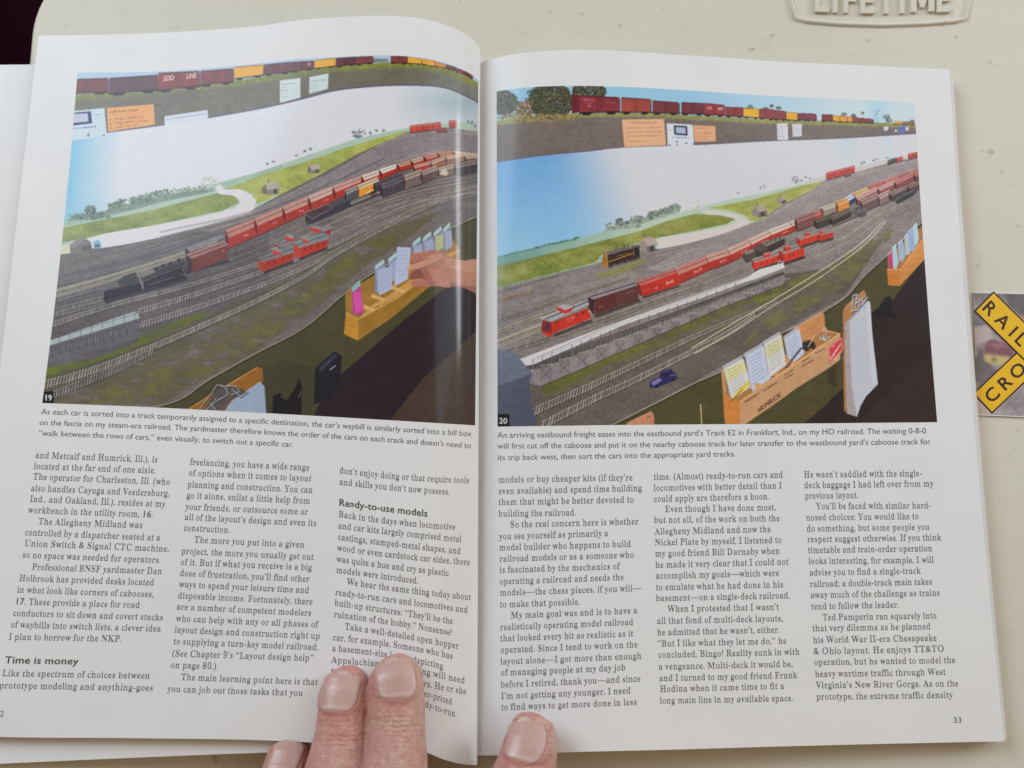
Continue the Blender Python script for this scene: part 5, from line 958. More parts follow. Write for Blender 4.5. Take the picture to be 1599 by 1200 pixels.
    for k in range(3): c.scribble((978, 200.5+k*6.3), (1034-c.r.uniform(0, 3), 199.5+k*6.3), 1.2, (150, 92, 74), .75)
    c.scribble((978, 222), (1010, 221), 1.2, (150, 92, 74), .75)
    c.scribble((1086, 200.5), (1104, 200.5), 1.4, (146, 88, 66), .85)
    for k in range(3): c.scribble((1087, 208.5+k*4.6), (1113-k*4, 208.5+k*4.6), 1.1, (146, 88, 66), .8)
    c.poly([(1041, 193), (1082, 195), (1084, 227), (1043, 229)], (206, 210, 222), 1, .03); c.poly([(1052, 196), (1073, 197), (1074, 212), (1053, 211)], (62, 66, 92)); c.poly([(1055, 199), (1070, 199.5), (1071, 209), (1056, 208.5)], (170, 178, 200)); c.scribble((1050, 215), (1076, 215.5), 1.3, (70, 70, 120), .8); c.scribble((1042, 203), (1050, 203), 1.2, (70, 80, 130), .7)
    for x, y in ((1046, 227), (1057, 222), (1057, 227), (1072, 224), (1082, 225)): foliage(c, x-1, y-1, x+1, y+1, [(40, 44, 60)], 4, .8, 1.3)
    for q in ([(1213, 193), (1230, 193), (1231, 219), (1214, 219)], [(1237, 194), (1252, 194), (1252, 213), (1238, 214)], [(1380, 198), (1387, 198), (1387, 204), (1380, 204)], [(1414, 199), (1419, 199), (1419, 204), (1414, 204)], [(1397, 203), (1401, 203), (1401, 206), (1397, 206)]): c.poly(q, (206, 204, 212), 1, .03)
    for k in range(5): c.scribble((1215, 198+k*4), (1228-3*(k > 0), 198+k*4), .9, (130, 130, 140), .6); c.scribble((1239, 198+k*3), (1250, 198+k*3), .8, (130, 130, 140), .5)
    c.poly([(1404, 197), (1413, 197), (1413, 208), (1404, 208)], (92, 116, 178)); c.line([(1388, 205), (1390, 205)], 1.5, (50, 46, 46))
    # below the layout edge
    c.poly(np.concatenate([front, [(1468, 672), (930, 672)]]), (82, 77, 48), 1, .08); c.line(front, 1.8, (164, 150, 132), .9); c.line(front+[.8, 2], 1.8, (44, 36, 32), .75)
    c.poly([(1244, 672), (1290, 632), (1318, 600), (1330, 540), (1345, 505), (1375, 480), (1395, 468), (1412, 445), (1440, 408), (1468, 384), (1468, 672)], (50, 38, 39), 1, .1)
    c.shade([(1330, 672), (1400, 600), (1468, 540), (1468, 672)], lambda X, Y, o: np.array([58, 44, 42])+c.r.normal(0, 3, (len(X), 1)))
    c.poly([(1290, 572), (1318, 560), (1318, 605), (1250, 664), (1190, 664), (1270, 610)], (84, 74, 46), 1, .08); c.poly([(1292, 572), (1306, 566), (1306, 606), (1293, 600)], (70, 58, 40), .8)
    c.poly([(1374, 478), (1380, 466), (1390, 462), (1393, 470), (1392, 484), (1400, 496), (1372, 496), (1360, 490)], (34, 28, 32), 1, .1); c.line([(1379, 470), (1386, 470)], 1.4, (96, 88, 96), .8)
    # wooden bill box with HUMRICK stencilled on it
    c.poly([(1243, 512), (1284, 488), (1287, 490), (1289, 520), (1311, 521), (1300, 530), (1252, 550)], (198, 138, 86), 1, .06); c.line([(1243, 512), (1284, 488)], 1.4, (222, 170, 116), .9)
    c.poly([(1126, 578), (1130, 576), (1136, 612), (1156, 628), (1150, 632), (1129, 618)], (196, 142, 92), 1, .05)
    c.poly([(1130, 615), (1155, 628), (1311, 522), (1289, 516), (1240, 545), (1150, 600)], (176, 122, 72), 1, .06)
    for (x, y, w, h, dx, kind) in ((1131, 576, 30, 44, 12, 1), (1165, 556, 28, 52, 10, 0), (1194, 538, 26, 48, 8, 2), (1226, 530, 22, 38, 8, 0)):
        q = np.array([(x, y), (x+w, y-16), (x+w+dx, y-16+h), (x+dx, y+h+4)]); c.poly(q+[-3, -4], (176, 172, 180)); c.poly(q, (206, 206, 206) if kind != 0 else (190, 198, 216), 1, .03)
        if kind:
            c.poly([q[0]*(1-.06)+q[3]*.06, q[1]*(1-.06)+q[2]*.06, q[1]*.55+q[2]*.45, q[0]*.55+q[3]*.45], (214, 208, 150) if kind == 1 else (208, 202, 156), .9)
            if kind == 1: c.poly([q[3]*.82+q[0]*.18+[4, 2], q[2]*.82+q[1]*.18+[0, -4], q[2]*.95+q[1]*.05, q[3]*.95+q[0]*.05+[4, 0]], (232, 200, 60), .9)
        for k in range(8):
            f = .12+k*.10; a = q[0]*(1-f)+q[3]*f; b = q[1]*(1-f)+q[2]*f; c.scribble(a*.88+b*.12, a*.2+b*.8, 1.1, (88, 96, 130) if kind == 0 else (110, 104, 80), .65)
    for p in ((1176, 602), (1224, 564), (1208, 586)): c.poly([p, (p[0]+8, p[1]-4), (p[0]+26, p[1]+8), (p[0]+16, p[1]+11)], (222, 150, 84), .9)
    c.line([(1228, 574), (1240, 558), (1251, 544)], 3.4, (66, 66, 78), .95); c.line([(1228, 573), (1250, 544)], 1, (150, 150, 164), .7)
    foliage(c, 1254, 532, 1272, 548, [(50, 44, 42), (70, 62, 58), (36, 32, 32)], 60, 2, 3.5); foliage(c, 1278, 522, 1296, 532, [(180, 176, 176), (90, 84, 84), (130, 124, 124), (220, 216, 214)], 50, 1, 2)
    c.line([(1262, 542), (1271, 526), (1274, 524)], 1.4, (226, 190, 160), .9); c.line(c.smooth([(1285, 518), (1286, 513), (1290, 514), (1289, 522)]), 1.4, (196, 196, 200), .9); c.line([(1289, 516), (1312, 522)], 2.2, (222, 160, 100), .9)
    c.poly([(1155, 628), (1245, 566), (1312, 521), (1312, 562), (1296, 574), (1246, 605), (1200, 638), (1156, 668), (1154, 664)], (198, 152, 110), 1, .05); c.line([(1155, 628), (1245, 566), (1312, 521)], 1.6, (230, 184, 132), .9); c.line([(1246, 569), (1246, 604)], .8, (176, 128, 86), .7)
    c.poly([(1129, 615), (1155, 628), (1156, 668), (1134, 668), (1131, 655)], (206, 132, 62), 1, .05)
    p, q = np.array([1183.5, 645.5]), np.array([1219.5, 620]); adv = [glyph(ch, 'bold')[1] for ch in 'HUMRICK']; tot = sum(adv); pos = 0; d = q-p
    for ch, a in zip('HUMRICK', adv):
        lp = [np.stack([p[0]+d[0]*(pos+l[:, 0])/tot+.0*l[:, 1], p[1]+d[1]*(pos+l[:, 0])/tot-l[:, 1]*11.5], 1) for l in glyph(ch, 'bold')[0]]; c.poly(None, (62, 42, 34), .92, 0, lp); pos += a
    for a, b in (((1162, 629), (1186, 614)), ((1193, 611), (1213, 597)), ((1226, 586), (1239, 578)), ((1226, 591), (1239, 584)), ((1253, 565), (1264, 559)), ((1252, 573), (1269, 563)), ((1273, 552), (1288, 545))): c.scribble(a, b, 2.2, (86, 58, 44), .8)
    c.poly([(1294, 543), (1315, 526), (1316, 548), (1295, 568)], (206, 60, 66), 1, .03); c.line([(1295, 544), (1314.5, 528), (1315, 547), (1296, 566), (1295, 544)], 1, (226, 180, 176), .8)
    for a, b, w in (((1297, 561), (1313, 537), 3), ((1304, 562), (1314, 549), 1.6), ((1299, 543), (1303, 540), 1.5)): c.scribble(a, b, w, (240, 210, 208), .85)
    # clipboard
    c.poly([(1316, 486), (1322, 476), (1349, 453), (1352, 458), (1352, 492), (1330, 520), (1321, 646), (1318, 640)], (178, 122, 74), 1, .06); c.line([(1318, 484), (1349, 454)], 1.4, (206, 156, 104), .8)
    c.poly([(1319, 506), (1326, 498), (1334, 620), (1338, 651), (1322, 646)], (176, 164, 164), 1, .05)
    for k in range(5): c.line([(1320+k*2.2, 505), (1324+k*3, 648)], .6, (130, 118, 124), .6)
    c.poly([(1326, 498), (1342, 482), (1354, 470), (1359, 472), (1362, 520), (1371, 600), (1352, 620), (1344, 634), (1338, 652), (1330, 600)], (188, 190, 200), 1, .03); c.poly([(1352, 478), (1358, 474), (1362, 520), (1370, 598), (1362, 598)], (206, 208, 216), .5)
    for k in range(11): c.scribble((1330, 506+k*9), (1356+k*.8, 494+k*9), .9, (140, 142, 170), .30)
    for qd in ([(1330, 486), (1332, 462), (1338, 460), (1336, 482)], [(1334, 476), (1352, 462)], [(1342, 470), (1340, 484), (1330, 486)], [(1344, 478), (1355, 464)], [(1336, 466), (1346, 470), (1350, 480)]): c.line(np.array(qd)+[.6, 1.6], 1.6, (66, 62, 66), .8); c.line(qd, 1.7, (186, 192, 204), .95)
    c.line([(1326, 500), (1353, 471)], 1.6, (100, 96, 110), .8)
    # far bill box
    c.poly([(1386, 400), (1390, 396), (1432, 360), (1468, 335), (1468, 372), (1441, 375), (1406, 423), (1387, 422)], (176, 118, 70), 1, .06)
    for x, y, w, h, cc in ((1387, 398, 9, 24, (196, 60, 122)), (1393, 388, 10, 32, (168, 200, 206)), (1402, 380, 12, 28, (160, 180, 206)), (1412, 370, 11, 28, (176, 190, 200)), (1418, 362, 13, 30, (150, 170, 206)), (1426, 354, 9, 28, (176, 204, 206))): c.poly([(x, y), (x+w*.6, y-6), (x+w, y+h-10), (x+w*.7, y+h), (x+2, y+h)], cc, 1, .04); c.line([(x, y), (x+w*.6, y-6)], 1.5, (206, 224, 224), .7)
    c.poly([(1385, 421), (1406, 422), (1405, 447), (1387, 446)], (206, 128, 54), 1, .05); c.poly([(1406, 422), (1441, 374), (1468, 345), (1468, 378), (1442, 407), (1405, 447)], (206, 138, 72), 1, .05); c.line([(1385, 421), (1406, 422), (1441, 374), (1468, 345)], 1.3, (232, 178, 116), .9)
    # pickup truck, building, bracket, stick
    c.line([(1016, 606), (1057, 590)], 3.5, (44, 38, 44), .7); c.poly([(1014, 597), (1030, 588), (1031, 581), (1040, 577), (1049, 577), (1057, 585), (1056, 592), (1046, 598), (1024, 606), (1015, 605)], (48, 44, 92), 1, .1); c.poly([(1016, 598), (1029, 590), (1034, 594), (1021, 603)], (130, 118, 170), .9); c.poly([(1033, 586), (1041, 580), (1047, 582), (1040, 589)], (40, 36, 70), .9); c.poly([(1031, 581), (1041, 577), (1048, 578), (1040, 582)], (74, 68, 122), .9); c.line([(1046, 587), (1056, 585)], 1, (150, 140, 196), .8)
    for x, y in ((1025, 604), (1051, 593)): foliage(c, x-2, y-2, x+2, y+2, [(26, 22, 28)], 8, 1.2, 2)
    c.poly([(772, 546), (803, 549), (830, 583), (826, 600), (838, 664), (772, 672)], (84, 86, 104), 1, .08); c.poly([(772, 546), (803, 549), (830, 584), (772, 604)], (112, 118, 136), .95, .06)
    for k in range(14): c.line([(776, 556+k*4.0), (804+min(k, 8)*2.8, 552+k*3.6)], .7, (92, 98, 116), .6)
    c.poly([(972, 668), (980, 661), (1017, 643), (1021, 648), (1022, 668)], (190, 130, 96), 1, .05); c.line([(980, 661), (1017, 643)], 1.2, (224, 170, 130), .8); foliage(c, 1011, 651, 1015, 655, [(60, 50, 46), (210, 200, 190)], 6, .8, 1.6)
    c.line([(1094, 632), (1096, 668)], 2, (196, 174, 136), .9); c.line([(1141, 627), (1160, 608)], 1, (60, 50, 46), .8)
    c.poly([(772, 647), (795.5, 647), (796, 667.5), (772, 672)], (14, 12, 14)); c.text('20', (779, 662), (792.5, 662), 13, (238, 238, 238), 'bold')
    return finish(c), c

def card_picture():
    c = Canvas(1510, 446, 1740, 664, (150, 140, 142), 13)
    n1, n2 = c.vnoise(26, 20), c.vnoise(5)
    c.a *= (1+.25*(n1-.5)+.12*(n2-.5))[..., None]
    c.poly([(1510, 446), (1740, 446), (1740, 474), (1700, 482), (1599, 478), (1560, 466), (1510, 470)], (128, 122, 122), .9, .08)
    c.poly([(1568, 457), (1740, 462), (1740, 500), (1600, 500), (1575, 478)], (94, 88, 88), .85, .1)
    c.poly([(1590, 495), (1610, 491), (1650, 500), (1680, 520), (1640, 516), (1596, 505)], (196, 140, 120), .85, .05)
    c.poly([(1510, 490), (1523, 492), (1540, 510), (1522, 512), (1510, 512)], (108, 106, 120), .7); c.poly([(1510, 512), (1545, 507), (1552, 530), (1520, 542), (1510, 545)], (186, 172, 170), .8, .05)
    for k in range(4): c.line([(1519, 516+k*7), (1548, 511+k*7)], 1, (140, 128, 130), .5)
    c.poly([(1510, 560), (1530, 545), (1545, 570), (1560, 580), (1540, 600), (1520, 610), (1510, 600)], (106, 100, 102), .8, .15); c.poly([(1519, 548), (1526, 550), (1522, 560)], (206, 208, 206), .8)
    c.poly(c.smooth([(1537, 548), (1540, 536), (1550, 530), (1566, 536), (1580, 548), (1580, 562), (1560, 558), (1540, 556)], 4), (128, 84, 96), .95, .1)
    c.poly([(1543, 538), (1556, 534), (1572, 541), (1558, 545)], (156, 112, 122), .8); c.line([(1540, 552), (1574, 556)], 2, (158, 116, 124), .7)
    c.poly([(1537, 553), (1580, 558), (1582, 572), (1545, 568), (1536, 563)], (196, 176, 116), .95, .06); c.poly([(1548, 558), (1556, 559), (1556, 566), (1548, 565)], (120, 104, 84), .7)
    c.poly([(1510, 615), (1530, 622), (1552, 650), (1510, 664)], (196, 174, 166), .8, .04); c.poly([(1520, 600), (1528, 596), (1528, 606)], (200, 180, 140), .6)
    for k in range(500):
        x, y = c.r.uniform(1550, 1720), c.r.uniform(600, 655)
        if y > 650-(x-1550)*.9: foliage(c, x-1, y-1, x+1, y+1, [(132, 126, 134), (90, 84, 92), (170, 164, 170)], 1, 1.2, 2.4, .6)
    for k in range(7): c.line(c.smooth([(1570+k*5, 648-k*7), (1586+k*4, 640-k*7), (1600+k*5, 642-k*7)]), 1, (186, 182, 186), .5)
    foliage(c, 1620, 560, 1735, 610, [(120, 96, 90), (150, 120, 110), (90, 84, 88)], 300, 3, 7, .5)
    return finish(c, 4, 6), c
# ------------------------------------------------------------------ floor and table
def build_floor():
    m, n, l, b = new_mat('dark_floor', (0.02, 0.008, 0.009), 0.9, 0.0)
    t = noise(n, l, 9, 4); r = ramp(n, l, t.outputs['Fac'], [(0.3, (0.010, 0.002, 0.005)), (0.7, (0.018, 0.004, 0.009))]); l.new(r.outputs['Color'], b.inputs['Base Color'])
    s = 14.0; o = link_mesh('floor', [(-s, -s, -.74), (s, -s, -.74), (s, s, -.74), (-s, s, -.74)], [(0, 1, 2, 3)], m)
    tag(o, kind='structure')
build_floor()

TBL = thing('folding_table', (0.30, -0.12, -0.74), 'off-white moulded plastic folding table with rounded corners under the open book', 'table')
def build_table():
    c0 = at(41, 100); left = c0[0]-.0005; topy = at(800, -85)[1]; right, bottom = .92, -.62
    R = .042
    prof = [(0.0, -.000), (.0009, -.0006), (.002, -.0022), (.0028, -.0052), (.003, -.011), (.0026, -.034), (-.004, -.038)]
    def outline(o):
        pts = []
        for cx, cy, a0 in ((right-R, topy-R, 0), (left+R, topy-R, 90), (left+R, bottom+R, 180), (right-R, bottom+R, 270)):
            for k in range(17):
                a = math.radians(a0+90*k/16); pts.append((cx+(R+o)*math.cos(a), cy+(R+o)*math.sin(a)))
        return pts
    V, Fc = [], []
    rings = [[(x, y, z) for x, y in outline(o-.003)] for o, z in prof]; N = len(rings[0])
    for r in rings: V += r
    for k in range(len(rings)-1):
        for i in range(N): Fc.append((k*N+i, (k+1)*N+i, (k+1)*N+(i+1) % N, k*N+(i+1) % N))
    Fc.append(tuple(range(N))); Fc.append(tuple(reversed(range((len(rings)-1)*N, len(rings)*N))))
    top = link_mesh('tabletop', V, Fc, M_TABLE, TBL)
    for p in top.data.polygons: p.use_smooth = len(p.vertices) == 4
    # raised badge: a ridge all round and raised letters
    g = lambda x, y, z: at(x, y, 0)+np.array([0, 0, 1])*np.asarray(z)[..., None]
    bt = [(1233, -30), (1237, 4), (1243, 29), (1262, 33), (1310, 37), (1375, 39), (1440, 37), (1490, 33), (1507, 29.5), (1511, 4), (1514, -30), (1494, -60), (1440, -68), (1375, -71), (1310, -68), (1254, -60)]
    P = np.array(bt, float); V, Fc = [], []
    ctr = np.array([1374, -15.0]); n = len(P)
    pr = [(5.5, -.0002), (4.2, .0006), (2.6, .0011), (.6, .0011), (-1.4, .0006), (-2.8, -.0002)]
    t = np.roll(P, -1, 0)-np.roll(P, 1, 0); nr = np.stack([-t[:, 1], t[:, 0]], 1); nr /= np.linalg.norm(nr, axis=1, keepdims=True)
    sgn = np.sign(np.sum(nr*(P-ctr), 1))[:, None]; nr *= sgn
    for o, z in pr: q = P+nr*o; V += [tuple(v) for v in g(q[:, 0], q[:, 1], np.full(n, z))]
    for k in range(len(pr)-1):
        for i in range(n): Fc.append((k*n+i, k*n+(i+1) % n, (k+1)*n+(i+1) % n, (k+1)*n+i))
    link_mesh('badge_ridge', V, Fc, M_TABLE, TBL, smooth=True)
    txt = 'LIFETIME'; V, Fc = [], []
    x0, x1, yb, sz = 1267, 1485, 21.0, 56
    def solid(ch):
        c = bpy.data.curves.new('t', 'FONT'); c.body = ch; c.extrude = .5; c.offset = .028; c.resolution_u = 3
        o = bpy.data.objects.new('t', c); COL.objects.link(o); dg = bpy.context.evaluated_depsgraph_get(); e = o.evaluated_get(dg); me = e.to_mesh()
        r = np.array([v.co[:] for v in me.vertices]), [tuple(p.vertices) for p in me.polygons]; e.to_mesh_clear(); bpy.data.objects.remove(o); bpy.data.curves.remove(c); return r
    def bold_m():
        L = np.array([(0, 0), (0, .73), (.20, .73), (.39, .36), (.58, .73), (.78, .73), (.78, 0), (.59, 0), (.59, .42), (.44, .12), (.34, .12), (.19, .42), (.19, 0)])+[.06, 0]
        m = len(L); F_ = [t for t in fill([L])]+[(i, (i+1) % m, m+(i+1) % m, m+i) for i in range(m)]
        return np.concatenate([np.c_[L, np.full(m, .5)], np.c_[L, np.full(m, -.5)]]), F_
    adv = [glyph(ch, 'bold')[1]+.085 for ch in txt]; tot = sum(adv); pos = 0
    for ch, a in zip(txt, adv):
        P_, F_ = bold_m() if ch == 'M' else solid(ch); X = x0+(x1-x0)*(pos+.05+P_[:, 0])/tot; Yv = yb+3*np.sin((X-x0)/(x1-x0)*math.pi)-2.0-P_[:, 1]*sz; b0 = len(V)
        V += [tuple(v) for v in g(X, Yv, np.where(P_[:, 2] > 0, .0013, -.0003))]; Fc += [tuple(i+b0 for i in f) for f in F_]; pos += a
    link_mesh('raised_lettering', V, Fc, M_TABLE, TBL)
build_table()

# ------------------------------------------------------------------ the open book
MM = .001
def xl(py): return 60-.111*(py-56)
def zL(px, py):
    s = (px-xl(py))/(750-.0045*(py-75)-xl(py)); t = np.clip((py-56)/1120, -.1, 1.1)
    z = hermite([-.3, 0, .2, .4, .6, .74, .84, .91, .955, .985, 1.0], [6.5, 8, 11.5, 16.5, 22.2, 25.2, 25.0, 22.2, 17.4, 12.2, 8.2], s)
    return (z*(1-.16*np.clip(t, 0, 1)**2)+0*t)*MM
def zR(px, py):
    s = (px-748)/(735+.078*(py-105))
    return hermite([-.02, 0, .02, .05, .10, .17, .26, .4, .6, .8, 1.0], [3.6, 4.6, 6.2, 8.6, 11.6, 13.9, 14.2, 12.0, 9.2, 7.2, 6.2], s)*MM
def curve(pts, n, smooth=True):
    """n points along a polyline of the frame, evenly in x"""
    p = np.array(pts, float); u = np.linspace(p[0, 0], p[-1, 0], n)
    # more points towards the fold, where the sheet bends most
    return np.stack([u, hermite(p[:, 0], p[:, 1], u) if smooth else np.interp(u, p[:, 0], p[:, 1])], 1)
def sheet(top, bot, n, m, lbow=0.0, rbow=0.0):
    T, B = curve(top, n), curve(bot, n); t = np.linspace(0, 1, m)[None, :, None]
    g = T[:, None]*(1-t)+B[:, None]*t
    s = np.linspace(0, 1, n)[:, None]; k = (t[..., 0]*(1-t[..., 0])*4)
    g[..., 0] += k*(lbow*(1-s)+rbow*s)
    return g
def leaf(name, g, zf, drop, parent, mat=None, thick=.00012, fold=None):
    """a thin sheet of paper with two faces and an edge"""
    n, m = g.shape[:2]; P = at(g[..., 0], g[..., 1], zf(g[..., 0], g[..., 1])-drop)
    if fold == 'right':                              # the inner margin runs down into the fold
        e = P[-1:].copy(); e2 = e.copy(); e2[..., 2] -= .004; e3 = e.copy(); e3[..., 2] -= .0065; e3[..., 0] += .0004
        P = np.concatenate([P, e2, e3], 0); n += 2
    V = np.concatenate([P.reshape(-1, 3), (P-[0, 0, thick]).reshape(-1, 3)]); f = grid_faces(n, m); N = n*m
    idx = np.arange(N).reshape(n, m); rim = np.concatenate([idx[:-1, 0], idx[-1, :-1], idx[::-1, -1][:-1], idx[0, ::-1][:-1]])
    r2 = np.roll(rim, -1); F = np.concatenate([f[:, ::-1], f+N, np.stack([rim, r2, r2+N, rim+N], 1)])
    return link_mesh(name, V, F[:, ::-1], mat or M_PAPER, parent, smooth=False)
def smooth_top(o):
    o.data.polygons.foreach_set('use_smooth', [True]*len(o.data.polygons))
    o.data.set_sharp_from_angle(angle=math.radians(40))

BOOK = thing('open_book', (0, 0, 0), 'thick softcover railroad book lying open at two photo pages on the white table', 'book')
L_TOP = [(60, 56), (160, 54.5), (300, 49), (400, 41), (475, 31), (550, 26), (600, 25), (650, 28), (687, 36), (722, 51), (742, 65), (750, 77)]
L_BOT = [(-61, 1148), (0, 1151), (200, 1153), (400, 1156), (490, 1160), (600, 1166), (640, 1170), (666, 1175.5), (692, 1186), (714, 1192), (730, 1194.5), (745, 1195)]
R_TOP = [(748, 100), (757, 96), (770, 92.5), (800, 85.5), (850, 80), (912, 78), (975, 80), (1050, 85.5), (1125, 90), (1200, 95.5), (1349, 102.5), (1483, 109)]
R_BOT = [(744, 1180), (765, 1180), (800, 1179), (875, 1175.5), (1050, 1171), (1200, 1166.5), (1400, 1161.5), (1568.5, 1158)]
def build_book():
    pl = leaf('page', sheet(L_TOP, L_BOT, 150, 60, -2, 0), zL, 0, BOOK, fold='right'); smooth_top(pl)
    pl['label'] = 'curled left page with figure 19'
    pr = leaf('page', sheet(R_TOP, R_BOT, 150, 60, 0, -6), zR, 0, BOOK); smooth_top(pr)
    pr['label'] = 'flat right page with figure 20'
    # the leaf under the left page, sticking out at the left and below
    g = sheet([(-70, 102), (54, 101), (200, 98), (400, 96), (600, 96), (730, 106)], [(-150, 1200), (0, 1193), (200, 1184), (400, 1176), (600, 1170), (730, 1168)], 60, 40)
    a = leaf('leaf', g, zL, .0042, BOOK); smooth_top(a)
    g = sheet([(-92, 110), (54, 108), (200, 105), (400, 102), (600, 100), (728, 110)], [(-170, 1196), (0, 1190), (200, 1182), (400, 1174), (600, 1168), (728, 1165)], 60, 40)
    a = leaf('leaf', g, zL, .0050, BOOK); smooth_top(a)
    g = sheet([(752, 108), (800, 97), (850, 92), (912, 90), (1050, 96), (1200, 105), (1349, 113), (1487, 122)], [(750, 1176), (800, 1175), (875, 1172), (1050, 1168), (1200, 1163), (1400, 1158), (1570.5, 1155)], 60, 40, 0, -5)
    a = leaf('leaf', g, zR, .0006, BOOK); smooth_top(a)
    g = sheet([(752, 112), (800, 101), (850, 96), (912, 94), (1050, 100), (1200, 109), (1349, 117), (1488.5, 127)], [(750, 1174), (800, 1173), (875, 1170), (1050, 1166), (1200, 1161), (1400, 1156), (1572, 1153)], 60, 40, 0, -5)
    a = leaf('leaf', g, zR, .0010, BOOK); smooth_top(a)
    # the blocks of pages under each side
    def block(top, bot, zf, drop, lb, rb):
        g = sheet(top, bot, 60, 40, lb, rb); n, m = g.shape[:2]; P = at(g[..., 0], g[..., 1], np.maximum(zf(g[..., 0], g[..., 1])-drop, .0012))
        Q = P.copy(); Q[..., 2] = .0006
        N = n*m; f = grid_faces(n, m); idx = np.arange(N).reshape(n, m); rim = np.concatenate([idx[:-1, 0], idx[-1, :-1], idx[::-1, -1][:-1], idx[0, ::-1][:-1]]); r2 = np.roll(rim, -1)
        return link_mesh('page_block', np.concatenate([P.reshape(-1, 3), Q.reshape(-1, 3)]), np.concatenate([f, f[:, ::-1]+N, np.stack([rim, rim+N, r2+N, r2], 1)]), M_EDGE, BOOK)
    block([(-80, 118), (200, 116), (400, 114), (600, 114), (722, 124)], [(-160, 1186), (0, 1182), (400, 1168), (600, 1162), (722, 1158)], zL, .0060, 0, 0)
    block([(756, 118), (800, 107), (850, 101), (912, 99), (1050, 105), (1200, 114), (1349, 122), (1487, 131)], [(754, 1172), (800, 1171), (875, 1167), (1050, 1163), (1200, 1158), (1400, 1153), (1570, 1150)], zR, .0014, 0, -5)
    # spine and cover under the fold
    v = [tuple(at(x, y, .0006)+np.array([0, 0, dz])) for dz in (-.0004, .0004) for x, y in ((-70, 116), (1486, 128), (1566, 1148), (-150, 1184))]
    link_mesh('cover', v, [(3, 2, 1, 0), (4, 5, 6, 7), (0, 1, 5, 4), (1, 2, 6, 5), (2, 3, 7, 6), (3, 0, 4, 7)], M_PAPER, BOOK)
    return pl, pr
PAGE_L, PAGE_R = build_book()

def lay_picture(name, canvas, top, bot, nx, ny, zf, parent, lift=.00005, lbow=0, rbow=0, mat=None):
    img, c = canvas; g = sheet(top, bot, nx, ny, lbow, rbow)
    fx = (g[..., 0]-c.x0)*c.S-.5; fy = (g[..., 1]-c.y0)*c.S-.5
    i = np.clip(fx.astype(int), 0, c.W-2); j = np.clip(fy.astype(int), 0, c.H-2); u = np.clip(fx-i, 0, 1)[..., None]; v = np.clip(fy-j, 0, 1)[..., None]
    s = (img[j, i]*(1-u)+img[j, i+1]*u)*(1-v)+(img[j+1, i]*(1-u)+img[j+1, i+1]*u)*v
    # ink reflectance: what reads as paper white (206) on the page is 0.80
    col = np.clip(.80*(lin(s)/float(lin(np.array(213.0))))**1.07, .006, .84)
    P = at(g[..., 0], g[..., 1], zf(g[..., 0], g[..., 1])+lift)
    return link_mesh(name, P.reshape(-1, 3), grid_faces(nx, ny)[:, ::-1], mat or M_PRINT, parent, smooth=True, colors=col.reshape(-1, 3))
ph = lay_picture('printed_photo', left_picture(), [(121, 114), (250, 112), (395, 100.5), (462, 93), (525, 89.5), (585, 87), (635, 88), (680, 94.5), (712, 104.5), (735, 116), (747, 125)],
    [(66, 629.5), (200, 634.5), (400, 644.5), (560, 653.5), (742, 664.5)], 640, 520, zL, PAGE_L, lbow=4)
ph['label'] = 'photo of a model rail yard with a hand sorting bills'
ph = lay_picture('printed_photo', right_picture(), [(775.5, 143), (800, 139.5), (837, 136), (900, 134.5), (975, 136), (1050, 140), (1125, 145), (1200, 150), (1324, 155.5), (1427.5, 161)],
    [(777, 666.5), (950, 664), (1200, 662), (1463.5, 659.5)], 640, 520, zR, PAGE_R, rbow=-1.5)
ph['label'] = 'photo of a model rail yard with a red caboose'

# ------------------------------------------------------------------ printed text
LIFT = .00006
def pageL(x, y): return at(x, y, zL(x, y)+LIFT)
def pageR(x, y): return at(x, y, zR(x, y)+LIFT)
def column(lines, size, lean, place, parent, name='text_column', comp=0.0, font='serif', mat=None):
    k = Ink()
    for s, x0, y0, x1, y1, *mid in lines: k.line(s, (x0, y0), (x1, y1), size, lean, place, font, mid if mid else None, comp)
    return k.build(name, mat or M_INK, parent)
column([("As each car is sorted into a track temporarily assigned to a specific destination, the car\u2019s waybill is similarly sorted into a bill box", 64, 647, 736, 682, 398, 661.5),
        ("on the fascia on my steam-era railroad. The yardmaster therefore knows the order of the cars on each track and doesn\u2019t need to", 61, 664, 735.5, 700.5, 398, 678),
        ("\u201cwalk between the rows of cars,\u201d even visually, to switch out a specific car.", 60, 680.5, 458, 698.5, 250, 688)], 12.6, .10, pageL, PAGE_L, 'caption', .03, 'sans')
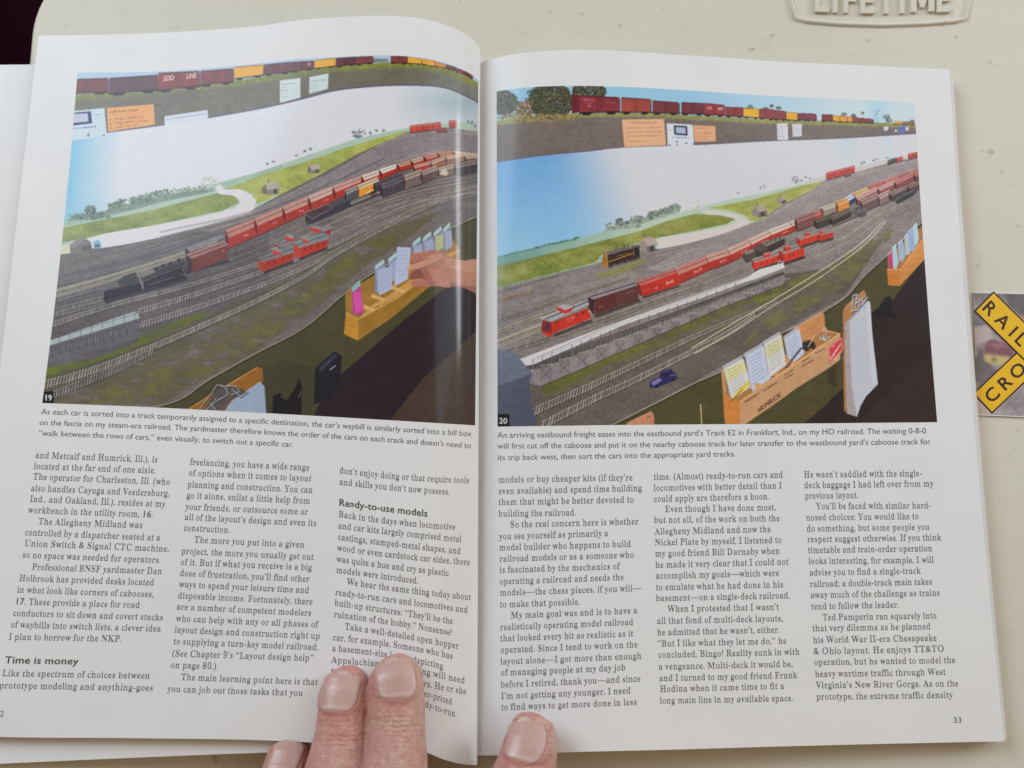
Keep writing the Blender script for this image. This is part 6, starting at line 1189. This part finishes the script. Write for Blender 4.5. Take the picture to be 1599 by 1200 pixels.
column([("and Metcalf and Humrick, Ill.), is", 54.5, 715.5, 246, 722.5), ("located at the far end of one aisle.", 52, 732.5, 243, 739.5), ("The operator for Charleston, Ill. (who", 51, 749, 265.5, 757.5),
        ("also handles Cayuga and Veedersburg,", 47.5, 767, 264.5, 775.5), ("Ind., and Oakland, Ill.), resides at my", 46, 783.8, 258, 792), ("workbench in the utility room, *16*.", 43, 801, 239, 808.5),
        ("The Allegheny Midland was", 59, 819, 222.5, 825), ("controlled by a dispatcher seated at a", 38, 836, 250, 844.5), ("Union Switch & Signal CTC machine,", 37, 853, 264, 862), ("so no space was needed for operators.", 34, 871, 251, 879.5),
        ("Professional BNSF yardmaster Dan", 49, 890, 252.5, 897), ("Holbrook has provided desks located", 29, 907.5, 240, 914.5), ("in what look like corners of cabooses,", 26, 925.5, 240, 933), ("*17*. These provide a place for road", 23, 944, 218, 949.5),
        ("conductors to sit down and covert stacks", 19.5, 962, 254.5, 969), ("of waybills into switch lists, a clever idea", 16, 980, 251, 986.5), ("I plan to borrow for the NKP.", 13, 999, 190, 1002.5),
        ("Like the spectrum of choices between", 2.5, 1056, 234, 1060), ("prototype modeling and anything-goes", -2, 1075, 239, 1079)], 14.6, .125, pageL, PAGE_L)
column([("freelancing, you have a wide range", 296, 726, 483, 735), ("of options when it comes to layout", 294, 743, 486, 752), ("planning and construction. You can", 292, 761, 488, 770), ("go it alone, enlist a little help from", 290.5, 778, 484, 787),
        ("your friends, or outsource some or", 289, 796, 480.5, 804), ("all of the layout\u2019s design and even its", 287.5, 812, 494, 822), ("construction.", 286, 829, 359, 832.5), ("The more you put into a given", 302.5, 847.5, 475, 855.5),
        ("project, the more you usually get out", 282.5, 865, 489.5, 874.5), ("of it. But if what you receive is a big", 281, 882.5, 487, 891), ("dose of frustration, you\u2019ll find other", 280, 899.5, 483, 909), ("ways to spend your leisure time and", 279, 917, 482.5, 926.5),
        ("disposable income. Fortunately, there", 277, 934.5, 488, 944.5), ("are a number of competent modelers", 275, 952, 486, 962), ("who can help with any or all phases of", 274, 970.5, 496, 980), ("layout design and construction right up", 272, 988, 499.5, 998),
        ("to supplying a turn-key model railroad.", 270, 1006, 497, 1015.5), ("(See Chapter 9\u2019s \u201cLayout design help\u201d", 268, 1025, 489, 1032.5), ("on page 80.)", 266, 1043, 338, 1045.5), ("The main learning point here is that", 282, 1062, 496, 1070), ("you can job out those tasks that you", 261, 1080.5, 472.5, 1087)], 14.6, .10, pageL, PAGE_L)
column([("don\u2019t enjoy doing or that require tools", 529.5, 739, 733, 755, 631, 749.5), ("and skills you don\u2019t now possess.", 529.5, 757, 702.5, 773, 625, 767), ("Back in the days when locomotive", 528, 807.5, 711, 828, 617.5, 819.5), ("and car kits largely comprised metal", 527.5, 825.5, 720.5, 847, 625, 837),
        ("castings, stamped-metal shapes, and", 527, 843, 719.5, 865.5, 620, 854.5), ("wood or even cardstock car sides, there", 526, 860, 734, 883, 625, 872.5), ("was quite a hue and cry as plastic", 525, 877.5, 701, 900, 612, 889), ("models were introduced.", 524.5, 894.5, 653, 912),
        ("We hear the same thing today about", 541, 913, 735.5, 937.5, 635, 926), ("ready-to-run cars and locomotives and", 523, 929.5, 730.5, 957.5, 625, 943), ("built-up structures: \u201cThey\u2019ll be the", 522, 946, 707, 975, 612, 959), ("ruination of the hobby.\u201d Nonsense!", 521, 964, 706, 993, 613, 976.5),
        ("Take a well-detailed open hopper", 538, 983, 716, 1014, 625, 996.5), ("car, for example. Someone who has", 519, 1000, 707, 1029.5, 612, 1011), ("a basement-size layout depicting", 518, 1017, 692, 1045.5, 605, 1027), ("Appalachian", 517, 1035, 592, 1041), ("ding will need", 646, 1050, 726, 1068),
        ("sc", 516, 1051, 527, 1052), ("rs. He or she", 661, 1072, 728, 1085), ("er-priced", 662, 1087, 706, 1101), ("dy-to-run", 663, 1104, 711, 1120)], 14.8, .042, pageL, PAGE_L, comp=.04)
column([("Ready-to-use models", 529, 790, 668, 807.5)], 15.6, .05, pageL, PAGE_L, 'heading', 0, 'bold', M_INK_GREEN)
column([("Time is money", 7, 1036, 122, 1038)], 15.6, .16, pageL, PAGE_L, 'heading', 0, 'bold', M_INK_GREEN)
column([("32", -8, 1119, 5.5, 1119.5)], 13.5, .14, pageL, PAGE_L, 'page_number', 0, 'sans')
column([("An arriving eastbound freight eases into the eastbound yard\u2019s Track E2 in Frankfort, Ind., on my HO railroad. The waiting 0-8-0", 777, 684, 1446.5, 677), ("will first cut off the caboose and put it on the nearby caboose track for later transfer to the westbound yard\u2019s caboose track for", 777, 701, 1453, 694),
        ("its trip back west, then sort the cars into the appropriate yard tracks.", 777, 719, 1149, 713)], 12.8, -.02, pageR, PAGE_R, 'caption', 0, 'sans')
column([("models or buy cheaper kits (if they\u2019re", 778, 754, 988, 750.5), ("even available) and spend time building", 778, 772, 1002.5, 767), ("them that might be better devoted to", 778, 789, 990, 785), ("building the railroad.", 778, 807, 900, 805), ("So the real concern here is whether", 796, 824, 997, 819),
        ("you see yourself as primarily a", 779, 842.5, 950, 837.5), ("model builder who happens to build", 779, 860, 985.5, 854), ("railroad models or as a someone who", 779.5, 877.5, 990, 871), ("is fascinated by the mechanics of", 779.5, 895, 967.5, 889), ("operating a railroad and needs the", 779.5, 913, 974, 906),
        ("models\u2014the chess pieces, if you will\u2014", 780, 930.5, 1002, 923), ("to make that possible.", 780, 949, 906, 944.5), ("My main goal was and is to have a", 797, 966, 995.5, 958), ("realistically operating model railroad", 780.5, 984.5, 989, 976), ("that looked every bit as realistic as it", 780.5, 1002, 989, 994),
        ("operated. Since I tend to work on the", 781, 1020, 996, 1011), ("layout alone\u2014I got more than enough", 781, 1038, 1002, 1029), ("of managing people at my day job", 781.5, 1055.5, 977, 1047), ("before I retired, thank you\u2014and since", 781.5, 1074, 1000.5, 1064.5), ("I\u2019m not getting any younger, I need", 782, 1092, 985, 1083), ("to find ways to get more done in less", 782, 1109.5, 995, 1101)], 14.7, -.011, pageR, PAGE_R)
column([("time. (Almost) ready-to-run cars and", 1020.5, 749.5, 1223, 746), ("locomotives with better detail than I", 1020.5, 767, 1221, 763), ("could apply are therefore a boon.", 1020.5, 784, 1201.5, 780), ("Even though I have done most,", 1038, 800, 1212, 797), ("but not all, of the work on both the", 1021, 817, 1218, 814),
        ("Allegheny Midland and now the", 1022, 835, 1204, 831), ("Nickel Plate by myself, I listened to", 1022, 852, 1221, 848), ("my good friend Bill Darnaby when", 1022.5, 869.5, 1218, 865), ("he made it very clear that I could not", 1023, 887, 1231.5, 882), ("accomplish my goals\u2014which were", 1023.5, 904, 1217, 899.5), ("to emulate what he had done in his", 1024, 922, 1223.5, 917.5),
        ("basement\u2014on a single-deck railroad.", 1024, 939, 1234, 934.5), ("When I protested that I wasn\u2019t", 1042, 956, 1216.5, 952.5), ("all that fond of multi-deck layouts,", 1025.5, 974.5, 1223, 970.5), ("he admitted that he wasn\u2019t, either.", 1026, 992.5, 1218, 988), ("\u201cBut I like what they let me do,\u201d he", 1026.5, 1010, 1228.5, 1005.5), ("concluded. Bingo! Reality sunk in with", 1027.5, 1027.5, 1249, 1022.5),
        ("a vengeance. Multi-deck it would be,", 1028, 1046, 1238.5, 1041.5), ("and I turned to my good friend Frank", 1029, 1064, 1245, 1059), ("Hodina when it came time to fit a", 1030, 1081, 1225, 1076), ("long main line in my available space.", 1030, 1099, 1239, 1095)], 14.7, -.027, pageR, PAGE_R)
column([("He wasn\u2019t saddled with the single-", 1255, 746, 1440, 744), ("deck baggage I had left over from my", 1255.5, 762.5, 1458, 760), ("previous layout.", 1256.5, 779, 1341, 778), ("You\u2019ll be faced with similar hard-", 1274.5, 795.5, 1454, 794), ("nosed choices: You would like to", 1258.5, 813, 1435, 811), ("do something, but some people you", 1259.5, 830.5, 1452, 827.5),
        ("respect suggest otherwise. If you think", 1260.5, 847, 1470, 844), ("timetable and train-order operation", 1261.5, 864, 1456, 861), ("looks interesting, for example, I will", 1262.5, 881, 1458.5, 879), ("advise you to find a single-track", 1264, 899, 1438, 896), ("railroad; a double-track main takes", 1264.5, 917, 1456, 913), ("away much of the challenge as trains", 1265.5, 934, 1468, 930.5),
        ("tend to follow the leader.", 1266.5, 952, 1404, 949), ("Ted Pamperin ran squarely into", 1284.5, 969, 1463, 966), ("that very dilemma as he planned", 1268.5, 986, 1453.5, 983), ("his World War II-era Chesapeake", 1269.5, 1004.5, 1463, 1001), ("& Ohio layout. He enjoys TT&TO", 1270, 1022, 1475, 1018), ("operation, but he wanted to model the", 1271, 1039, 1492, 1035.5),
        ("heavy wartime traffic through West", 1272.5, 1057.5, 1477, 1054), ("Virginia\u2019s New River Gorge. As on the", 1274, 1075, 1497, 1072), ("prototype, the extreme traffic density", 1274.5, 1093, 1488, 1090)], 14.7, -.056, pageR, PAGE_R)
column([("33", 1488.5, 1129.5, 1502.5, 1129)], 13.0, -.05, pageR, PAGE_R, 'page_number', 0, 'sans')

# ------------------------------------------------------------------ picture card with the crossing sign, half out of frame
def build_card():
    card = thing('picture_card', tuple(at(1618, 552)), 'small photo card with a yellow railroad crossing sign, lying at the right of the book', 'card')
    zt = .0007
    co = [(1519, 457), (1719, 462), (1724, 657), (1525.5, 649)]
    V = [tuple(at(x, y, 0)+np.array([0, 0, z])) for z in (.0002, zt) for x, y in co]
    link_mesh('card_stock', V, [(3, 2, 1, 0)[::-1], (4, 5, 6, 7)[::-1], (0, 1, 5, 4), (1, 2, 6, 5), (2, 3, 7, 6), (3, 0, 4, 7)], M_PAPER, card)
    flat = lambda x, y: 0*x+zt
    p = lay_picture('printed_photo', card_picture(), [(1519.8, 457.6), (1718.2, 462.6)], [(1526, 647.2), (1723, 655)], 220, 210, flat, card)
    def strip(ctr, d, half, w, lift):
        d = np.array(d, float); d /= np.hypot(*d); nn = np.array([-d[1], d[0]]); c_ = np.array(ctr, float)
        out = []
        for gw, gh in ((half, w), (half-2.3, w-2.3)): out.append([c_-d*gh_*1.0+nn*s for gh_, s in ((gw, -gh), (-gw, -gh), (-gw, gh), (gw, gh))])
        return out, d, nn
    def slab(name, pts, lift, mat, parent):
        V = [tuple(at(x, y, zt)+np.array([0, 0, z])) for z in (.00002, lift) for x, y in pts]
        return link_mesh(name, V, [(0, 1, 2, 3), (7, 6, 5, 4), (4, 5, 1, 0), (5, 6, 2, 1), (6, 7, 3, 2), (7, 4, 0, 3)], mat, parent)
    arms = [((1618, 552), (1.0, .985), 115.5, 21.8, .00030, 'RAIL', 'ROAD'), ((1618, 551), (1.0, -.945), 116, 21.8, .00016, 'CROS', 'SING')]
    for ctr, d, half, w, lift, a, b in arms:
        (o, i), dd, nn = strip(ctr, d, half, w, lift)
        sl = slab('sign_board', o, lift, M_SIGN_INK, card); slab('yellow_face', i, lift+.00003, M_SIGN_YELLOW, sl)
        k = Ink(); z = lift+.00003+.00004
        if 'sign' and a == 'RAIL': up = -np.array([-dd[1], dd[0]])
        else: up = -np.array([-dd[1], dd[0]])
        pos = {'RAIL': (-107, -78, -55, -38), 'ROAD': (18, 43, 67, 88), 'CROS': (-101, -74, -46, 22), 'SING': (40, 54, 66, 88)}
        words = [(a, pos[a]), (b, pos[b])] if a == 'RAIL' else [('CRO', pos['CROS'][:3]), ('SSING', (24, 45, 66, 75, 96))]
        for word, ps in words:
            for ch, s in zip(word, ps):
                L, adv, tris, pts = glyph(ch, 'bold')
                P = np.array(ctr)[None]+dd[None]*(s+(pts[:, :1]-adv/2)*31+6)+up[None]*((pts[:, 1:]-.36)*29)
                k.v.append(at(P[:, 0], P[:, 1], zt+z)); k.f += [(q+k.n, r+k.n, t+k.n) for q, r, t in tris]; k.n += len(pts)
        k.build('sign_lettering', M_SIGN_INK, sl)
build_card()
# ------------------------------------------------------------------ the hand that holds the book open
HAND = thing('hand', tuple(at(620, 1500, .02)), 'bare left hand pressing the pages flat with three fingers and thumb', 'hand')
def build_hand():
    # stations along each finger: frame x, y, half width in frame units, height of the centre line (mm), half thickness / half width
    fingers = {
     'index': [(612, 1026.5, 9, 24.2, .8), (612.5, 1029, 17, 24.6, .72), (613.5, 1033, 24.5, 25.2, .66), (615, 1040, 32.5, 26.0, .64), (616.5, 1049, 38, 26.8, .66), (617.5, 1060, 41, 27.6, .70), (618.5, 1075, 42, 28.2, .73), (619, 1090, 42.6, 28.8, .75), (619, 1105, 43, 29.3, .77), (619, 1125, 43, 30, .80), (619, 1150, 43.5, 31, .83), (619.5, 1175, 45.2, 32, .84), (618, 1200, 47.5, 33, .84), (613, 1240, 50, 35, .84), (602, 1300, 51, 38, .84), (588, 1380, 52, 42, .84), (572, 1470, 55, 44, .84), (562, 1540, 50, 42, .84)],
     'middle': [(545, 1042.5, 9, 21.6, .8), (545, 1045, 16, 22, .72), (544.5, 1049, 22.5, 22.6, .66), (543.5, 1056, 28.5, 23.3, .66), (541.5, 1066, 33, 24, .70), (539.5, 1080, 36, 24.8, .76), (537.5, 1100, 37.6, 25.6, .80), (535.5, 1125, 39, 26.6, .84), (533.5, 1150, 40.8, 27.6, .86), (530, 1175, 43.5, 28.8, .86), (525.5, 1200, 46, 30, .86), (515, 1245, 49, 32.5, .86), (500, 1310, 50, 36, .86), (484, 1390, 51, 40, .86), (472, 1480, 54, 42, .86), (470, 1545, 50, 41, .86)],
     'ring': [(459, 1151.5, 8, 15.6, .8), (458.8, 1153.5, 14, 15.8, .75), (458, 1158, 20.5, 16.2, .70), (456.5, 1166, 27, 16.8, .70), (454, 1176, 32.5, 17.5, .74), (451.5, 1188, 34.8, 18.2, .78), (449, 1200, 36, 19, .82), (440, 1235, 38, 22, .86), (428, 1290, 40, 27, .88), (412, 1360, 43, 33, .88), (396, 1450, 48, 38, .88), (392, 1540, 46, 39, .86)],
     'little': [(352, 1252, 8, 11, .85), (351.5, 1255, 14, 11.2, .8), (350, 1260, 19, 11.6, .8), (347, 1270, 24.5, 12.2, .82), (343, 1286, 28, 13.2, .84), (338, 1310, 30, 15.5, .86), (330, 1350, 32, 20, .88), (322, 1420, 35, 27, .88), (318, 1500, 39, 33, .88), (322, 1570, 40, 35, .86)],
     'thumb': [(830, 1114.5, 9, 20.5, .8), (829.8, 1117, 16, 20.8, .72), (829.2, 1121, 22.5, 21.3, .66), (828.8, 1128, 29, 22, .66), (829.5, 1137, 33.5, 22.7, .68), (830, 1150, 37.5, 23.6, .72), (828.5, 1163, 40.2, 24.3, .75), (826.5, 1176, 42, 25, .78), (823.5, 1190, 44, 25.6, .80), (819, 1207, 46, 26.4, .80), (806, 1245, 49, 28.5, .82), (782, 1310, 53, 32, .84), (748, 1390, 60, 35, .84), (706, 1480, 70, 37, .80), (668, 1580, 76, 37, .72)],
    }
    V, Fc = [], []
    NS = 28
    info = {}
    def tube(st, cap=True):
        C = np.array([at(x, y, z*MM) for x, y, w, z, k in st]); W = np.array([w*(CAM[2]-z*MM)/F_PX*1.0 for x, y, w, z, k in st])*1.0
        K = np.array([s[4] for s in st])
        # resample finely
        t = np.concatenate([[0], np.cumsum(np.linalg.norm(np.diff(C, axis=0), axis=1))]); u = np.unique(np.concatenate([t[:8], np.arange(0, t[-1], .0015), [t[-1]]]))
        C = np.stack([hermite(t, C[:, a], u) for a in range(3)], 1); W = hermite(t, W, u); K = hermite(t, K, u)
        T = np.gradient(C, axis=0); T /= np.linalg.norm(T, axis=1, keepdims=True)
        R = np.cross(T, [0, 0, 1]); R /= np.linalg.norm(R, axis=1, keepdims=True); U = np.cross(R, T)
        b0 = len(V)
        for q in range(len(u)):
            for a in range(NS):
                th = 2*math.pi*a/NS; cx, sy = math.cos(th), math.sin(th)
                cx = math.copysign(abs(cx)**.88, cx); sy = math.copysign(abs(sy)**(.96 if sy > 0 else .82), sy)
                V.append(tuple(C[q]+R[q]*cx*W[q]+U[q]*sy*W[q]*K[q]))
        n = len(u)
        for q in range(n-1):
            for a in range(NS): Fc.append((b0+q*NS+a, b0+q*NS+(a+1) % NS, b0+(q+1)*NS+(a+1) % NS, b0+(q+1)*NS+a))
        Fc.append(tuple(b0+a for a in range(NS))[::-1]); Fc.append(tuple(b0+(n-1)*NS+a for a in range(NS)))
        return dict(C=C, W=W, K=K, T=T, R=R, U=U, u=u, t=t)
    for k, st in fingers.items(): info[k] = tube(st)
    # palm, wrist and forearm, below the frame
    tube([(560, 1470, 120, 40, .30), (540, 1500, 165, 41, .30), (520, 1560, 188, 41, .33), (530, 1680, 190, 42, .36), (545, 1800, 178, 44, .38), (560, 1900, 140, 46, .46), (570, 1990, 112, 48, .60), (580, 2150, 120, 52, .68), (590, 2400, 140, 60, .74), (600, 2650, 150, 68, .78)])
    tube([(640, 1500, 40, 38, .8), (630, 1570, 82, 38, .55), (610, 1680, 92, 39, .55), (590, 1800, 80, 41, .6), (575, 1880, 50, 44, .8)])
    # nails: where they sit along the finger, and the folds of skin around them
    nails = {'index': (1037, 1092, 29.0, 613.5, 614), 'middle': (1055, 1112, 28.5, 545.5, 545), 'ring': (1159, 1220, 22.0, 457, 450), 'thumb': (1126, 1192, 28.0, 838, 837), 'little': (1262, 1300, 17, 351, 344)}
    def onto(k, s, a):
        """point on the finger's upper surface: s along (m), a the angle from the crest, and the outward normal"""
        f = info[k]; g = lambda A: np.stack([np.interp(s, f['u'], A[:, i]) for i in range(3)], -1)
        C, R, U = g(f['C']), g(f['R']), g(f['U']); Wd = np.interp(s, f['u'], f['W']); K = np.interp(s, f['u'], f['K'])
        cx = np.sin(a); sy = np.cos(a); cx = np.sign(cx)*np.abs(cx)**.88; sy = np.abs(sy)**.96
        return C+R*(cx*Wd)[..., None]+U*(sy*Wd*K)[..., None], R*np.sin(a)[..., None]*.8+U*np.cos(a)[..., None]
    def s_at(k, y):
        f = info[k]; wy = CT*(f['C'][:, 1]-CAM[1])+ST*(f['C'][:, 2]-CAM[2]); wz = -ST*(f['C'][:, 1]-CAM[1])+CT*(f['C'][:, 2]-CAM[2]); py = CY-F_PX*wy/(-wz)
        return float(np.interp(y, py, f['u'])) if py[0] < py[-1] else 0
    NB = []
    for k, (y0, y1, hw, cx0, cx1) in nails.items():
        s0, s1 = s_at(k, y0), s_at(k, y1); f = info[k]
        def width(v): return hw*(.88+.12*np.sin(np.pi*np.clip(v*.62+.18, 0, 1)))*np.where(v > .66, np.sqrt(np.clip(1-((v-.66)/.352)**2, 0.02, 1))*.6+.4*np.sqrt(np.clip(1-((np.maximum(v, .82)-.82)/.19)**2, .02, 1)), 1)*np.where(v < .14, np.sqrt(np.clip(1-((.14-v)/.16)**2, .05, 1)), 1)
        nu, nv = 25, 36; vv = np.linspace(0, 1, nv)[:, None]*np.ones((1, nu)); uu = np.linspace(-1, 1, nu)[None]*np.ones((nv, 1))
        s = s0+(s1-s0)*(vv+.075*(uu**2)*np.clip(1-vv*2.5, 0, 1))
        Wd = np.interp(s, f['u'], f['W']); px = F_PX/(CAM[2]-.03); cshift = (cx0+(cx1-cx0)*vv-np.interp(s, f['u'], np.interp(f['u'], f['t'], [q[0] for q in fingers[k]])))
        xo = (cshift+uu*width(vv))/px
        a = np.arcsin(np.clip(xo/Wd, -.96, .96)); a = np.sign(a)*np.abs(a)
        P, Nn = onto(k, s, a)
        edge = np.clip((np.abs(uu)-.86)/.14, 0, 1)**2
        lift = .00042*(1-edge)-.0004*edge; lift = np.where(vv > .93, lift-.0007*((vv-.93)/.07)**1.5, lift); lift = np.where(vv < .06, lift+.00022*(1-vv/.06), lift)
        flat = .00035*np.cos(uu*1.5)*(1-.2*vv)
        P = P+Nn*lift[..., None]*1.0-Nn*(flat*.35)[..., None]
        base = np.array([.52, .325, .28])[None, None]*np.ones((nv, nu, 1))
        lun = np.clip((vv-(.80+.06*uu**2))/.06, 0, 1)[..., None]; base = base*(1-.3*lun)+np.array([.66, .54, .52])*.3*lun
        tip = np.clip((.085-vv)/.05, 0, 1)[..., None]; base = base*(1-.5*tip)+np.array([.60, .50, .44])*.5*tip
        side = np.clip((np.abs(uu)-.8)/.2, 0, 1)[..., None]; base = base*(1-.5*side)+np.array([.48, .24, .21])*.5*side; root = np.clip((vv-.93)/.07, 0, 1)[..., None]; base = base*(1-.5*root)+np.array([.48, .26, .23])*.5*root
        NB.append((P, base, nu, nv))
        # skin fold: a soft ridge along the sides and the root of the nail
        path = [(-1.0, v) for v in np.linspace(.10, .72, 14)]+[(-math.cos(q), .72+.30*math.sin(q)) for q in np.linspace(.15, math.pi-.15, 20)]+[(1.0, v) for v in np.linspace(.72, .10, 14)]
        cen, rr = [], []
        for (uu_, v_) in path:
            s_ = np.array([s0+(s1-s0)*v_]); Wd_ = float(np.interp(s_, f['u'], f['W'])[0]); w_ = float(hw*(.88+.12*math.sin(math.pi*min(1, v_*.62+.18)))); sh = float(cx0+(cx1-cx0)*v_-np.interp(s_, f['u'], np.interp(f['u'], f['t'], [q[0] for q in fingers[k]]))[0])
            a_ = np.arcsin(np.clip(np.array([(sh+uu_*(w_+2.0))/px/Wd_]), -.97, .97)); p_, n_ = onto(k, s_, a_); root = 1.0 if v_ > .86 else .0
            cen.append(p_[0]-n_[0]*(.00062)); rr.append(.00125*(.55+.45*min(1, v_*1.6)))
        b0 = len(V); cen = np.array(cen); T = np.gradient(cen, axis=0); T /= np.linalg.norm(T, axis=1, keepdims=True)
        for q in range(len(cen)):
            A_ = np.cross(T[q], [0, 0, 1.0]); A_ /= np.linalg.norm(A_); B_ = np.cross(A_, T[q])
            for j in range(10): th = 2*math.pi*j/10; V.append(tuple(cen[q]+(A_*math.cos(th)+B_*math.sin(th))*rr[q]))
        for q in range(len(cen)-1):
            for j in range(10): Fc.append((b0+q*10+j, b0+q*10+(j+1) % 10, b0+(q+1)*10+(j+1) % 10, b0+(q+1)*10+j))
        Fc.append(tuple(b0+j for j in range(10))[::-1]); Fc.append(tuple(b0+(len(cen)-1)*10+j for j in range(10)))
    body = link_mesh('skin', V, Fc, M_SKIN, HAND)
    import bmesh
    bm = bmesh.new(); bm.from_mesh(body.data); bmesh.ops.recalc_face_normals(bm, faces=bm.faces); bm.to_mesh(body.data); bm.free()
    r = body.modifiers.new('Remesh', 'REMESH'); r.mode = 'VOXEL'; r.voxel_size = .00058
    sm = body.modifiers.new('Smooth', 'SMOOTH'); sm.factor = .5; sm.iterations = 5
    dg = bpy.context.evaluated_depsgraph_get(); me = bpy.data.meshes.new_from_object(body.evaluated_get(dg)); body.modifiers.clear(); old = body.data; body.data = me; bpy.data.meshes.remove(old)
    # wrinkles over the joints and skin colour, some painted light included, vertex by vertex
    n = len(me.vertices); co = np.empty(n*3, np.float32); me.vertices.foreach_get('co', co); co = co.reshape(-1, 3).astype(float)
    nr = np.empty(n*3, np.float32); me.vertices.foreach_get('normal', nr); nr = nr.reshape(-1, 3)
    w = co+np.array(HAND.location)-CAM; cy_ = CT*w[:, 1]+ST*w[:, 2]; cz = -ST*w[:, 1]+CT*w[:, 2]; px = CX+F_PX*w[:, 0]/(-cz); py = CY-F_PX*cy_/(-cz)
    topm = np.clip(nr[:, 2]*1.6, 0, 1)
    rng = np.random.default_rng(3)
    d = np.zeros(n)
    def crease(x0, x1, y, bow, depth, sig=2.2, slope=0.0):
        nonlocal d
        m = (px > x0-10) & (px < x1+10)
        u = (px-(x0+x1)/2)/((x1-x0)/2); yy = y+bow*u*u+slope*u+1.0*np.sin(px*.35+y)
        fade = np.clip(1.15-np.abs(u), 0, 1)**.6
        q = (py-yy)/sig
        d -= np.where(m, depth*MM*fade*(np.exp(-q*q)-.45*np.exp(-((np.abs(q)-2.2)/1.1)**2)), 0)*topm
    for y, dep, x0, x1, b in ((1112, .14, 588, 650, 3), (1121, .24, 584, 656, 2), (1129, .40, 580, 660, -3), (1136, .46, 578, 660, -4), (1143, .22, 584, 654, -3), (1104, .10, 592, 646, 4), (1152, .12, 590, 650, -3)): crease(x0, x1, y, b, dep)
    for y, dep, x0, x1, b in ((1128, .10, 512, 560, 3), (1137, .16, 508, 566, 3), (1144, .26, 500, 570, 2), (1151, .40, 497, 571, -2), (1158, .42, 494, 572, -3), (1165, .20, 498, 566, -3), (1121, .08, 516, 556, 3)): crease(x0, x1, y, b, dep)
    for y, dep, x0, x1, b in ((1196, .16, 796, 862, 3), (1203, .22, 790, 862, 2)): crease(x0, x1, y, b, dep)
    co2 = co+nr*d[:, None]; me.vertices.foreach_set('co', co2.astype(np.float32).ravel())
    base = np.array([.60, .335, .285])*np.ones((n, 3))
    def blot(x, y, rx, ry, col, k):
        f = (k*np.exp(-((px-x)/rx)**2-((py-y)/ry)**2))[:, None]; base[:] = base*(1-f)+np.array(col)*f
    red, pale, yel = (.55, .20, .17), (.66, .42, .36), (.62, .43, .30)
    for x, y, rx, ry, c_, k in ((535, 1118, 42, 16, red, .65), (618, 1097, 44, 12, red, .45), (507, 1085, 12, 40, red, .6), (581, 1060, 9, 36, red, .5), (650, 1062, 14, 34, yel, .8), (658, 1100, 14, 60, pale, .6), (533, 1150, 40, 10, red, .5), (619, 1132, 42, 10, yel, .55), (620, 1185, 36, 30, pale, .5), (530, 1190, 30, 20, pale, .35),  # yellow and pale down the index's right side stand in for light falling there
                             (797, 1165, 16, 40, red, .8), (830, 1192, 36, 12, red, .5), (862, 1150, 12, 30, pale, .5), (830, 1116, 22, 6, red, .5), (612, 1024, 26, 5, red, .35), (545, 1044, 30, 6, red, .4), (430, 1180, 14, 26, red, .6), (478, 1180, 10, 24, red, .6), (458, 1152, 18, 5, red, .4)): blot(x, y, rx, ry, c_, k)
    a = me.color_attributes.new('Col', 'FLOAT_COLOR', 'POINT'); a.data.foreach_set('color', np.concatenate([base, np.ones((n, 1))], 1).astype(np.float32).ravel())
    me.polygons.foreach_set('use_smooth', [True]*len(me.polygons)); me.update()
    if not me.materials: me.materials.append(M_SKIN)
    for P, base, nu, nv in NB:
        o = link_mesh('fingernail', P.reshape(-1, 3), grid_faces(nv, nu), M_NAIL, HAND, smooth=True, colors=base.reshape(-1, 3))
        s = o.modifiers.new('Solidify', 'SOLIDIFY'); s.thickness = .0005; s.offset = -1
build_hand()
